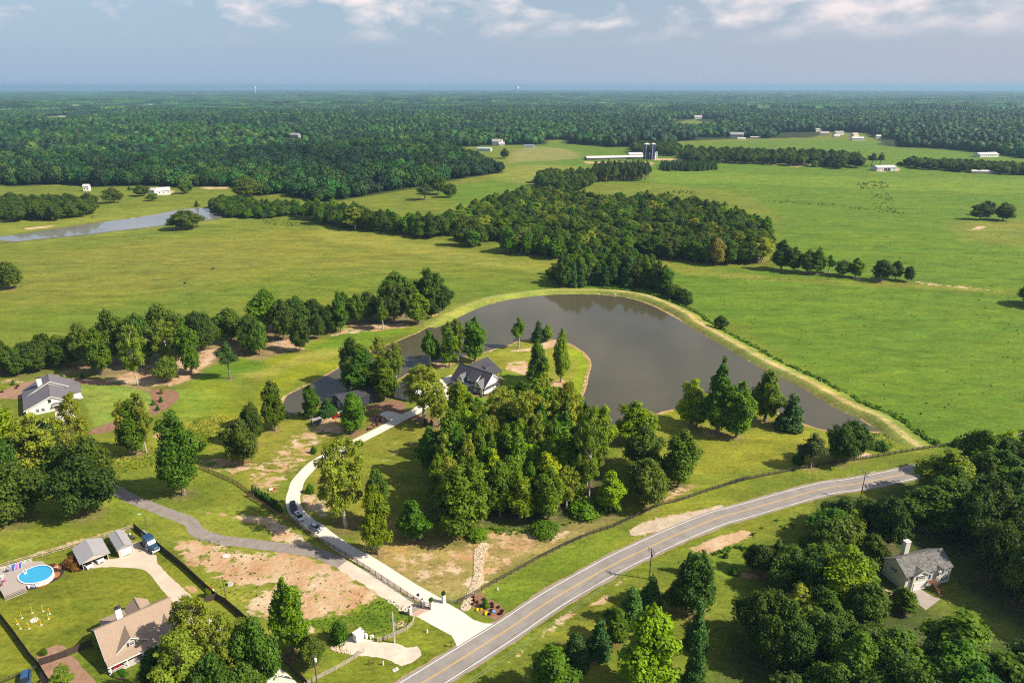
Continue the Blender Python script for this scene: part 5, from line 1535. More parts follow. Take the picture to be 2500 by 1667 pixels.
# shed dormer on the wing
mb = MB(); mb.prism([(6.0, 12.3, 5.55), (8.6, 12.3, 4.4), (8.6, 12.3, 5.7), (5.9, 12.3, 6.05)], (0, 3.6, 0)); mb.build('dormer_wall', WALL_W, h1)
MB().slab([(5.0, 11.8, 6.25), (5.0, 16.4, 6.25), (9.2, 16.4, 5.78), (9.2, 11.8, 5.78)], 0.12).build('dormer_roof', METAL_BLK, h1)
for yy in (13.0, 14.1, 15.2): win(h1, 8.61, yy, 5.15, 0.75, 0.7, 'r', TRIM, (0, 0))
# front gables
for (gx0, gx1, apex, gy, zb, zt) in ((3.2, 7.5, 5.35, -0.35, 2.75, 5.75), (13.2, 18.05, 15.6, -0.9, 2.75, 5.75)):
    mb = MB(); mb.prism([(gx0, gy, 0.0), (gx1, gy, 0.0), (gx1, gy, zb), (apex, gy, zt), (gx0, gy, zb)], (0, 3.6, 0)); mb.build('gable_wall', WALL_W, h1)
    for a in (gx0, gx1):
        sg = -1 if a == gx0 else 1
        sl = (zt - zb) / abs(apex - a)
        MB().slab([(a + sg * 0.3, gy - 0.3, zb - sl * 0.3 + 0.12), (apex, gy - 0.3, zt + 0.12), (apex, 4.2, zt + 0.12), (a + sg * 0.3, 1.6, zb - sl * 0.3 + 0.12)], 0.14).build('gable_roof', ROOF_SLATE, h1)
    gable_trim(h1, gx0 - 0.3, gx1 + 0.3, gy - 0.26, zb - 0.25, zt + 0.1, apex)
    win(h1, apex, gy - 0.01, 4.0, 0.7, 1.0, 'f', TRIM_DK, (0, 0))
# three shed dormers
for k, dx in enumerate((8.75, 10.75, 12.75)):
    mb = MB(); mb.prism([(dx - 0.65, 0.75, 3.6), (dx - 0.65, 0.75, 4.9), (dx - 0.65, 4.6, 6.85), (dx - 0.65, 4.6, 6.4)], (1.3, 0, 0)); mb.build('dormer_wall', WALL_W, h1)
    MB().slab([(dx - 0.85, 0.45, 5.0), (dx + 0.85, 0.45, 5.0), (dx + 0.85, 4.9, 7.25), (dx - 0.85, 4.9, 7.25)], 0.12).build('dormer_roof', METAL_BLK, h1)
    win(h1, dx, 0.74, 4.3, 0.8, 0.75, 'f', TRIM, (1, 0))
MB().slab([(7.3, -1.9, 2.55), (13.5, -1.9, 2.55), (13.5, 0.6, 3.35), (7.3, 0.6, 3.35)], 0.1).build('porch_roof', METAL_BLK, h1)
for dx in (7.6, 9.5, 11.4, 13.0): MB().box((dx, -1.7, 1.25), (0.26, 0.26, 2.5)).build('porch_post', WOOD_BR, h1)
MB().box((10.4, -0.9, 0.15), (5.6, 1.9, 0.3)).build('porch_floor', PORCH, h1)
MB().box((10.0, -0.02, 1.3), (1.1, 0.08, 2.2)).build('door', WOOD_BR, h1)
win(h1, 8.3, -0.01, 1.5, 0.9, 1.5); win(h1, 12.0, -0.01, 1.5, 0.9, 1.5)
win(h1, 15.7, -0.91, 1.5, 2.1, 1.6, 'f', TRIM, (2, 0))
for dx in (1.0, 2.1): win(h1, dx, -0.01, 1.9, 0.85, 1.2, 'f', TRIM, (0, 1))
MB().slab([(14.0, -1.6, 2.55), (17.6, -1.6, 2.55), (17.6, -0.9, 2.85), (14.0, -0.9, 2.85)], 0.08).build('porch_roof', METAL_BLK, h1)
# gable end with skirt roof
MB().slab([(18.25, -0.6, 3.05), (18.25, 11.0, 3.05), (19.2, 11.0, 2.55), (19.2, -0.6, 2.55)], 0.12).build('skirt_roof', ROOF_BLK, h1)
mb = MB()
for a in (-0.75, 10.9):
    mb.prism([(18.56, a, 2.3 if a < 0 else 2.45), (18.56, 5.4, 7.72), (18.56, 5.4, 7.38), (18.56, a, 1.98 if a < 0 else 2.1)], (0.09, 0, 0))
mb.build('gable_trim', TRIM, h1)
for yy, ww in ((2.6, 0.9), (4.2, 0.9), (8.3, 1.6)): win(h1, 18.31, yy, 1.55 if ww > 1 else 2.0, ww, 1.5 if ww > 1 else 0.5, 'r', TRIM, (1, 0))
MB().slab([(18.2, 9.8, 3.5), (18.2, 12.0, 3.2), (12.6, 12.0, 3.2), (12.6, 9.8, 3.5)], 0.12).build('roof_slope', ROOF_BLK, h1)
mb = MB(); mb.box((9.2, 5.1, 0.1), (18.5, 10.6, 0.2)); mb.build('foundation', BRICKM, h1)
MB().box((-0.35, 0.4, 1.2), (0.6, 1.6, 2.4)).build('stone_pier', BRICKM, h1)

# --- house with the tan roof, near corner
h2 = thing('bungalow', 'tan-roofed house with a front porch and white chimney beside the big oaks', 'house', (-88.35, 115.1, 0.0), math.radians(41.6))
block(h2, 0, 15.4, 0, 12.4, 2.7, 6.3, 'x', 6.9, WALL_SAGE, ROOF_TAN, oh=0.35, ends=0.3)
MB().slab([(-0.3, -1.9, 2.35), (10.4, -1.9, 2.35), (10.4, -0.2, 2.85), (-0.3, -0.2, 2.85)], 0.14).build('porch_roof', ROOF_TAN, h2)
MB().box((5.0, -0.95, 0.18), (10.6, 1.9, 0.36)).build('porch_floor', PORCH, h2)
for dx in (0.1, 3.4, 6.6, 9.8): MB().box((dx, -1.7, 1.35), (0.24, 0.24, 2.0)).build('porch_post', TRIM, h2)
mb = MB()
mb.box((5.0, -1.95, 2.25), (10.7, 0.1, 0.2)); mb.build('porch_fascia', TRIM, h2)
for dx in (1.75, 5.0, 8.2): 
    r_ = MB()
    r_.box((dx, -1.72, 1.05), (2.7, 0.06, 0.07)); r_.box((dx, -1.72, 0.5), (2.7, 0.06, 0.06))
    for q in range(10): r_.box((dx - 1.25 + q * 0.28, -1.72, 0.78), (0.05, 0.05, 0.5))
    if dx != 5.0: r_.build('railing', TRIM, h2)
# front gable dormer
mb = MB(); mb.prism([(1.9, 0.55, 2.9), (8.7, 0.55, 2.9), (5.3, 0.55, 5.45)], (0, 2.5, 0)); mb.build('gable_wall', WALL_SAGE, h2)
for a, sg in ((1.9, -1), (8.7, 1)):
    sl = 2.55 / 3.4
    MB().slab([(a + sg * 0.35, 0.2, 2.9 - sl * 0.35 + 0.14), (5.3, 0.2, 5.59), (5.3, 5.6, 5.59), (a + sg * 0.35, 0.2 + 0.05, 2.9 - sl * 0.35 + 0.14)], 0.14).build('gable_roof', ROOF_TAN, h2)
gable_trim(h2, 1.5, 9.1, 0.24, 2.7, 5.58, 5.3)
mb = MB(); mb.box((5.3, 0.20, 2.78), (7.6, 0.08, 0.16)); mb.build('gable_trim', TRIM, h2)
win(h2, 5.3, 0.54, 3.85, 1.1, 1.1, 'f', TRIM, (1, 1), SHUT)
# garage wing
mb = MB(); mb.prism([(10.6, -2.4, 0), (15.8, -2.4, 0), (15.8, -2.4, 2.6), (13.2, -2.4, 4.9), (10.6, -2.4, 2.6)], (0, 6.0, 0)); mb.build('gable_wall', WALL_SAGE, h2)
for a, sg in ((10.6, -1), (15.8, 1)):
    sl = 2.3 / 2.6
    MB().slab([(a + sg * 0.35, -2.8, 2.6 - sl * 0.35 + 0.12), (13.2, -2.8, 5.02), (13.2, 4.2, 5.02), (a + sg * 0.35, 0.3, 2.6 - sl * 0.35 + 0.12)], 0.14).build('gable_roof', ROOF_TAN, h2)
gable_trim(h2, 10.2, 16.2, -2.76, 2.35, 5.0, 13.2)
MB().box((13.2, -2.44, 1.15), (4.0, 0.08, 2.2)).build('garage_door', TRIM, h2)
win(h2, 13.2, -2.41, 3.6, 0.8, 0.8, 'f', TRIM, (1, 1), SHUT)
mb = MB(); mb.box((5.1, 8.9, 4.6), (1.25, 0.95, 7.0)); mb.build('chimney', WALL_W, h2)
MB().box((5.1, 8.9, 8.16), (1.45, 1.15, 0.12)).build('chimney_cap', TRIM_DK, h2)
MB().tube((5.1, 8.9, 8.2), (5.1, 8.9, 8.6), 0.22).build('flue', TRIM_DK, h2)
block(h2, 7.4, 12.0, 10.5, 15.0, 2.5, 4.3, 'y', 9.7, WALL_SAGE, ROOF_TAN, oh=0.25, ends=0.25)
MB().slab([(1.6, 12.3, 2.9), (7.0, 12.3, 2.9), (7.0, 15.2, 2.4), (1.6, 15.2, 2.4)], 0.12).build('patio_roof', ROOF_TAN, h2)
for dx in (1.8, 6.8): MB().box((dx, 15.0, 1.2), (0.16, 0.16, 2.4)).build('patio_post', TRIM, h2)
win(h2, -0.01, 3.5, 1.6, 0.9, 1.2, 'l', TRIM, (0, 1), SHUT)
for dx in (1.8, 3.9, 8.6): win(h2, dx, -0.01, 1.6, 1.0, 1.5, 'f', TRIM, (0, 1), SHUT)
MB().box((6.2, -0.04, 1.4), (1.1, 0.08, 2.1)).build('door', WOOD_BR, h2)
gt = MB()
gt.box((-0.31, 3.4, 4.4), (0.08, 0.01, 0.01)); gt.prism([(-0.36, -0.4, 2.55), (-0.36, 6.9, 6.36), (-0.36, 6.9, 6.1), (-0.36, -0.4, 2.3)], (0.06, 0, 0)); gt.prism([(-0.36, 12.8, 2.55), (-0.36, 6.9, 6.36), (-0.36, 6.9, 6.1), (-0.36, 12.8, 2.3)], (0.06, 0, 0)); gt.build('gable_trim', TRIM, h2)

# --- beige two-storey house in the wood
h3 = thing('house', 'beige two-storey house with a grey stained roof in the eastern wood', 'house', (99.2, 140.0, 0.0), math.radians(15.5))
block(h3, 0, 14.2, 0, 7.3, 4.9, 7.3, 'x', 3.9, WALL_B, ROOF_GREY, oh=0.35, ends=0.25)
mb = MB(); mb.prism([(1.8, -0.5, 0), (6.5, -0.5, 0), (6.5, -0.5, 4.7), (4.15, -0.5, 5.9), (1.8, -0.5, 4.7)], (0, 1.2, 0)); mb.build('gable_wall', WALL_B, h3)
for a, sg in ((1.8, -1), (6.5, 1)):
    sl = 1.2 / 2.35
    MB().slab([(a + sg * 0.3, -0.8, 4.7 - sl * 0.3 + 0.12), (4.15, -0.8, 6.02), (4.15, 2.2, 6.02), (a + sg * 0.3, 0.3, 4.7 - sl * 0.3 + 0.12)], 0.13).build('gable_roof', ROOF_GREY, h3)
gable_trim(h3, 1.5, 6.8, -0.76, 4.6, 6.0, 4.15)
mb = MB(); mb.prism([(9.3, -0.45, 0), (10.9, -0.45, 0), (10.9, -0.45, 4.9), (10.1, -0.45, 5.5), (9.3, -0.45, 4.9)], (0, 0.8, 0)); mb.build('bay_wall', WALL_B, h3)
MB().slab([(9.0, -0.7, 4.85), (10.1, -0.7, 5.62), (10.1, 0.8, 5.62), (9.0, 0.8, 4.85)], 0.1).build('gable_roof', ROOF_GREY, h3)
MB().slab([(11.2, -0.7, 4.85), (10.1, -0.7, 5.62), (10.1, 0.8, 5.62), (11.2, 0.8, 4.85)], 0.1).build('gable_roof', ROOF_GREY, h3)
win(h3, 0.95, -0.01, 3.9, 0.8, 1.1, 'f', TRIM, (0, 1), SHUT)
win(h3, 3.9, -0.51, 4.0, 1.7, 1.2, 'f', TRIM, (2, 1), SHUT)
win(h3, 10.1, -0.46, 3.8, 0.7, 1.1, 'f', TRIM, (0, 1), SHUT)
win(h3, 12.4, -0.01, 3.8, 1.3, 1.2, 'f', TRIM, (2, 1), SHUT)
win(h3, 12.4, -0.01, 1.4, 1.3, 1.2, 'f', TRIM, (2, 1), SHUT)
win(h3, -0.01, 3.9, 3.8, 0.8, 1.1, 'l', TRIM, (0, 1), mat('shutter_green', (0.05, 0.10, 0.06), 0.6))
MB().box((7.3, -0.04, 3.4), (1.0, 0.08, 2.1)).build('door', BLUE_DOOR, h3)
g3 = MB().box((4.1, -0.55, 1.25), (3.6, 0.1, 2.3)).build('garage_door', TRIM, h3)
mb = MB(); mb.box((5.7, 6.9, 5.0), (1.5, 1.1, 8.4)); mb.build('chimney', WALL_B, h3)
MB().box((5.7, 6.9, 9.27), (1.65, 1.25, 0.12)).build('chimney_cap', TRIM, h3)
for dx in (5.45, 5.95): MB().tube((dx, 6.9, 9.3), (dx, 6.9, 9.65), 0.14).build('flue', TRIM, h3)
mb = MB()
for q in range(10): mb.box((8.1 + 0.0, -1.1 - q * 0.3, 2.3 - q * 0.24), (1.3, 0.3, 0.06))
mb.box((7.4, -1.0, 2.33), (2.6, 1.1, 0.08))
for dx in (7.5, 8.7):
    mb.tube((dx, -1.3, 3.2), (dx, -3.9, 1.0), 0.05)
    for q in range(5): mb.box((dx, -1.3 - q * 0.62, 2.6 - q * 0.55), (0.07, 0.07, 1.1))
mb.build('stairs', WOOD_BR, h3)
mb = MB(); mb.prism([(-0.31, -0.35, 4.75), (-0.31, 3.9, 7.36), (-0.31, 3.9, 7.12), (-0.31, -0.35, 4.5)], (0.06, 0, 0)); mb.prism([(-0.31, 7.65, 4.75), (-0.31, 3.9, 7.36), (-0.31, 3.9, 7.12), (-0.31, 7.65, 4.5)], (0.06, 0, 0)); mb.build('gable_trim', TRIM, h3)

# --- white house in the west
h4 = thing('house', 'white house with a slate-coloured roof and tall white chimney beyond the west lawn', 'house', (-187.5, 238.1, 0.0), math.radians(35.0))
block(h4, -0.6, 14.6, 0, 14.0, 2.9, 6.5, 'y', 8.2, WALL_W, ROOF_SLATE, oh=0.7, ends=0.5)
block(h4, -0.6, 16.6, 13.9, 22.8, 2.9, 7.7, 'y', 8.8, WALL_W, ROOF_SLATE, oh=0.7, ends=0.5)
block(h4, 14.0, 18.4, 9.0, 19.5, 2.6, 4.1, 'x', 14.2, WALL_W, ROOF_SLATE, oh=0.5, ends=0.4)
block(h4, 4.0, 9.6, 12.0, 14.0, 4.5, 4.6, 'x', 13.0, WALL_W, ROOF_SLATE, oh=0.0, ends=0.0, z0=3.0, wall=True, ridge_cap=False)
gable_trim(h4, -1.3, 15.3, -0.46, 2.6, 6.5, 8.2, TRIM, 0.3)
gable_trim(h4, -1.3, 17.3, 13.44, 2.6, 7.7, 8.8, TRIM, 0.3)
mb = MB(); mb.box((5.4, 15.6, 5.2), (1.7, 1.2, 8.2)); mb.build('chimney', WALL_W, h4)
MB().box((5.4, 15.6, 9.36), (1.9, 1.4, 0.14)).build('chimney_cap', TRIM_DK, h4)
MB().box((11.0, -0.05, 1.3), (4.4, 0.1, 2.3)).build('garage_door', WOOD_BR, h4)
MB().slab([(8.2, -1.4, 2.75), (13.9, -1.4, 2.75), (13.9, -0.05, 3.35), (8.2, -0.05, 3.35)], 0.1).build('garage_awning', ROOF_SLATE, h4)
mb = MB(); mb.box((11.05, -1.42, 2.68), (5.7, 0.08, 0.24)); mb.build('awning_trim', TRIM, h4)
win(h4, 7.6, -0.01, 4.5, 1.0, 1.5, 'f', TRIM_DK, (0, 1)); win(h4, 3.1, -0.01, 1.5, 1.2, 1.4, 'f', TRIM, (1, 1)); win(h4, 4.9, -0.01, 1.5, 1.2, 1.4, 'f', TRIM, (1, 1))
win(h4, 14.62, 4.0, 1.6, 1.1, 1.3, 'r', TRIM, (1, 1)); win(h4, 14.62, 7.0, 1.6, 1.1, 1.3, 'r', TRIM, (1, 1))
MB().box((17.2, 7.9, 0.15), (3.2, 2.2, 0.3)).build('side_porch', PORCH, h4)

# --- sheds of the west yard
c1 = thing('carport', 'grey open-fronted carport sheltering two white vehicles', 'carport', (-113.7, 148.5, 0), math.radians(42.5))
MB().slab([(-0.6, -0.6, 2.05), (-0.6, 8.6, 2.05), (3.05, 8.6, 3.35), (3.05, -0.6, 3.35)], 0.08).build('roof_slope', ROOF_MET, c1)
MB().slab([(6.7, -0.6, 2.05), (6.7, 8.6, 2.05), (3.05, 8.6, 3.35), (3.05, -0.6, 3.35)], 0.08).build('roof_slope', ROOF_MET, c1)
for xx in (0.05, 6.05): MB().box((xx, 4.0, 1.1), (0.08, 8.0, 2.2)).build('side_wall', WALL_G, c1)
MB().prism([(0, 8.0, 0), (6.1, 8.0, 0), (6.1, 8.0, 2.15), (3.05, 8.0, 3.2), (0, 8.0, 2.15)], (0, 0.08, 0)).build('back_wall', WALL_G, c1)
MB().prism([(0.0, -0.5, 2.0), (6.1, -0.5, 2.0), (6.1, -0.5, 2.15), (3.05, -0.5, 3.2), (0.0, -0.5, 2.15)], (0, 0.06, 0)).build('gable_panel', WALL_T, c1)
for xx in (0.1, 6.0): MB().box((xx, 0.0, 1.05), (0.14, 0.14, 2.1)).build('post', WALL_T, c1)
c2 = thing('garage', 'narrow grey metal garage with a white roll-up door', 'garage', (-106.7, 153.3, 0), math.radians(42.9))
block(c2, 0, 3.7, 0, 8.9, 2.35, 3.2, 'y', 1.85, WALL_G, ROOF_MET, oh=0.15, ends=0.15)
MB().box((1.85, -0.04, 1.1), (2.7, 0.08, 2.1)).build('garage_door', TRIM, c2)
for xx in (0.2, 3.5): MB().box((xx, -0.06, 1.15), (0.4, 0.06, 2.3)).build('door_jamb', WALL_T, c2)
for yy in (1.5, 4.5, 7.4): win(c2, -0.01, yy, 1.5, 0.5, 0.5, 'l', TRIM, (0, 0))

# --- barn and garage by the pond arm
pb = ats('u 900,560 1000,620', 0)[0]
b1 = thing('barn', 'dark steel barn half hidden by trees at the pond arm', 'barn', (pb.x, pb.y, 0), math.radians(38))
block(b1, 0, 15.5, 0, 9.5, 3.9, 5.3, 'x', 4.75, WALL_DK, METAL_BLK, oh=0.3, ends=0.3)
MB().box((3.0, -0.05, 1.8), (3.2, 0.1, 3.4)).build('barn_door', mat('door_steel', (0.35, 0.38, 0.42), 0.5), b1)
MB().box((-0.04, 3.5, 1.8), (0.08, 3.0, 3.2)).build('barn_door', mat('door_steel', (0.35, 0.38, 0.42), 0.5), b1)
pg = ats('u 1715,330', 0)[0]
b2 = thing('garage', 'white detached garage behind the wide open-crowned tree', 'garage', (pg.x, pg.y, 0), math.radians(-27))
block(b2, 0, 9.5, 0, 7.5, 3.2, 5.6, 'x', 3.75, mat('wall_pale_blue', (0.60, 0.64, 0.66), 0.8, var=0.03), ROOF_BLK, oh=0.4, ends=0.35)
for xx in (2.2, 5.2, 8.0): win(b2, xx, -0.01, 1.7, 0.9, 1.2, 'f', TRIM, (0, 1))
MB().box((-0.04, 3.6, 1.3), (0.08, 1.1, 2.2)).build('door', BLUE_DOOR, b2)

# --- well house
wp = at(*pts('b 1587,1200')[0], 0)
w1 = thing('well_house', 'small white box-shaped well house on the gravel patch', 'shed', (wp.x, wp.y, 0), math.radians(47))
MB().box((1.0, 0.75, 1.05), (2.2, 1.5, 2.1), bevel=0.04).build('housing', TRIM, w1)
MB().box((1.0, 0.75, 2.14), (2.34, 1.64, 0.1)).build('lid', TRIM, w1)
MB().box((1.0, -0.02, 1.05), (1.7, 0.05, 1.7)).build('door', WALL_W, w1)
MB().box((-0.12, 0.75, 1.05), (0.04, 0.9, 1.6)).build('side_panel', WALL_W, w1)
tk = at(*pts('b 1672,1155')[0], 0)
t1 = thing('pressure_tank', 'white pressure tank standing beside the well house', 'tank', (tk.x, tk.y, 0))
MB().tube((0, 0, 0), (0, 0, 1.3), 0.32, n=14).build('vessel', TRIM, t1); MB().ball((0, 0, 1.3), 0.32, sz=0.5).build('dome', TRIM, t1)
bp_ = at(*pts('b 1720,1150')[0], 0)
cb = thing('utility_box', 'low white utility box east of the well house', 'box', (bp_.x, bp_.y, 0), 0.6)
MB().box((0, 0, 0.25), (0.9, 0.6, 0.5), bevel=0.03).build('cabinet', TRIM, cb); MB().box((0, 0, 0.52), (0.96, 0.66, 0.05)).build('lid', TRIM, cb)

# ---------------------------------------------------------------- the farm and houses beyond the pastures
def barn_px(name, label, cat, crop, x, y, L, W, ze, zr, ang, wm, rm, open_front=False, group=None):
    cr = CROPS[crop]; P = at(cr[0] + x / cr[2], cr[1] + y / cr[2])
    o = thing(name, label, cat, P, math.radians(ang), group)
    block(o, 0, L, 0, W, ze, zr, 'x', W / 2, wm, rm, oh=0.6, ends=0.5, z0=-1.5)
    if open_front:
        MB().box((L / 2, -0.06, ze * 0.42), (L * 0.3, 0.12, ze * 0.8)).build('doorway', WALL_DK, o)
    return o
def far_windows(o, L, z, n):
    for q in range(n):
        win(o, L * (q + 0.5) / n, -0.01, z, 1.1, 1.3, 'f', TRIM_DK, (0, 0))
rm_silver = mat('roof_silver', (0.60, 0.56, 0.55), 0.5, var=0.04)
lb = barn_px('long_barn', 'very long low barn with a silvery roof beside the silos', 'barn', 'v', 195, 418, 104, 14, 3.2, 5.8, 12, mat('wall_shade', (0.10, 0.09, 0.08), 0.8), rm_silver)
barn_px('shed', 'small gabled shed behind the east end of the long barn', 'shed', 'v', 800, 372, 24, 12, 4, 7, 5, WALL_G, rm_silver)
for (sx, sy, tp, rr, lab) in ((1040, 407, 172, 4.9, 'tall dark blue silo with a white cap, the wider of the two'), (1132, 410, 172, 3.8, 'slimmer dark blue silo with a white cap')):
    cr = CROPS['v']; P = at(cr[0] + sx / cr[2], cr[1] + sy / cr[2]); H_ = height_at(P, cr[1] + tp / cr[2])
    s_ = thing('silo', lab, 'silo', P, 0, 'twin silos')
    MB().tube((0, 0, -1), (0, 0, H_ - 2), rr, n=24).build('shell', mat('silo_blue', (0.018, 0.040, 0.12), 0.35, var=0.1, scale=0.4, stretch=(1, 1, 6)), s_, smooth=False)
    MB().tube((0, 0, H_ - 2), (0, 0, H_), rr * 1.12, 0.4, n=24).build('cap', mat('silo_cap', (0.72, 0.70, 0.70), 0.5), s_)
    MB().box((-rr * 0.35, -rr * 0.98, H_ / 2 - 1), (1.1, 0.8, H_ - 3)).build('ladder_chute', mat('chute', (0.55, 0.42, 0.42), 0.6), s_)
    for q in range(7):
        MB().tube((0, 0, 2 + q * (H_ - 4) / 7), (0, 0, 2.3 + q * (H_ - 4) / 7), rr * 1.015, n=24).build('hoop', mat('silo_hoop', (0.05, 0.08, 0.16), 0.4), s_)
for (sx, sy, hh, rr, lab) in ((1082, 405, 8, 2.8, 'small white tank between the silos'), (1165, 402, 10, 2.0, 'white hopper tank beside the slimmer silo'), (1185, 400, 11, 2.2, 'green-grey hopper tank east of the silos')):
    cr = CROPS['v']; P = at(cr[0] + sx / cr[2], cr[1] + sy / cr[2])
    s_ = thing('tank', lab, 'tank', P, 0)
    MB().tube((0, 0, -1), (0, 0, hh), rr, n=14).build('vessel', mat('tank_white', (0.70, 0.62, 0.60), 0.5) if 'white' in lab else mat('tank_green', (0.3, 0.45, 0.42), 0.5), s_)
    MB().tube((0, 0, hh), (0, 0, hh + 1.2), rr, 0.2, n=14).build('lid', ROOF_MET, s_)
barn_px('farmhouse', 'brown farmhouse with a pale gable east of the silos', 'house', 'v', 1420, 358, 22, 12, 4, 8, -8, mat('wall_ochre', (0.55, 0.40, 0.22), 0.8), mat('roof_brown', (0.14, 0.09, 0.07), 0.9))
fb = barn_px('field_barn', 'white open barn standing alone in the green pasture', 'barn', 'k', 1415, 622, 30, 17, 5, 7.5, 6, WALL_W, rm_silver, True)
for q in range(5): MB().box((3 + q * 6, -0.15, 2.4), (0.5, 0.3, 4.8)).build('post', WALL_W, fb)
FARH = [  # crop, x, y, length, width, eave, ridge, angle, wall, roof, label
    ('w', 1015, 232, 22, 13, 8, 12, -10, WALL_W, mat('roof_pale', (0.35, 0.33, 0.33), 0.8), 'large white farmhouse beyond the brown slope'),
    ('w', 1130, 240, 12, 9, 4, 7, 5, WALL_W, rm_silver, 'white outbuilding next to the large white farmhouse'),
    ('w', 1540, 275, 21, 9, 4, 6.5, -5, WALL_W, mat('roof_bluegrey', (0.16, 0.18, 0.24), 0.7), 'blue-roofed bungalow with dark windows on the brown slope'),
    ('w', 570, 236, 13, 9, 4, 7, 8, mat('wall_rose', (0.5, 0.36, 0.3), 0.8), rm_silver, 'pinkish house at the wood edge west of the white farmhouse'),
    ('w', 625, 234, 9, 7, 4, 6, 0, WALL_W, rm_silver, 'white shed beside the pinkish house'),
    ('w', 770, 330, 27, 12, 5, 7, -14, mat('wall_mint', (0.42, 0.55, 0.50), 0.7), mat('roof_mint', (0.35, 0.47, 0.44), 0.6), 'long pale green metal barn with a white end'),
    ('w', 540, 378, 12, 9, 3, 5, 20, mat('wall_ochre', (0.55, 0.40, 0.22), 0.8), mat('roof_bluegrey', (0.16, 0.18, 0.24), 0.7), 'low shed half hidden in trees below the pale green barn'),
    ('i', 1005, 775, 14, 9, 5, 8, 30, WALL_W, rm_silver, 'white gabled shed of the small farmyard'),
    ('i', 950, 762, 9, 7, 4, 6, -20, WALL_W, rm_silver, 'white lean-to behind the farmyard trees'),
    ('i', 533, 750, 6.5, 6.5, 6, 8.0, 12, WALL_W, rm_silver, 'small white hut alone in the western pasture'),
    ('i', 370, 285, 60, 25, 7, 9, 4, WALL_W, rm_silver, 'white sheds at the far glade'),
    ('i', 1085, 378, 22, 12, 6, 10, -12, mat('wall_brick', (0.40, 0.20, 0.15), 0.8), mat('roof_grey2', (0.3, 0.3, 0.3), 0.8), 'brick house in a gap of the forest'),
    ('i', 1470, 486, 12, 8, 8, 11, 6, WALL_W, rm_silver, 'bright white roof in the middle of the forest'),
    ('i', 1850, 408, 24, 12, 7, 11, -20, WALL_G, mat('roof_grey2', (0.3, 0.3, 0.3), 0.8), 'grey-roofed house in the eastern forest gap'),
    ('k', 478, 408, 34, 14, 8, 13, -6, WALL_G, mat('roof_grey2', (0.3, 0.3, 0.3), 0.8), 'grey farmhouse at the far edge of the upper field'),
    ('k', 1025, 372, 18, 12, 6, 10, 10, mat('wall_cream', (0.66, 0.58, 0.45), 0.8), mat('roof_pale', (0.35, 0.33, 0.33), 0.8), 'cream house with a double gable above the upper field'),
    ('k', 1050, 395, 22, 14, 6, 11, -18, mat('wall_cream', (0.66, 0.58, 0.45), 0.8), mat('roof_tan2', (0.45, 0.36, 0.3), 0.8), 'tan-roofed house of the far hamlet'),
    ('k', 1150, 392, 26, 14, 6, 10, 12, WALL_B, mat('roof_grey2', (0.3, 0.3, 0.3), 0.8), 'grey-roofed house of the far hamlet'),
    ('k', 1140, 407, 15, 10, 4, 7, 0, mat('wall_cream', (0.66, 0.58, 0.45), 0.8), rm_silver, 'low pale shed of the far hamlet'),
    ('k', 1265, 405, 20, 12, 6, 10, 30, mat('wall_cream', (0.66, 0.58, 0.45), 0.8), mat('roof_tan2', (0.45, 0.36, 0.3), 0.8), 'sand-coloured house between hamlet trees'),
    ('k', 1255, 428, 28, 14, 6, 9, -4, WALL_W, rm_silver, 'white barn at the front of the far hamlet'),
    ('k', 1410, 415, 12, 9, 6, 9, 0, WALL_W, rm_silver, 'small white shed east of the far hamlet'),
    ('k', 525, 422, 20, 7, 3, 5, 0, WALL_W, rm_silver, 'white trailer home at the upper field'),
    ('k', 608, 412, 26, 7, 3, 4, 2, mat('wall_rose', (0.5, 0.36, 0.3), 0.8), rm_silver, 'low pinkish shed along the upper field'),
    ('k', 2070, 535, 42, 16, 5, 8, 14, WALL_W, rm_silver, 'white-roofed barn behind the eastern windbreak'),
    ('k', 2020, 636, 36, 8, 3, 4.5, -6, mat('wall_rose', (0.5, 0.36, 0.3), 0.8), rm_silver, 'long low pinkish shed under the eastern windbreak'),
    ('k', 680, 552, 24, 9, 4, 6, -4, WALL_W, rm_silver, 'white mobile home under the long windbreak'),
    ('k', 735, 546, 30, 12, 5, 8, 4, WALL_W, rm_silver, 'white-roofed house between the windbreak trees'),
    ('k', 572, 549, 9, 4, 2, 3, 0, WALL_W, rm_silver, 'white pickup-sized shed at the windbreak'),
    ('k', 250, 290, 30, 16, 9, 13, 0, WALL_B, rm_silver, 'pale house above the little distant glade'),
    ('k', 832, 220, 60, 22, 12, 15, 0, WALL_W, rm_silver, 'white roofs deep in the blue forest'),
    ('k', 968, 221, 30, 22, 12, 16, 0, WALL_W, rm_silver, 'single white roof deep in the blue forest'),
    ('j', 1980, 222, 80, 26, 12, 18, 3, mat('wall_rose', (0.5, 0.36, 0.3), 0.8), rm_silver, 'pinkish building in the distant forest'),
    ('j', 512, 156, 60, 30, 16, 20, 0, WALL_W, rm_silver, 'tiny white building near the horizon'),
    ('i', 460, 222, 40, 22, 14, 17, 0, WALL_W, rm_silver, 'distant white roof in the western forest'),
    ('i', 612, 224, 30, 22, 14, 19, 0, WALL_B, rm_silver, 'distant pale gable in the western forest'),
    ('i', 244, 222, 28, 22, 14, 17, 0, WALL_W, rm_silver, 'distant white speck at the western picture edge'),
    ('i', 945, 211, 26, 22, 14, 17, 0, WALL_W, rm_silver, 'distant white roof north of the brick house'),
]
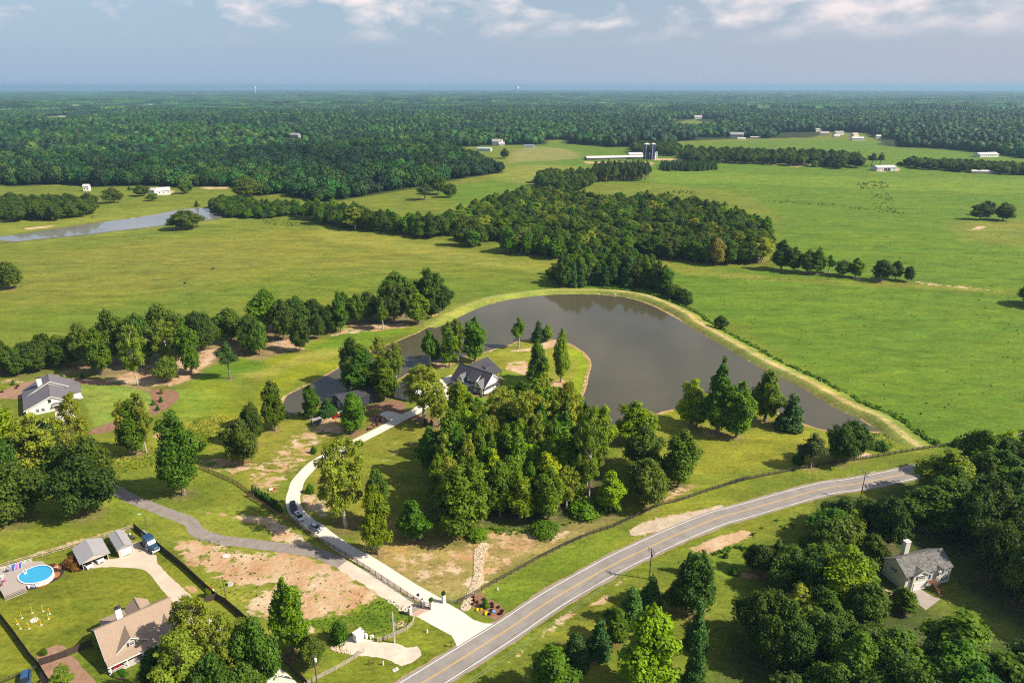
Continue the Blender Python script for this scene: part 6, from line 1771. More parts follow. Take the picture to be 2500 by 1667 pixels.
for (cp, x_, y_, L_, W_, ze_, zr_, an_, wm_, rm_, lab_) in FARH:
    cr = CROPS[cp]
    P = at(cr[0] + x_ / cr[2], cr[1] + y_ / cr[2])
    o_ = barn_px('building' if L_ > 30 else 'house', lab_, 'building' if L_ > 30 else 'house', cp, x_, y_, L_, W_, ze_, zr_, an_, wm_, rm_)
    if P.y < 1700 and ze_ > 3: far_windows(o_, L_, ze_ * 0.5, max(2, int(L_ / 4)))
    CLEARINGS.append((P.x + L_ / 2, P.y - 4, L_ * 0.62 + 9))
    d_ = math.hypot(P.x, P.y)
    if P.y > 1700: CLEARINGS.append((P.x * 0.945, P.y * 0.945, 0.055 * d_))
# water towers on the horizon
for (sx, sy, tp, lab) in ((1186 / 0.9408, 212, 206, 'white water tower on the horizon, middle of the picture'), (657 / 0.9408, 216.5, 213, 'small white water tower on the western horizon')):
    u_ = (sx - CX) / F_PX; Y_ = 14000.0
    P = Vector((u_ * Y_ / CP, Y_, float(hgt(u_ * Y_ / CP, Y_))))
    o_ = thing('water_tower', lab, 'water tower', P)
    zt_ = 112 - P.z
    MB().tube((0, 0, -5), (0, 0, zt_ - 40), 10, 8, n=12).build('column', WALL_W, o_)
    MB().tube((0, 0, zt_ - 40), (0, 0, zt_), 38 if 'middle' in lab else 22, n=20).build('tank', WALL_W, o_)
    MB().tube((0, 0, zt_), (0, 0, zt_ + 5), 36 if 'middle' in lab else 20, 3, n=20).build('tank_roof', WALL_W, o_)
# ---------------------------------------------------------------- fences
F_BROWN = mat('fence_brown', (0.20, 0.105, 0.07), 0.85, var=0.15, scale=3)
F_DARK = mat('fence_dark', (0.060, 0.042, 0.035), 0.85, var=0.15, scale=3)
F_BLACK = mat('fence_black', (0.05, 0.045, 0.042), 0.8, var=0.1, scale=3)
F_PINK = mat('fence_weathered', (0.50, 0.38, 0.30), 0.85, var=0.15, scale=3)
F_GREY = mat('fence_greyed', (0.42, 0.36, 0.29), 0.85, var=0.15, scale=3)
STONE = mat('pillar_stone', (0.56, 0.53, 0.50), 0.85, var=0.12, scale=4)

def resample(P, d):
    P = np.array([(p[0], p[1]) for p in P], float)
    seg = np.r_[0, np.cumsum(np.linalg.norm(np.diff(P, axis=0), axis=1))]
    n = max(1, int(round(seg[-1] / d)))
    s = np.linspace(0, seg[-1], n + 1)
    return np.c_[np.interp(s, seg, P[:, 0]), np.interp(s, seg, P[:, 1])]

def rail_fence(name, text, label, m, h=1.35, spacing=2.44, rails=4, smooth=False, post_m=None, t=0.15):
    P = [(p.x, p.y) for p in (at(x, y, 0) for x, y in pts(text))]
    if smooth: P = [tuple(q) for q in spline(P, False, 2.0)]
    Q = resample(P, spacing)
    root = thing(name, label, 'fence', (Q[0][0], Q[0][1], 0))
    pm = MB(); pm.box((0, 0, h / 2 - 0.1), (t * 0.95, t * 0.95, h + 0.3)); pm = pm.mesh('fence_post', post_m or m)
    for x, y in Q: link('post', pm, root, (x - Q[0][0], y - Q[0][1], 0))
    for k in range(rails):
        z = h * (0.22 + 0.72 * k / max(1, rails - 1))
        mb = MB()
        for a, b in zip(Q, Q[1:]):
            c = (a + b) / 2 - Q[0]; L = np.linalg.norm(b - a)
            mb.box((c[0], c[1], z), (L, 0.045, 0.14), math.atan2(b[1] - a[1], b[0] - a[0]))
        mb.build('rail', m, root)
    return root

def panel_fence(name, text, label, m, h=1.85, spacing=2.44):
    P = [(p.x, p.y) for p in (at(x, y, 0) for x, y in pts(text))]
    Q = resample(P, spacing)
    root = thing(name, label, 'fence', (Q[0][0], Q[0][1], 0))
    post = MB(); post.box((0, 0, h / 2), (0.14, 0.14, h + 0.12)); post = post.mesh('fence_post', m)
    L0 = np.mean([np.linalg.norm(b - a) for a, b in zip(Q, Q[1:])])
    pn = MB(); nb = 16
    for q in range(nb):
        pn.box(((q + 0.5) / nb * L0 - L0 / 2, 0.012 * (q % 2), h / 2), (L0 / nb * 0.96, 0.02, h - 0.02 * (q % 3)))
    for z in (0.35, h - 0.3): pn.box((0, -0.04, z), (L0, 0.04, 0.09))
    pn = pn.mesh('fence_panel', m)
    for x, y in Q: link('post', post, root, (x - Q[0][0], y - Q[0][1], 0))
    for a, b in zip(Q, Q[1:]):
        c = (a + b) / 2 - Q[0]
        o = link('panel', pn, root, (c[0], c[1], 0), math.atan2(b[1] - a[1], b[0] - a[0]))
    return root

rail_fence('board_fence', 'e 1830,1100 2000,1170 2180,1250 2350,1375 f 0,1350 200,1470 330,1560 b 1010,100 1200,235 1500,415 1800,605 2170,850', 'long brown board fence following the driveway down to the gate', F_BROWN, 1.4, 2.44, 4)
rail_fence('road_fence', 'c 822,838 945,775 1075,697 1200,630 1370,535 1580,420 1800,310 2010,215 2256,135 g 1450,1490 1560,1440 1720,1405 2000,1310 2350,1205 l 220,1567 400,1525 700,1465 900,1430 1040,1410 1300,1370 1500,1335 1640,1312 1780,1290 1830,1282', 'black board fence running the whole length of the roadside lawn', F_BLACK, 1.35, 2.44, 4)
rail_fence('gate_wing_fence', 'c 705,822 760,830 822,838', 'short weathered fence joining the stone pillar to the black fence', F_GREY, 1.1, 2.0, 3)
rail_fence('entry_fence', 'b 1775,1190 1870,1165 2085,1065 2110,1000 2115,965', 'weathered rail fence bending round the weedy bank by the apron', F_GREY, 1.25, 2.3, 4)
rail_fence('entry_fence', 'b 1110,1600 1260,1515 1430,1430 1560,1350 1645,1285', 'weathered rail fence in front of the well house', F_GREY, 1.25, 2.44, 4)
rail_fence('entry_fence', 'b 960,1380 1130,1295 1340,1190', 'brown rail fence between the round trees and the well house', F_BROWN, 1.2, 2.44, 3)
rail_fence('yard_fence', 'a -120,570 0,520 220,455 620,335 940,245 1232,152', 'long weathered pinkish fence closing the pool yard on its far side', F_PINK, 1.5, 2.44, 3)
panel_fence('privacy_fence', 'a 1236,150 1300,205 1480,345 1700,525 1990,795 b 380,840 540,975 660,1090 840,1300 1000,1450 1130,1600', 'dark wooden privacy fence between the truck yard and the clay lot', F_DARK)
panel_fence('privacy_fence', 'a 1990,795 1850,845 1620,925', 'dark wooden fence closing the end of the tan gravel drive', F_DARK)
panel_fence('privacy_fence', 'a -60,900 0,960 120,1110 300,1360 370,1430 480,1620', 'dark wooden privacy fence along the western side of the pool yard', F_DARK)
panel_fence('privacy_fence', 'a 370,1405 600,1330 770,1250 845,1225', 'dark wooden fence running from the soil bed to the tan-roofed house', F_DARK)
rail_fence('wire_fence', 'a 0,1575 200,1500 350,1440', 'thin black fence at the south-west picture corner', F_BLACK, 1.2, 1.8, 3, t=0.08)
rail_fence('pasture_fence', 'k 1300,575 1420,625 1440,700 1480,800 1545,890', 'faint wire fence crossing the green pasture below the white barn', F_GREY, 1.2, 6.0, 2)

# gate pillars, gates and lanterns
def pillar(s, lab, z=2.2):
    P = at(*pts(s)[0], 0)
    o = thing('gate_pillar', lab, 'pillar', P, math.radians(42), 'stone gate pillars')
    mb = MB()
    for q in range(7): mb.box((0, 0, 0.15 + q * 0.28), (0.72 + 0.03 * (q % 2), 0.72 + 0.03 * ((q + 1) % 2), 0.27))
    mb.build('shaft', STONE, o)
    MB().box((0, 0, 2.06), (0.9, 0.9, 0.14)).build('cap', STONE, o)
    return o, P
p1, P1 = pillar('c 690,825', 'stone gate pillar on the lawn side carrying a fern')
p2, P2 = pillar('c 578,885', 'stone gate pillar between the two gates carrying a round shrub')
p3, P3 = pillar('c 497,865', 'white stone pillar behind the smaller gate with a lantern')
p4, P4 = pillar('c 382,935', 'white stone pillar nearest the weedy bank with a lantern')
for P_, lab in ((P1, 'leafy fern in an urn on the lawn-side gate pillar'), (P2, 'round clipped shrub on the middle gate pillar')):
    o_ = thing('potted_plant', lab, 'plant', (P_.x, P_.y, 2.135))
    MB().tube((0, 0, 0), (0, 0, 0.4), 0.16, 0.28, n=10).build('urn', F_BLACK, o_)
    c_ = link('foliage', LIB['bush'][0][0], o_, (0, 0, 0.35)); c_.scale = (0.22, 0.22, 0.24)
for P_, lab in ((P3, 'black lantern on the pillar behind the smaller gate'), (P4, 'black lantern on the pillar nearest the weedy bank')):
    o_ = thing('lantern', lab, 'lantern', (P_.x, P_.y, 2.135))
    MB().box((0, 0, 0.2), (0.22, 0.22, 0.32)).build('glass', GLASS, o_)
    MB().tube((0, 0, 0.36), (0, 0, 0.55), 0.2, 0.02, n=8).build('cap', F_BLACK, o_); MB().box((0, 0, 0.02), (0.26, 0.26, 0.04)).build('base', F_BLACK, o_)
def iron_gate(A, B, lab, h=1.6):
    A, B = Vector((A.x, A.y, 0)), Vector((B.x, B.y, 0)); d = B - A; L = d.length
    o = thing('iron_gate', lab, 'gate', A, math.atan2(d.y, d.x))
    fr = MB()
    for z in (0.2, h * 0.55, h - 0.1): fr.box((L / 2, 0, z), (L, 0.06, 0.07))
    for x in (0.04, L - 0.04): fr.box((x, 0, h / 2), (0.08, 0.08, h))
    fr.build('frame', F_BLACK, o)
    n = int(L / 0.22); bar = MB(); bar.tube((0, 0, 0.2), (0, 0, h), 0.02, n=5); bar = bar.mesh('gate_bar', F_BLACK)
    for k in range(1, n): link('bar', bar, o, (k * L / n, 0, 0))
dv = (P1 - P2).normalized()
iron_gate(P3, P2, 'black iron gate leaf swung back along the pale driveway')
iron_gate(P4 + (P3 - P4) * 0.12, P3 - (P3 - P4) * 0.1, 'black iron gate across the pink gravel lane')
mo = at(*pts('c 455,795')[0], 0)
o_ = thing('gate_motor', 'dark blue gate opener box on a post by the brown fence', 'box', mo)
MB().box((0, 0, 1.3), (0.7, 0.45, 0.6), bevel=0.05).build('housing', mat('box_navy', (0.03, 0.04, 0.10), 0.5), o_); MB().box((0, 0, 0.5), (0.12, 0.12, 1.0)).build('post', F_BLACK, o_)
# mailbox, markers
mp_ = at(*pts('c 757,1235')[0], 0)
o_ = thing('mailbox', 'black mailbox on a post beside the mouth of the apron', 'mailbox', mp_, 0.6)
MB().box((0, 0, 0.6), (0.12, 0.12, 1.2)).build('post', F_BLACK, o_)
MB().box((0.1, 0, 1.28), (0.55, 0.26, 0.2)).tube((-0.175, 0, 1.38), (0.375, 0, 1.38), 0.13, n=10).build('box', F_BLACK, o_)
MB().box((0.25, -0.15, 1.4), (0.04, 0.02, 0.2)).build('flag', mat('flag_red', (0.5, 0.03, 0.02), 0.5), o_)
for s_, lab in (('c 1183,712', 'small white statue on the grass between fence and road'), ('c 537,1100', 'small white lamp stone on the grass below the apron')):
    P_ = at(*pts(s_)[0], 0)
    o_ = thing('garden_statue', lab, 'statue', P_)
    MB().box((0, 0, 0.1), (0.5, 0.5, 0.2), bevel=0.03).build('plinth', STONE, o_)
    MB().tube((0, 0, 0.2), (0, 0, 0.65), 0.2, 0.12, n=9).ball((0.05, 0, 0.75), 0.16, sub=1).build('figure', TRIM, o_)
for s_, lab in (('b 1826,1400', 'white marker post on the lawn below the gravel patch'), ('c 475,985', 'thin grey marker post at the corner of the apron')):
    P_ = at(*pts(s_)[0], 0)
    o_ = thing('marker_post', lab, 'post', P_)
    MB().tube((0, 0, 0), (0, 0, 0.95), 0.14 if 'white' in lab else 0.05, n=10).build('shaft', TRIM if 'white' in lab else F_GREY, o_)
    MB().ball((0, 0, 0.95), 0.14 if 'white' in lab else 0.05, sub=1).build('cap', TRIM if 'white' in lab else F_GREY, o_)
P_ = at(*pts('b 1700,1400')[0], 0)
o_ = thing('pipe_stand', 'rusty brown pipe stand on the lawn below the gravel patch', 'pipe', P_, 0.4)
MB().tube((0, 0, 0), (0, 0, 1.3), 0.11).tube((0.9, 0, 0), (0.9, 0, 0.9), 0.08).tube((0, 0, 1.1), (0.9, 0, 0.8), 0.07).build('pipework', WOOD_BR, o_)
P_ = at(*pts('b 1940,1445')[0], 0)
o_ = thing('concrete_cover', 'square concrete inspection cover in the grass by the road', 'cover', P_, 0.7)
MB().box((0, 0, 0.05), (1.3, 0.9, 0.1), bevel=0.02).build('slab', STONE, o_); MB().tube((0, 0, 0.1), (0, 0, 0.13), 0.3, n=14).build('lid', F_GREY, o_)
P_ = at(*pts('b 420,665')[0], 0)
o_ = thing('electric_box', 'grey-green electric cabinet on the clay lot near the dark fence', 'cabinet', P_, 0.5)
MB().box((0, 0, 0.4), (1.0, 0.8, 0.8), bevel=0.04).build('cabinet', mat('cab_grey', (0.42, 0.46, 0.42), 0.5), o_); MB().box((0, 0, 0.03), (1.3, 1.1, 0.06)).build('pad', STONE, o_)
P_ = at(*pts('b 380,405')[0], 0)
tag(MB().ball((0, 0, 0.15), 0.9, 1.3, 0.9, 0.3, 2).build('boulder', mat('boulder_pale', (0.6, 0.55, 0.48), 0.9, var=0.1), None, P_), 'flat pale boulder lying on the clay lot', 'rock')

# rocks of the swale: each stone its own lump in one heap
def stone_heap(name, text, n, lab, smin=0.15, smax=0.42, kind='stuff', colr=(0.50, 0.40, 0.28)):
    poly = np.array([(p.x, p.y) for p in (at(x, y, 0) for x, y in pts(text))])
    poly = spline(poly, True, 1.0)
    rs = np.random.RandomState(n)
    iv, if_ = ico_base()
    x0, y0 = poly.min(0); x1, y1 = poly.max(0)
    X = rs.uniform(x0, x1, n * 6); Y = rs.uniform(y0, y1, n * 6)
    k = np.nonzero(sdist(X, Y, poly) > 0.05)[0][:n]
    m_ = len(k)
    S = rs.uniform(smin, smax, (m_, 1, 1)) * rs.uniform(0.7, 1.2, (m_, 1, 3)) * np.array([1, 1, 0.65])
    V = iv[None] * (1 + 0.18 * rs.uniform(-1, 1, (m_, len(iv), 1))) * S
    V = V + np.stack([X[k], Y[k], rs.uniform(0.0, 0.12, m_)], 1)[:, None]
    F = if_[None] + (np.arange(m_) * len(iv))[:, None, None]
    me = np_mesh(name, V.reshape(-1, 3), F.reshape(-1, 3), mat('swale_stone', colr, 0.9, var=0.25, scale=1.5))
    return tag(link(name, me), lab, kind=kind)
stone_heap('swale_stones', 'c 1040,280 1095,285 1100,320 1060,380 1048,480 1030,580 985,690 955,770 948,850 915,905 870,908 840,885 880,780 930,680 960,580 962,470 965,380 980,330', 3000, 'pale rocks lining the drainage swale under the black fence', 0.09, 0.24)
stone_heap('gravel_edge', 'b 1340,1250 1440,1225 1540,1300 1450,1290 1360,1270', 300, 'dark broken stones at the edge of the gravel patch', 0.1, 0.3)
stone_heap('creek_stones', 'k 1640,1325 1700,1327 1760,1332 1900,1345 1890,1352 1750,1341 1650,1332', 260, 'pale stones in the bed of the creek', 0.5, 1.3)

# ---------------------------------------------------------------- poles and wires
POLE = mat('pole_wood', (0.10, 0.075, 0.06), 0.9, var=0.2, scale=3)
POLE_G = mat('pole_grey', (0.45, 0.43, 0.40), 0.8, var=0.1, scale=3)
WIRE = mat('wire_metal', (0.40, 0.40, 0.38), 0.4, metal=0.3)
poles = []
def utility_pole(P, h, lab, arm_ang, trans=False):
    o = thing('utility_pole', lab, 'utility pole', P, 0, 'poles of the power line along the road')
    MB().tube((0, 0, -0.3), (0, 0, h), 0.17, 0.11, n=9).build('mast', POLE, o)
    c, s_ = math.cos(arm_ang), math.sin(arm_ang)
    for z in (h - 0.35, h - 1.1):
        a = MB(); a.box((0, 0, z), (2.4, 0.12, 0.14), arm_ang)
        a.build('crossarm', POLE, o)
    for z in (h - 0.28,):
        for q in (-1.1, -0.45, 0.45, 1.1):
            MB().tube((c * q, s_ * q, z), (c * q, s_ * q, z + 0.22), 0.05, n=6).build('insulator', TRIM, o)
    if trans:
        MB().tube((0.3, -0.2, h - 2.3), (0.3, -0.2, h - 1.4), 0.25, n=12).build('transformer', WALL_G, o)
        MB().tube((0.0, 0, h - 1.1), (-0.7, 0.5, h - 0.7), 0.06, n=6).build('bracket', TRIM, o)
    poles.append((P, h)); return o
ang_l = math.radians(48)
PA = at(*pts('h 320,612')[0], 0)
hA = height_at(PA, 1250 + 335 / 3.76)
PB = at(*pts('d 278,322')[0], 0); hB = hA
d_ = (PA - PB).normalized()
PC = Vector((PA.x - 58, PA.y - 52, 0))
perp = math.atan2(d_.x, -d_.y)
utility_pole(PB, hB, 'utility pole against the road beside the eastern wood', perp)
utility_pole(PA, hA, 'utility pole with crossarms above the bend of the road', perp + 0.2, True)
def wire(A, B, lab, sag=0.8, r=0.022):
    mb = MB(); n = 14; prev = None
    for k in range(n + 1):
        t = k / n; q = Vector(A).lerp(Vector(B), t); q.z -= sag * 4 * t * (1 - t)
        if prev is not None: mb.tube(prev, q, r, n=4, cap=False)
        prev = q
    return tag(mb.build('power_line', WIRE), lab, 'power line', 'wires of the roadside power line')
for q, nm in ((-1.1, 'outer'), (0.45, 'middle'), (1.1, 'inner')):
    off = Vector((math.cos(perp) * q, math.sin(perp) * q, 0))
    wire(PA + off + Vector((0, 0, hA - 0.05)), PC + off + Vector((0, 0, hA - 0.4)), nm + ' wire sagging from the bend pole towards the near end of the road')
    wire(PB + off + Vector((0, 0, hB - 0.05)), PA + off + Vector((0, 0, hA - 0.05)), nm + ' wire between the two roadside poles')
for s_, top, lab, m_, r_ in (('b 1220,1575', 1250 + 1308 / 3.76, 'wooden utility pole beside the round tree at the bottom edge', POLE, 0.16), ('b 1928,1196', 1250 + 905 / 3.76, 'pale grey utility pole rising from the gravel patch', POLE_G, 0.17),
                             ('b 383,790', 1250 + 590 / 3.76, 'thin dark pole beside the privacy fence', POLE, 0.10)):
    P_ = at(*pts(s_)[0], 0); h_ = height_at(P_, top)
    o_ = thing('utility_pole', lab, 'utility pole', P_)
    MB().tube((0, 0, -0.3), (0, 0, h_), r_, r_ * 0.75, n=9).build('mast', m_, o_)
    if 'wooden' in lab:
        MB().tube((0.25, 0.1, h_ - 1.9), (0.25, 0.1, h_ - 1.1), 0.26, n=12).build('transformer', TRIM, o_); MB().box((0, 0, h_ - 0.3), (1.4, 0.1, 0.1), 0.5).build('crossarm', POLE, o_)
    elif 'grey' in lab:
        MB().tube((0.28, 0.02, 0), (0.28, 0.02, h_ - 0.9), 0.06, n=6).build('conduit', POLE_G, o_); MB().tube((0, 0, h_), (0, 0, h_ + 0.12), 0.16, 0.05, n=8).build('cap', WOOD_BR, o_)
    else: MB().box((0, 0, h_ - 0.2), (0.5, 0.08, 0.1)).build('crossarm', POLE, o_)
P_ = at(*pts('a 1347,150')[0], 0); h_ = height_at(P_, 1250 + 20 / 3.76)
o_ = thing('yard_light', 'tall thin yard light at the corner of the privacy fence', 'street lamp', P_)
MB().tube((0, 0, 0), (0, 0, h_), 0.09, 0.06, n=7).build('mast', POLE, o_); MB().tube((0, 0, h_ - 0.1), (-1.2, 0.1, h_ + 0.1), 0.04, n=6).build('arm', POLE_G, o_)
MB().box((-1.35, 0.1, h_ + 0.08), (0.7, 0.3, 0.16), bevel=0.04).build('lamp_head', TRIM, o_)

# ---------------------------------------------------------------- vehicles
TYRE = mat('tyre', (0.02, 0.02, 0.02), 0.8); RIM = mat('rim', (0.4, 0.4, 0.42), 0.3, metal=0.6)
CARGLASS = mat('car_glass', (0.012, 0.016, 0.022), 0.06, spec=0.9)
def paint(nm, c): return mat('paint_' + nm, c, 0.22, var=0.02, spec=0.7)
def lofted(sections, inset=0.0):
    """x-stations: (x, half width, z low, z high, shoulder pinch)"""
    rings = []
    for x, w, z0, z1, pin in sections:
        rings.append([(x, -w, z0), (x, -w * 1.0, z0 + (z1 - z0) * 0.55), (x, -w * pin, z1), (x, 0, z1 + 0.02), (x, w * pin, z1), (x, w, z0 + (z1 - z0) * 0.55), (x, w, z0), (x, 0, z0)])
    return rings
def car(name, label, P, ang, colr, kind='sedan', L=4.6, W=1.8, group=None):
    o = thing(name, label, 'car', P, ang, group)
    hw = W / 2; pm = paint(*colr)
    if kind == 'sedan':
        body = [(-L / 2, hw * .82, .35, .75, .85), (-L / 2 + .25, hw * .95, .25, .88, .9), (-1.2, hw, .22, .92, .92), (0.4, hw, .22, .90, .92), (1.3, hw * .98, .22, .84, .9), (L / 2 - .3, hw * .93, .24, .72, .85), (L / 2, hw * .78, .3, .6, .8)]
        cab = [(-1.75, hw * .72, .88, .92, .9), (-1.0, hw * .80, .88, 1.33, .80), (-0.3, hw * .82, .88, 1.42, .80), (0.35, hw * .82, .88, 1.38, .80), (1.15, hw * .80, .84, .90, .9)]
        roof = [(-0.98, hw * .60, 1.335, 1.375, .95), (-0.3, hw * .64, 1.42, 1.465, .95), (0.3, hw * .62, 1.39, 1.43, .95)]
    else:
        body = [(-L / 2, hw * .88, .4, 1.0, .9), (-L / 2 + .2, hw * .97, .3, 1.08, .93), (-0.5, hw, .28, 1.08, .94), (0.9, hw, .28, 1.04, .93), (L / 2 - .5, hw * .97, .3, .98, .9), (L / 2 - .1, hw * .9, .35, .88, .88), (L / 2, hw * .8, .4, .7, .85)]
        cab = [(-L / 2 + .05, hw * .84, 1.04, 1.10, .92), (-L / 2 + .4, hw * .86, 1.04, 1.66, .84), (0.0, hw * .86, 1.04, 1.74, .84), (0.55, hw * .84, 1.04, 1.66, .82), (1.3, hw * .82, 1.0, 1.06, .9)]
        roof = [(-L / 2 + .38, hw * .70, 1.665, 1.71, .95), (0.0, hw * .72, 1.745, 1.79, .95), (0.5, hw * .68, 1.67, 1.71, .95)]
    MB().loft(lofted(body)).build('body', pm, o, smooth=False)
    MB().loft(lofted(cab)).build('windows', CARGLASS, o)
    MB().loft(lofted(roof)).build('roof', pm, o)
    if kind == 'suv_sunroof' or 'sunroof' in kind: MB().box((-0.3, 0, 1.83), (1.1, 0.8, 0.02)).build('sunroof', CARGLASS, o)
    for sx in (-L * 0.30, L * 0.31):
        for sy in (-1, 1):
            w_ = MB().tube((sx, sy * (hw - 0.2), 0.33), (sx, sy * (hw + 0.01), 0.33), 0.33, n=16).build('wheel', TYRE, o)
            MB().tube((sx, sy * (hw + 0.01), 0.33), (sx, sy * (hw + 0.03), 0.33), 0.2, n=12).build('rim', RIM, w_)
    for sy in (-1, 1):
        MB().box((L / 2 - 0.12, sy * hw * .62, .66 if kind == 'sedan' else .82), (0.22, 0.34, 0.13), bevel=0.03).build('headlight', mat('lamp_glass', (0.75, 0.77, 0.8), 0.15), o)
        MB().box((-L / 2 + 0.06, sy * hw * .66, .76 if kind == 'sedan' else .9), (0.1, 0.3, 0.14)).build('tail_light', mat('tail_red', (0.35, 0.01, 0.01), 0.3), o)
        MB().box((0.75, sy * (hw + 0.08), .95 if kind == 'sedan' else 1.12), (0.14, 0.2, 0.12), bevel=0.02).build('mirror', pm, o)
    MB().box((L / 2 - 0.01, 0, .5), (0.06, hw * 1.0, 0.2)).build('grille', F_BLACK, o)
    return o
def place(s, z=0): return at(*pts(s)[0], z)
CG = 'vehicles standing on the driveway'
car('parked_car', 'silver sedan on the driveway, last of the three in line towards the gate', place('r 1190,1310'), math.radians(-31), ('silver', (0.42, 0.45, 0.50)), 'sedan', 4.7, 1.82, CG)
car('parked_car', 'white hatchback with a dark sunroof between the black vehicle and the silver sedan', place('r 660,985'), math.radians(-50), ('white', (0.78, 0.78, 0.78)), 'suv_sunroof', 4.3, 1.82, CG)
car('parked_car', 'big black sport utility vehicle parked on the shaded bend of the driveway', place('r 490,690'), math.radians(-66), ('black', (0.012, 0.018, 0.028)), 'suv', 5.3, 2.0, CG)
car('parked_car', 'white car parked in front of the white house garage', place('x 740,650'), math.radians(-82), ('white', (0.78, 0.78, 0.78)), 'sedan', 4.6, 1.8)
def in_carport(lx, ly):
    a = math.radians(42.5); return Vector((-113.7 + lx * math.cos(a) - ly * math.sin(a), 148.5 + lx * math.sin(a) + ly * math.cos(a), 0))
car('parked_car', 'white car at the open mouth of the carport near its near wall', in_carport(1.4, 0.9), math.radians(42.5 - 88), ('white', (0.78, 0.78, 0.78)), 'sedan', 4.6, 1.8)
car('parked_car', 'white high-roofed car under the middle of the carport', in_carport(4.1, 1.5), math.radians(42.5 - 86), ('white', (0.78, 0.78, 0.78)), 'suv', 4.5, 1.8)
car('parked_car', 'blue car at the bottom edge beside the black wire fence', place('a 240,1560'), math.radians(-60), ('blue', (0.03, 0.09, 0.22)), 'suv', 4.8, 1.9)

# blue lorry tractor
tp_ = place('q 1900,620')
tr = thing('truck', 'dark blue semi truck tractor parked by the privacy fence', 'truck', tp_, math.radians(-38))
NAVY = paint('navy', (0.018, 0.055, 0.12)); CHROME = mat('chrome', (0.6, 0.6, 0.62), 0.15, metal=0.9)
MB().box((-0.9, 0, 0.85), (6.6, 0.9, 0.28)).build('chassis', F_BLACK, tr)
MB().loft([[(x, -w, z0), (x, -w, z1 - .2), (x, -w * .9, z1), (x, w * .9, z1), (x, w, z1 - .2), (x, w, z0)] for x, w, z0, z1 in ((-2.2, 1.2, 1.0, 3.7), (-0.9, 1.22, 1.0, 3.85), (0.1, 1.2, 1.0, 3.55))]).build('sleeper', NAVY, tr)
MB().loft([[(x, -w, z0), (x, -w, z1 - .2), (x, -w * .9, z1), (x, w * .9, z1), (x, w, z1 - .2), (x, w, z0)] for x, w, z0, z1 in ((0.1, 1.12, 1.0, 3.4), (0.7, 1.1, 1.0, 2.9), (1.3, 1.05, 1.0, 2.2))]).build('cab', NAVY, tr)
MB().slab([(0.42, -0.95, 3.12), (0.42, 0.95, 3.12), (1.28, 0.9, 2.26), (1.28, -0.9, 2.26)], 0.05).build('windscreen', mat('glass_sky', (0.25, 0.28, 0.32), 0.08, spec=0.9), tr)
MB().loft([[(x, -w, z0), (x, -w, z1 - .15), (x, -w * .8, z1), (x, w * .8, z1), (x, w, z1 - .15), (x, w, z0)] for x, w, z0, z1 in ((1.25, 1.0, .75, 2.1), (2.2, .95, .7, 1.95), (3.0, .85, .7, 1.7))]).build('bonnet', NAVY, tr)
MB().box((3.03, 0, 1.2), (0.08, 1.1, 0.85)).build('grille', CHROME, tr); MB().box((3.15, 0, 0.6), (0.25, 2.3, 0.4), bevel=0.08).build('bumper', CHROME, tr)
for sy in (-1, 1):
    MB().loft([[(x, sy * 0.85, z0), (x, sy * 1.2, z0), (x, sy * 1.2, z1), (x, sy * .85, z1)] for x, z0, z1 in ((1.5, .7, 1.0), (2.0, .9, 1.3), (2.6, .9, 1.3), (3.0, .6, 1.0))]).build('wing', NAVY, tr)
    MB().box((2.98, sy * .98, 1.05), (0.12, 0.3, 0.22)).build('headlight', mat('lamp_glass', (0.75, 0.77, 0.8), 0.15), tr)
    MB().tube((-0.4, sy * 1.15, 0.75), (1.1, sy * 1.15, 0.75), 0.3, n=12).build('fuel_tank', CHROME, tr)
    MB().box((0.95, sy * 1.45, 2.3), (0.12, 0.2, 0.7)).build('mirror', CHROME, tr)
    for x in (2.3, -2.6, -3.7):
        w_ = MB().tube((x, sy * (0.75 if x < 0 else .85), 0.5), (x, sy * 1.2, 0.5), 0.5, n=18).build('wheel', TYRE, tr)
        MB().tube((x, sy * 1.2, 0.5), (x, sy * 1.22, 0.5), 0.28, n=12).build('rim', CHROME, w_)
MB().box((-3.2, 0, 1.05), (1.0, 0.9, 0.12)).build('coupling_plate', F_BLACK, tr)

# black trailer, red tractor
P_ = place('u 480,750')
tl = thing('trailer', 'black enclosed trailer with a pale roof under the trees by the pond arm', 'trailer', P_, math.radians(38))
MB().box((0, 0, 1.25), (3.6, 1.9, 1.7), bevel=0.05).build('body', F_BLACK, tl); MB().box((0, 0, 2.13), (3.66, 1.96, 0.08)).build('roof', ROOF_MET, tl)
for xx in (-1.8, 1.8):
    for yy in (-.94, .94): MB().box((xx, yy, 1.25), (0.1, 0.1, 1.7)).build('corner_post', TRIM, tl)
MB().box((0, -0.97, 0.42), (3.7, 0.08, 0.14)).build('sill_rail', TRIM, tl)
for sy in (-1, 1): MB().tube((0, sy * .8, .33), (0, sy * 1.02, .33), .33, n=14).build('wheel', TYRE, tl)
MB().box((2.4, 0, .45), (1.4, 0.12, 0.1)).build('drawbar', F_BLACK, tl)
P_ = place('u 545,725')
ut = thing('utility_trailer', 'small open flatbed trailer leaning beside the black trailer', 'trailer', P_, math.radians(38))
MB().box((0, 0, .5), (2.6, 1.3, .1)).build('bed', WOOD_BR, ut)
for sy in (-1, 1): MB().tube((0, sy * .6, .3), (0, sy * .8, .3), .3, n=12).build('wheel', TYRE, ut)
for sy in (-.62, .62): MB().box((0, sy, .65), (2.6, .06, .2)).build('side_rail', F_GREY, ut)
P_ = place('u 865,635')
RED = paint('red', (0.50, 0.03, 0.02))
tc_ = thing('tractor', 'red tractor with a white canopy and front loader by the barn', 'tractor', P_, math.radians(205))
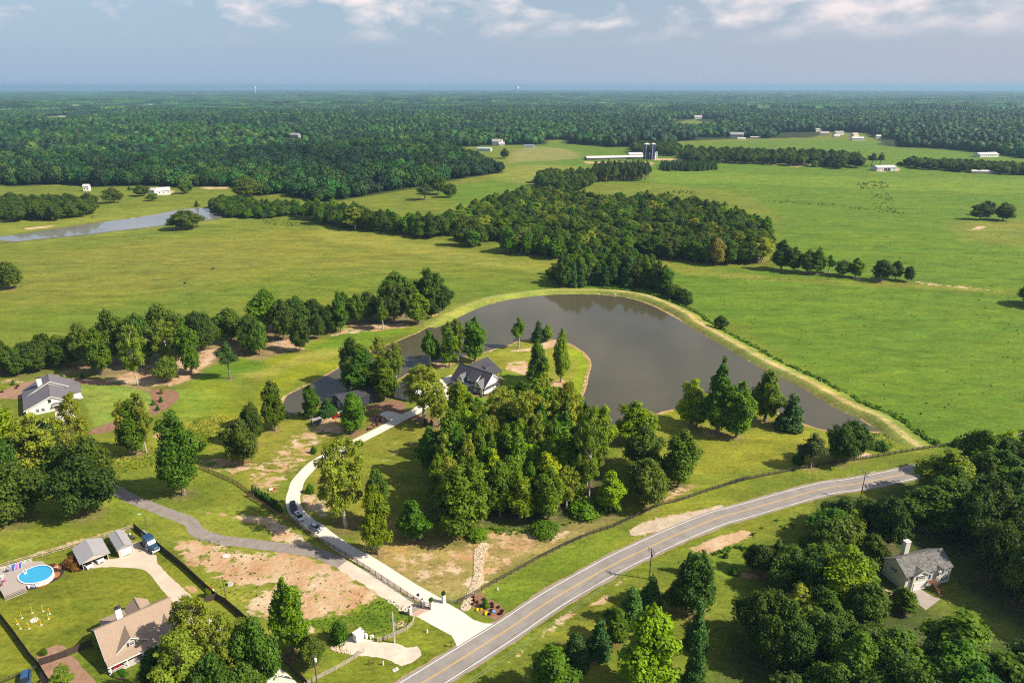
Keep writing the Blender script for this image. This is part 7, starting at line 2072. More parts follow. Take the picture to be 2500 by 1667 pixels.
MB().box((0.5, 0, 1.0), (1.6, 0.7, 0.65), bevel=0.1).build('bonnet', RED, tc_); MB().box((-0.5, 0, 0.8), (1.1, 0.9, 0.4)).build('chassis', F_BLACK, tc_)
MB().box((-0.6, 0, 1.15), (0.5, 0.5, 0.4)).build('seat', F_BLACK, tc_)
for xx, yy in ((-1, -.5), (-1, .5), (0.0, -.5), (0.0, .5)): MB().box((xx, yy, 1.6), (.07, .07, 1.4)).build('canopy_post', F_BLACK, tc_)
MB().box((-.5, 0, 2.33), (1.5, 1.4, .1), bevel=.04).build('canopy', TRIM, tc_)
for sy in (-1, 1):
    MB().tube((-.7, sy * .55, .7), (-.7, sy * .95, .7), .7, n=16).build('wheel', TYRE, tc_); MB().tube((1.0, sy * .45, .4), (1.0, sy * .72, .4), .4, n=14).build('wheel', TYRE, tc_)
    MB().box((1.2, sy * .5, .95), (2.2, .1, .14), ry=.25).build('loader_arm', RED, tc_)
    MB().box((-.7, sy * .75, 1.42), (1.0, .4, .06)).build('wing', RED, tc_)
MB().prism([(2.1, -.95, .1), (2.8, -.95, .1), (2.9, -.95, .5), (2.15, -.95, .7)], (0, 1.9, 0)).build('bucket', RED, tc_)
P_ = place('u 905,600')
im = thing('mower', 'red mower deck standing beside the tractor', 'mower', P_, .6)
MB().box((0, 0, .45), (1.3, 1.0, .35), bevel=.08).build('deck', RED, im); MB().tube((0, 0, .6), (0, 0, 1.1), .12).build('gearbox', F_BLACK, im)
P_ = place('f 232,1305')
ob = thing('cart', 'small red and white cart with a tarpaulin on the bare grass', 'cart', P_, .5)
MB().box((0, 0, .4), (1.1, .8, .5), bevel=.05).build('tub', TRIM, ob); MB().box((.9, 0, .25), (1.3, .9, .25), bevel=.08).build('tarpaulin', RED, ob)
for sy in (-1, 1): MB().tube((0, sy * .35, .2), (0, sy * .5, .2), .2, n=10).build('wheel', TYRE, ob)

# ---------------------------------------------------------------- the pool yard
rim = spline([(p.x, p.y) for p in (at(x, y, 1.3) for x, y in pts('p 562,800 610,670 830,530 1150,405 1420,372 1600,420 1705,540 1670,680 1500,830 1220,930 930,962 700,930'))], True, 0.6)
ctr = rim.mean(0); n_ = len(rim)
pl = thing('swimming_pool', 'oval above-ground swimming pool with white rim and bright blue water', 'swimming pool', (ctr[0], ctr[1], 0))
R_ = rim - ctr
def ringmesh(nm, Ra, za, Rb, zb, m_):
    V = np.vstack([np.c_[Ra, np.full(n_, za)], np.c_[Rb, np.full(n_, zb)]]); i = np.arange(n_); j = (i + 1) % n_
    return link(nm, np_mesh(nm, V, np.c_[i, j, j + n_, i + n_], m_), pl)
ringmesh('wall', R_ * .985, 0, R_ * .985, 1.3, TRIM)
ringmesh('rim', R_ * 1.015, 1.32, R_ * .95, 1.32, TRIM); ringmesh('rim_edge', R_ * 1.015, 1.22, R_ * 1.015, 1.32, TRIM)
ringmesh('liner', R_ * .95, 1.32, R_ * .95, 0.95, mat('liner_blue', (0.02, 0.16, 0.42), .3))
PW = water_mat('pool_water', (0.05, 0.36, 0.60), 0.08, 0.5, 2.5)
pwt = sheet('pool_water', R_ * .952, 1.08, PW); pwt.parent = pl; del pwt['kind']
for k in range(0, n_, 3):
    q = R_[k]; MB().box((q[0], q[1], .62), (.1, .1, 1.24), math.atan2(q[1], q[0])).build('wall_post', TRIM, pl)
a_ = at(*pts('p 800,590')[0], 1.3); ld = thing('pool_ladder', 'white step ladder hanging in the pool beside the deck', 'ladder', (a_.x, a_.y, 0), math.radians(-50))
for sy in (-.3, .3): MB().tube((-.3, sy, 1.1), (-.3, sy, 2.1), .04).tube((-.3, sy, 2.1), (.5, sy, 1.9), .04).tube((.5, sy, 1.9), (.6, sy, .9), .04).build('side_rail', TRIM, ld)
for q in range(3): MB().box((.45 + q * .06, 0, 1.5 - q * .22), (.25, .6, .05)).build('step', TRIM, ld)
a_ = at(*pts('p 1640,480')[0], 1.35)
o_ = tag(MB().tube((0, 0, 0), (1.2, .6, 0), .05).tube((0, 0, 0), (.3, -.7, 0), .05).ball((1.2, .6, 0), .18, sub=1).build('pool_skimmer', TRIM, None, (a_.x, a_.y, 1.38)), 'white skimmer fitting on the far rim of the pool', 'pool fitting')
# deck with its boards
DECKM = mat('deck_boards', (0.36, 0.31, 0.28), .85, var=.12, scale=3, stretch=(1, 8, 1))
dk = thing('pool_deck', 'raised grey wooden deck wrapped round the west end of the pool', 'deck', (0, 0, 0))
dpoly = np.array([(p.x, p.y) for p in (at(x, y, 1.05) for x, y in pts('p -420,720 -100,560 700,330 1000,255 1370,250 1480,370 1300,640 900,960 820,1060 110,1340 -30,1110 -420,1250'))])
da = at(*pts('p 820,1060')[0], 1.05) - at(*pts('p 110,1340')[0], 1.05); dang = math.atan2(da.y, da.x)
c_, s_ = math.cos(-dang), math.sin(-dang)
loc_ = np.c_[dpoly[:, 0] * c_ - dpoly[:, 1] * s_, dpoly[:, 0] * s_ + dpoly[:, 1] * c_]
y_ = loc_[:, 1].min() + .15
rim_l = np.c_[(R_ * .97 + ctr)[:, 0] * c_ - (R_ * .97 + ctr)[:, 1] * s_, (R_ * .97 + ctr)[:, 0] * s_ + (R_ * .97 + ctr)[:, 1] * c_]
def spans(poly, yy):
    xs = []
    for (ax, ay), (bx, by) in zip(poly, np.roll(poly, -1, 0)):
        if (ay > yy) != (by > yy): xs.append(ax + (yy - ay) / (by - ay) * (bx - ax))
    xs.sort(); return list(zip(xs[::2], xs[1::2]))
cb_, sb_ = math.cos(dang), math.sin(dang)
while y_ < loc_[:, 1].max():
    hole = spans(rim_l, y_)
    for x0, x1 in spans(loc_, y_):
        seg_ = [(x0, x1)]
        for h0, h1 in hole:
            seg_ = [s for a, b in seg_ for s in ((a, min(b, h0)), (max(a, h1), b)) if s[1] - s[0] > .3]
        for a, b in seg_:
            cx_, w_ = (a + b) / 2, b - a
            MB().box((0, 0, 0), (w_, .285, .06)).build('plank', DECKM, dk, (cx_ * cb_ - y_ * sb_, cx_ * sb_ + y_ * cb_, 1.03), dang)
    y_ += .30
bm_ = MB()
for (ax, ay), (bx, by) in zip(dpoly, np.roll(dpoly, -1, 0)):
    L_ = math.hypot(bx - ax, by - ay)
    bm_.box(((ax + bx) / 2, (ay + by) / 2, .5), (L_, .05, .98), math.atan2(by - ay, bx - ax))
    pass
# skirt only along the lawn side
bm_.bm.free()
P9, P10 = Vector((*dpoly[9], 0)), Vector((*dpoly[8], 0))
L_ = (P10 - P9).length
for q in range(4):
    MB().box((L_ / 2, -.28 * q - .1, .84 - q * .26), (L_, .28, .06)).build('stair_tread', DECKM, dk, (P9.x, P9.y, 0), math.atan2(P10.y - P9.y, P10.x - P9.x))
MB().box((L_ / 2, .06, .5), (L_, .05, .98)).build('skirt', DECKM, dk, (P9.x, P9.y, 0), math.atan2(P10.y - P9.y, P10.x - P9.x))
# railing at the back of the deck
ra = [at(*q, 1.06) for q in pts('p -300,640 0,545 330,470 700,350 1000,265')]
rl = thing('deck_railing', 'white railing along the back of the pool deck', 'railing', (ra[0].x, ra[0].y, 1.06))
Q_ = resample([(p.x, p.y) for p in ra], 1.5)
for x, y in Q_: MB().box((0, 0, .48), (.1, .1, .96)).build('post', TRIM, rl, (x - Q_[0][0], y - Q_[0][1], 0))
for z in (.2, .55, .92):
    mb = MB()
    for a, b in zip(Q_, Q_[1:]): c = (a + b) / 2 - Q_[0]; mb.box((c[0], c[1], z), (np.linalg.norm(b - a), .05, .1), math.atan2(b[1] - a[1], b[0] - a[0]))
    mb.build('rail', TRIM, rl)
BLUE = mat('sling_blue', (0.03, 0.10, 0.42), .7); PINK = mat('towel_pink', (0.62, 0.12, 0.38), .8)
def lounger(s, ang, lab, m_):
    P = at(*pts(s)[0], 1.06)
    o = thing('sun_lounger', lab, 'sun lounger', (P.x, P.y, 1.06), ang, 'sun loungers on the pool deck')
    MB().box((.2, 0, .32), (1.3, .58, .04)).build('seat', m_, o); MB().box((-.75, 0, .52), (.75, .58, .04), ry=.55).build('backrest', m_, o)
    for sy in (-.32, .32): MB().box((-.05, sy, .3), (1.9, .06, .06)).build('side_frame', TRIM, o)
    for xx in (-.7, .7):
        for sy in (-.3, .3): MB().box((xx, sy, .14), (.05, .05, .28)).build('leg', TRIM, o)
lounger('p 650,420', math.radians(-62), 'blue lounger nearest the pool', BLUE); lounger('p 430,505', math.radians(-62), 'blue lounger in the middle of the deck row', BLUE)
lounger('p 540,455', math.radians(-62), 'lounger with a pink towel between the two blue ones', PINK)
def table_set():
    P = at(*pts('p 70,800')[0], 1.06)
    o = thing('patio_table', 'round white patio table with a glass top at the deck edge', 'table', (P.x, P.y, 1.06))
    MB().tube((0, 0, .7), (0, 0, .74), .65, n=20).build('table_top', mat('glass_top', (.55, .6, .6), .15), o); MB().tube((0, 0, 0), (0, 0, .7), .05).build('pedestal', TRIM, o); MB().tube((0, 0, 0), (0, 0, .04), .3, n=12).build('foot', TRIM, o)
table_set()
def chair(s, ang, lab, m_):
    P = at(*pts(s)[0], 1.06)
    o = thing('patio_chair', lab, 'chair', (P.x, P.y, 1.06), ang, 'chairs on the pool deck')
    MB().box((0, 0, .42), (.55, .55, .08)).build('seat', m_, o); MB().box((-.27, 0, .75), (.06, .55, .6)).build('backrest', m_, o)
    for xx in (-.24, .24):
        for yy in (-.24, .24): MB().box((xx, yy, .19), (.05, .05, .38)).build('leg', F_BLACK, o)
chair('p 150,900', 2.2, 'dark chair with a pink cushion beside the patio table', PINK); chair('p 50,1040', 2.6, 'brown wicker chair at the corner of the deck', WOOD_BR)
chair('p 255,590', .4, 'dark blue folding chair between table and loungers', mat('canvas_navy', (.02, .03, .09), .8)); chair('p -40,930', 1.2, 'magenta chair at the picture edge of the deck', PINK)
P_ = place('p 930,1100'); o_ = thing('pool_pump', 'white and blue pool pump on the dark mulch beside the steps', 'pump', P_)
MB().tube((0, 0, 0), (0, 0, .7), .28, n=12).build('filter_tank', TRIM, o_); MB().tube((.4, 0, .2), (.9, 0, .2), .14, n=10).build('motor', BLUE, o_)
# horseshoe of yellow poles round a fire pit
YEL = mat('pole_yellow', (0.75, 0.42, 0.03), .6)
for k, (px_, py_, tp, lab) in enumerate(((298, 925, 862, 'far side, second from the west'), (396, 910, 848, 'far side, second from the east'), (458, 932, 872, 'farthest east'), (447, 978, 925, 'east side, near the stone'), (378, 1032, 980, 'near side, east of the stone'), (268, 1068, 1010, 'near side, below the stone'), (188, 1068, 1015, 'near side, west of the stone'), (160, 1025, 965, 'farthest west'), (203, 970, 912, 'far side, farthest west'))):
    P_ = place(f'a {px_},{py_}')
    o_ = thing('yellow_pole', 'yellow wooden pole of the ring on the lawn, ' + lab, 'pole', P_, 0, 'ring of yellow poles on the lawn')
    MB().tube((0, 0, 0), (0, 0, 1.9), .055, n=8).build('shaft', YEL, o_); MB().tube((0, 0, 0), (0, 0, .06), .28, n=10).build('footing', STONE, o_)
P_ = place('a 313,993')
fp = thing('fire_pit', 'ring of pale stones round a fire pit inside the yellow poles', 'fire pit', P_)
for k in range(14): MB().box((math.cos(k * .449) * .75, math.sin(k * .449) * .75, .12), (.32, .26, .24), k * .449 + 1.57, bevel=.04).build('stone', STONE, fp)
MB().tube((0, 0, 0), (0, 0, .05), .7, n=16).build('ash', GRAVEL, fp)
# trampoline-like table and clutter by the garage
P_ = place('q 1400,410')
tb = thing('patio_set', 'black outdoor table with folded parasol behind the metal garage', 'table', P_, .3)
MB().box((0, 0, .74), (2.2, 1.2, .06)).build('table_top', F_BLACK, tb)
for xx in (-1, 1):
    for yy in (-.5, .5): MB().box((xx, yy, .36), (.06, .06, .72)).build('leg', F_BLACK, tb)
for k, (dx_, dy_, lab) in enumerate(((-1.1, 1.0, 'first round white globe by the black table'), (-.3, 1.3, 'second round white globe by the black table'))):
    o_ = thing('garden_globe', lab, 'ornament', (P_.x + dx_, P_.y + dy_, 0)); MB().tube((0, 0, 0), (0, 0, .5), .12).build('stand', F_BLACK, o_); MB().ball((0, 0, .72), .27).build('globe', TRIM, o_)
for k in range(3):
    a_ = k * 2.1; chair_o = thing('garden_chair', ('black garden chair at the garage side of the table', 'black garden chair at the fence side of the table', 'black garden chair at the drive side of the table')[k], 'chair', (P_.x + 1.5 * math.cos(a_), P_.y + 1.2 * math.sin(a_), 0), a_ + math.pi, 'chairs round the black table')
    MB().box((0, 0, .42), (.5, .5, .06)).build('seat', F_BLACK, chair_o); MB().box((-.24, 0, .75), (.05, .5, .6)).build('backrest', F_BLACK, chair_o)
    for xx in (-.2, .2):
        for yy in (-.2, .2): MB().box((xx, yy, .2), (.05, .05, .4)).build('leg', F_BLACK, chair_o)
P_ = place('q 1740,330'); o_ = thing('storage_bin', 'grey-blue plastic storage bin against the privacy fence', 'bin', P_, math.radians(-42))
MB().box((0, 0, .5), (2.0, .9, 1.0), bevel=.05).build('tub', mat('bin_grey', (.3, .34, .38), .6), o_); MB().box((0, 0, 1.03), (2.1, 1.0, .08)).build('lid', mat('bin_grey', (.3, .34, .38), .6), o_)
P_ = place('a 1930,720'); o_ = thing('play_gym', 'red and white toy heap in the corner of the privacy fence', 'toy', P_)
MB().box((0, 0, .5), (1.0, .8, 1.0), bevel=.1).build('block', RED, o_); MB().ball((.8, -.3, .35), .35).build('ball', TRIM, o_); MB().box((-.7, .2, .25), (.5, .5, .5), bevel=.05).build('crate', RED, o_)
# porch things
hp = lambda lx, ly, z=0.36: Vector((-88.35 + lx * math.cos(math.radians(41.6)) - ly * math.sin(math.radians(41.6)), 115.1 + lx * math.sin(math.radians(41.6)) + ly * math.cos(math.radians(41.6)), z))
for lx, lab, m_ in ((1.0, 'red rocking chair at the west end of the porch', RED), (2.0, 'red porch chair beside the rocking chair', RED), (7.6, 'white porch chair near the door', TRIM)):
    o_ = thing('porch_chair', lab, 'chair', hp(lx, -.9), math.radians(41.6 - 90), 'chairs on the porch')
    MB().box((0, 0, .42), (.6, .6, .08)).build('seat', m_, o_); MB().box((-.3, 0, .85), (.06, .6, .8)).build('backrest', m_, o_)
    for sy in (-.28, .28): MB().box((0, sy, .08), (.9, .05, .06)).build('rocker', m_, o_)
    for sy in (-.3, .3): MB().box((0, sy, .65), (.55, .07, .05)).build('armrest', m_, o_)
# garden bench under trees
P_ = place('u 1705,520'); o_ = thing('garden_bench', 'pale stone bench on the mulch above the turning spur', 'bench', P_, .35)
MB().box((0, 0, .45), (1.7, .5, .1)).build('seat', mat('bench_stone', (.5, .36, .32), .9), o_)
for xx in (-.6, .6): MB().box((xx, 0, .2), (.15, .4, .4)).build('leg', mat('bench_stone', (.5, .36, .32), .9), o_)
# white yard chair on the grassy point, dark sculpture near it
P_ = place('o 1955,1200'); o_ = thing('yard_chair', 'white chair on the grass near the pond shore', 'chair', P_, .8)
MB().box((0, 0, .42), (.7, .7, .08)).build('seat', TRIM, o_); MB().box((-.32, 0, .9), (.08, .7, .95)).build('backrest', TRIM, o_)
for xx in (-.3, .3):
    for yy in (-.3, .3): MB().box((xx, yy, .2), (.07, .07, .4)).build('leg', TRIM, o_)
P_ = place('o 2020,1125'); put_tree('cedar', P_, 2.6, 1.6, 'tiny dark sapling on the striped grass near the shore')
# egrets on the dam
for (s_, lab) in (('j 1727,1412', 'western white heron on the dam shore'), ('j 1735,1414', 'second white heron on the dam shore'), ('j 1828,1413', 'white heron farther east on the dam shore'), ('j 1835,1416', 'easternmost white heron on the dam shore')):
    P_ = at(*pts(s_)[0], .1); o_ = thing('heron', lab, 'bird', (P_.x, P_.y + .5, .1), P_.x, 'white herons at the head of the pond')
    b_ = MB(); b_.ball((0, 0, .65), .26, 1.6, .8, .8, 2); b_.tube((.3, 0, .75), (.48, 0, 1.15), .07, .05, n=6); b_.ball((.52, 0, 1.2), .09, sub=1); b_.tube((.55, 0, 1.2), (.8, 0, 1.15), .03, .005, n=5); b_.tube((0, .07, 0), (0, .07, .5), .025, n=5); b_.tube((0, -.07, 0), (0, -.07, .5), .025, n=5)
    b_.build('body', TRIM, o_)
# cattle in the western pasture
COW = mat('cow_hide', (.04, .025, .02), .8)
for k, (s_, lab) in enumerate((('i 590,922', 'dark cow grazing below the far grove'), ('i 1355,748', 'dark cow near the farmyard track'), ('m 1520,315', 'dark cow lying in the middle of the yellow pasture'), ('m 1750,195', 'dark cow in the upper yellow pasture'))):
    P_ = at(*pts(s_)[0]); o_ = thing('cow', lab, 'cow', P_, k * 1.3)
    b_ = MB(); b_.loft([[(x, w * math.cos(a), z + r * math.sin(a)) for a in [i_ * math.pi / 4 for i_ in range(8)]] for x, w, z, r in ((-1.0, .15, 1.15, .2), (-.8, .38, 1.05, .38), (0, .42, 1.0, .42), (.7, .36, 1.05, .38), (1.0, .2, 1.1, .25), (1.35, .14, .85, .17), (1.6, .09, .6, .1))])
    for xx in (-.75, .65):
        for yy in (-.22, .22): b_.tube((xx, yy, .9), (xx, yy, 0), .12, .06, n=6)
    b_.build('body', COW, o_)

# ---------------------------------------------------------------- garden plants in the beds
def plant(kind, s, h, w, lab, group=None):
    return put_tree(kind, place(s), h, w, lab, group)
plant('bush', 's 1770,640', 2.4, 1.9, 'tallest green shrub in the middle of the roadside mulch bed')
FLOW = leaf_material('leaf_yellow_flower', (0.55, 0.40, 0.02), (0.80, 0.62, 0.04)); PURP = leaf_material('leaf_purple', (0.03, 0.012, 0.012), (0.10, 0.03, 0.025)); REDL = leaf_material('leaf_red', (0.06, 0.02, 0.012), (0.20, 0.07, 0.03))
for key, lm in (('flower', FLOW), ('purple', PURP), ('redleaf', REDL)):
    KINDS[key] = KINDS['bush']; LIB[key] = [tree_meshes(key + '_crown', 'bush', lm, 90, leaves=700, leaf=.3)]; NAMES[key] = dict(flower='flower_clump', purple='purple_shrub', redleaf='red_shrub')[key]; CATS[key] = 'plant'
for k, s_ in enumerate(('1610,700', '1685,695', '1775,745', '1762,780')):
    plant('flower', 's ' + s_, .7, .8, ('first', 'second', 'third', 'fourth')[k] + ' yellow flower clump from the gate in the mulch bed', 'yellow flowers of the roadside bed')
for k, s_ in enumerate(('1515,590', '1530,460', '1540,520', '1605,552', '1700,620', '1738,500', '1840,780', '1885,710', '1895,583', '1900,637', '2015,648', '2035,775', '2070,760', '2090,720')):
    plant('purple', 's ' + s_, .7, .85, f'small dark plant, {ORD[k]} from the west in the roadside mulch bed', 'dark plants of the roadside bed')
P_ = place('s 1915,730'); tag(MB().ball((0, 0, .2), .45, 1.2, .8, .8, 2).build('blue_rock', mat('rock_blue', (.15, .3, .6), .5), None, P_), 'blue glazed stone in the roadside mulch bed', 'ornament')
for k, s_ in enumerate(('a 620,480', 'a 660,450', 'a 640,510', 'a 715,500', 'a 690,525')):
    plant('redleaf', s_, 2.0, 2.6, ('westernmost', 'highest', 'lowest', 'easternmost', 'inner')[k] + ' reddish shrub of the bed beside the carport', 'red shrubs beside the carport')
for k, s_ in enumerate(('1292,850', '1295,830', '1340,830', '1360,770', '1385,620', '1390,795', '1415,705', '1420,672', '1437,775', '1440,640', '1442,748', '1480,685', '1490,715', '1500,650')):
    plant('purple', 'u ' + s_, .6, .8, f'small dark plant, {ORD[k]} from the west in the curved drive bed', 'small plants of the curved drive bed')
for k, s_ in enumerate(('900,1340', '990,1350', '1080,1360', '1130,1400', '1230,1400', '1300,1390', '1420,1350', '1480,1310', '1560,1280', '1640,1240', '1700,1220', '1400,1400', '1150,1440')):
    plant('redleaf' if k % 3 else 'bush', 't ' + s_, .8, .9, f'low plant, {ORD[k]} in line round the front bed of the lake house', 'foundation plants of the lake house')
plant('cedar', 't 1195,1375', 2.4, .8, 'narrow dark evergreen at the corner of the lake house')
for k, (s_, lab) in enumerate((('u 2215,765', 'western of two small conifers on the mulch below the drive'), ('u 2310,762', 'eastern of two small conifers on the mulch below the drive'), ('e 1480,490', 'middle little conifer in the round mulch bed'), ('e 1410,520', 'western little conifer in the round mulch bed'), ('e 1450,568', 'southern little conifer in the round mulch bed'), ('e 125,335', 'little conifer at the west end of the soil strip'), ('e 570,275', 'little conifer in the soil strip behind the white house'), ('e 757,272', 'little conifer in the soil strip east of the chimney'))):
    plant('cedar', s_, 2.6, 1.8, lab)
plant('autumn', 'e 1490,415', 2.6, 1.9, 'little orange-brown sapling in the round mulch bed')
for k, s_ in enumerate(('20,405', '150,370', '165,350')):
    plant('purple', 'e ' + s_, .9, 1.2, ('lone', 'lower', 'upper')[k] + ' dark little shrub at the west end of the soil strip', 'dark shrubs of the soil strip')
# arborvitae row by the fence
for k, s_ in enumerate(('70,1325', '100,1345', '130,1365', '155,1385', '185,1400', '215,1420', '240,1440', '265,1460', '290,1480', '320,1500')):
    nm_ = ('northernmost', 'second', 'third', 'fourth', 'fifth', 'sixth', 'seventh', 'eighth', 'ninth', 'southernmost')[k]
    plant('cedar', 'f ' + s_, 3.2 + .4 * (k % 3), 1.7, nm_ + ' arborvitae of the hedge row along the brown fence', 'arborvitae row along the brown fence')
for s_, h_, w_, lab in (('f 625,960', 2.6, 2.2, 'young tree with a dark shadow on the sunny grass west of the drive'), ('f 1055,890', 2.4, 2.0, 'young bush at the edge of the drive'), ('f 595,1325', 3.0, 2.6, 'sapling inside the bend of the drive'), ('a 1110,1480', 1.2, 1.8, 'yellow-green bush in front of the porch'), ('a 1060,1500', 1.0, 1.4, 'small yellow-green bush at the porch corner'), ('a 1150,1495', .9, 1.3, 'rounded bush below the porch steps')):
    plant('bush', s_, h_, w_, lab)
# ---------------------------------------------------------------- weeds and rough grass (uncountable)
def tuft_mesh(name, seed, m, n=44, h=.8, r=.5):
    rs = np.random.RandomState(seed)
    c = rand_dirs(rs, n) * np.array([r, r, h * .4]) * rs.uniform(.3, 1, (n, 1)) + np.array([0, 0, h * .45])
    nr = rand_dirs(rs, n) * .7 + np.array([0, 0, .6]); a = np.cross(nr, rand_dirs(rs, n)); a /= np.linalg.norm(a, axis=1)[:, None]
    b = np.cross(nr, a); b /= np.linalg.norm(b, axis=1)[:, None]; s = rs.uniform(.08, .2, (n, 1)) * r / .5
    V = np.stack([c - a * s, c + b * s, c + a * s, c - b * s], 1).reshape(-1, 3)
    return np_mesh(name, V, np.arange(n * 4).reshape(-1, 4), m, face_attrs=dict(tint=rs.uniform(0, 1, n)))
WEED = leaf_material('leaf_weed', (0.07, 0.13, 0.015), (0.20, 0.28, 0.035), .2)
WEED2 = leaf_material('leaf_weed_dark', (0.05, 0.085, 0.02), (0.12, 0.16, 0.04), .2)
TW = [tuft_mesh('weed', 300 + q, WEED) for q in range(3)]
TD = [tuft_mesh('tussock', 310 + q, WEED2) for q in range(2)]
def weeds(name, specs, meshes, label, seed):
    rs = np.random.RandomState(seed); PP, SS = [], []
    for text, dens, s0, s1 in specs:
        if isinstance(text, str): poly = poly_w(text, 3.0)[:, :2]
        else: poly = text
        x0, y0 = poly.min(0); x1, y1 = poly.max(0)
        n = int((x1 - x0) * (y1 - y0) * dens)
        X, Y = rs.uniform(x0, x1, n), rs.uniform(y0, y1, n)
        k = (sdist(X, Y, poly) > 0) & (zone_sd(X, Y, POND) < -0.6)
        k &= rs.uniform(size=n) < 0.45 + 0.5 * sstep(-0.6, 0.6, vnoise(X / 9, Y / 9, seed))
        X, Y = X[k], Y[k]
        PP.append(np.c_[X, Y, hgt(X, Y)]); SS.append(rs.uniform(s0, s1, (len(X), 1)) * rs.uniform(.7, 1.3, (len(X), 3)))
    P, S = np.vstack(PP), np.vstack(SS)
    gn_scatter(name, P, S, rs.uniform(0, 6.28, len(P)), rs.randint(len(meshes), size=len(P)), meshes, label)
damo = np.vstack([DAM_P[int(len(DAM_P) * .36):] + DAM_N[int(len(DAM_P) * .36):] * 6.2, (DAM_P[int(len(DAM_P) * .36):] + DAM_N[int(len(DAM_P) * .36):] * 9.0)[::-1]])
damf = np.vstack([DAM_P[:int(len(DAM_P) * .36)] - DAM_N[:int(len(DAM_P) * .36)] * 6.0, (DAM_P[:int(len(DAM_P) * .36)] + DAM_N[:int(len(DAM_P) * .36)] * 7.0)[::-1]])
weeds('weeds', [(damo, 1.1, .9, 1.9), ('b 1150,1000 1500,950 1850,790 2050,900 2080,960 2080,1040 1870,1150 1700,1120 1500,1050 1300,1120', 7.0, .16, .42),
    ('c 740,215 900,235 1080,215 1110,140 1180,200 1300,215 1650,150 2050,40 2256,-10 2256,10 1900,100 1500,160 1250,150 1000,160', 2.4, .5, 1.0),
    ('g 700,1500 1100,1530 1200,1480 1000,1400 800,1250 700,1350', 1.0, .8, 1.6), ('e 1060,950 1500,900 1760,780 1990,850 1800,960 1500,1060 1200,1130 1070,1150', 3.0, .25, .6),
    ('e 400,1180 640,1050 640,1250 430,1330', 3.0, .25, .6), ('e 1740,700 1900,620 2150,650 2160,760 1900,850 1750,860', 3.0, .25, .55),
    ('l 1230,1190 1340,1195 1450,1290 1300,1330 1230,1250', 3.0,.25,.6), ('l 1640,1320 1850,1280 2000,1240 1900,1290 1750,1310', .8, .6, 1.4),
    ('h 850,400 1050,330 1300,300 1500,330 1300,345 1050,370', 1.2, .7, 1.6), ('h 1250,230 1480,60 1900,80 1900,120 1500,170', .25, .7, 1.5), ('f 340,590 560,570 560,610 380,640', 1.5, .7, 1.5)],
    TW, 'bright green weeds along banks, wood edges and ditches', 5)
weeds('tussocks', [('l 0,60 700,40 1500,130 2300,200 2352,900 1500,1150 600,600 200,320', .008, .35, .95), ('k 700,810 1000,815 1350,860 1640,893 1640,900 1300,872 900,832 700,820', .05, .8, 1.6),
    ('k 1300,700 1450,690 1480,730 1320,735', .06, 1.0, 1.9), ('k 1390,780 1500,770 1540,880 1420,870', .03, 1.0, 1.8), ('k 0,690 2352,650 2352,1300 1700,1300 0,1250', .003, .4, 1.1),
    ('i 0,1100 1290,940 2352,1020 2352,1300 1500,1450 0,1500', .003, .35, .9), ('i 1700,930 1900,950 1880,975 1700,960', .08, .8, 1.6), ('k 130,740 240,760 180,795 120,790', .05, .8, 2.0),
    ('b 200,240 2000,900 1600,950 400,800', .25, .2, .55), ('b 400,20 900,80 1300,400 800,250', .25, .2, .5)], TD, 'scattered dark tussocks and thistles in the pastures', 6)
# lily-like debris: dead stumps in the water
for k, (s_, lab) in enumerate((('g 1640,480', 'western dead stake standing in the pond near the bank'), ('g 1665,478', 'second dead stake in the pond near the bank'), ('g 1720,500', 'eastern dead stake in the pond near the bank'))):
    P_ = at(*pts(s_)[0], .04)
    tag(MB().tube((0, 0, -.4), (.05, 0, 1.1), .09, .05, n=6).build('dead_stake', POLE, None, (P_.x, P_.y, .04)), lab, 'stake')
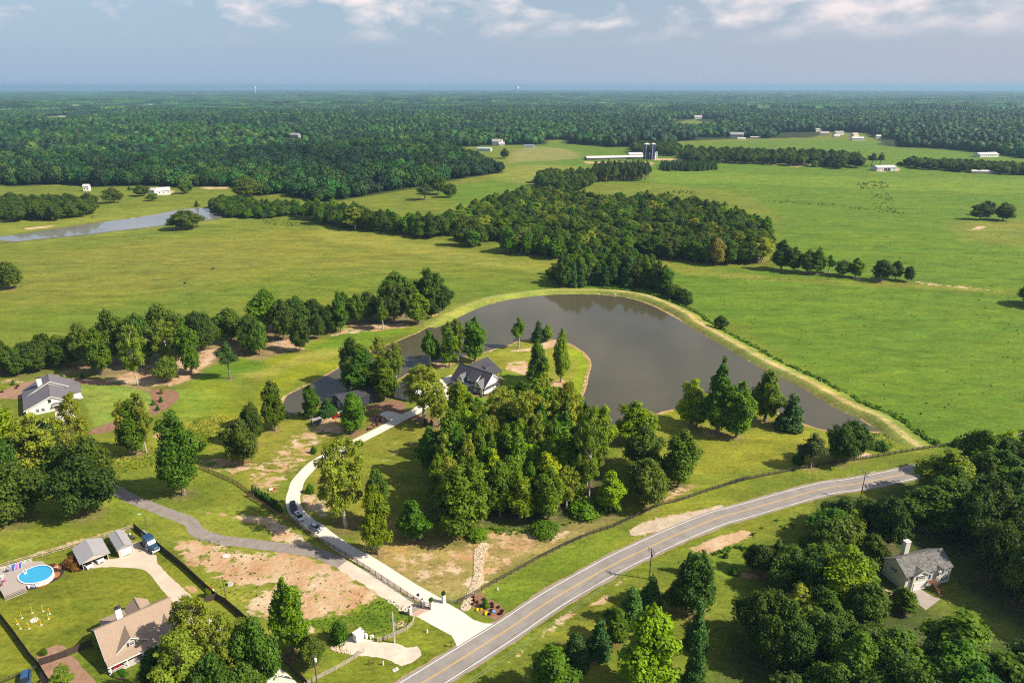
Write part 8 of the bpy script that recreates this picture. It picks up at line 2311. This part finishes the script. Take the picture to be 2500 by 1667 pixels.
# ---------------------------------------------------------------- air
def build_haze():
    S, z0, z1 = 46000.0, -175.0, 150.0
    mb = MB(); mb.box((0, 0, (z0 + z1) / 2), (2 * S, 2 * S, z1 - z0))
    m = bpy.data.materials.new('haze_air'); m.use_nodes = True
    t = m.node_tree; t.nodes.clear()
    o_ = t.nodes.new('ShaderNodeOutputMaterial'); v = t.nodes.new('ShaderNodeVolumePrincipled')
    v.inputs['Color'].default_value = (*HAZE_COLOR, 1)
    v.inputs['Density'].default_value = HAZE_DENSITY
    v.inputs['Anisotropy'].default_value = 0.1
    t.links.new(v.outputs[0], o_.inputs['Volume'])
    o = mb.build('haze', m)
    tag(o, 'thin blue summer haze over the countryside', kind='stuff')
finish_ground()
build_haze()
forest_ring('forest', 450, 1500, 10.8, 5, L1, 'dense summer forest beginning at the far edge of the pastures')
forest_ring('far_forest', 1500, 4200, 12.5, 6, L2, 'blue-green forest rolling away behind the pastures', edge=8)
X_, Y_, rs_ = polar_scatter(4200, 11000, 100.0, 8)
gn_scatter('distant_forest', np.c_[X_, Y_, hgt(X_, Y_) - 1], np.c_[rs_.uniform(0.95, 1.4, (len(X_), 2)), rs_.uniform(0.8, 1.2, len(X_))], rs_.uniform(0, 6.28, len(X_)), rs_.randint(4, size=len(X_)), TILES, 'unbroken forest fading into blue haze')
X_, Y_, rs_ = polar_scatter(11000, 40000, 330.0, 9)
gn_scatter('horizon_forest', np.c_[X_, Y_, hgt(X_, Y_) - 1], np.c_[rs_.uniform(3.2, 4.4, (len(X_), 2)), rs_.uniform(0.9, 1.6, len(X_))], rs_.uniform(0, 6.28, len(X_)), rs_.randint(4, size=len(X_)), TILES, 'last line of forest under the horizon')
if FAR_EXTRA:
    A_ = np.array([q[:5] for q in FAR_EXTRA]); kk_ = [(['oak', 'tall', 'pine', 'cedar', 'sparse', 'bright'].index(q[5]) if q[5] in ('oak', 'tall', 'pine', 'cedar', 'sparse', 'bright') else 0) for q in FAR_EXTRA]
    ms_ = [LIB[k_][0][0] for k_ in ('oak', 'tall', 'pine', 'cedar', 'sparse', 'bright')]
    W_ = np.array([KINDS[dict(bright='tall').get(k_, k_)][1] for k_ in ('oak', 'tall', 'pine', 'cedar', 'sparse', 'bright')]); H_ = np.array([KINDS[dict(bright='tall').get(k_, k_)][0] for k_ in ('oak', 'tall', 'pine', 'cedar', 'sparse', 'bright')])
    kk_ = np.array(kk_)
    gn_scatter('grove_trees', A_[:, :3], np.c_[A_[:, 4] / W_[kk_], A_[:, 4] / W_[kk_], A_[:, 3] / H_[kk_]], np.arange(len(A_)) * 1.7, kk_, ms_, 'remaining trees at the back of the groves and windbreaks')
print('TREES', counts, 'extra', len(FAR_EXTRA), 'objects', len(bpy.data.objects))
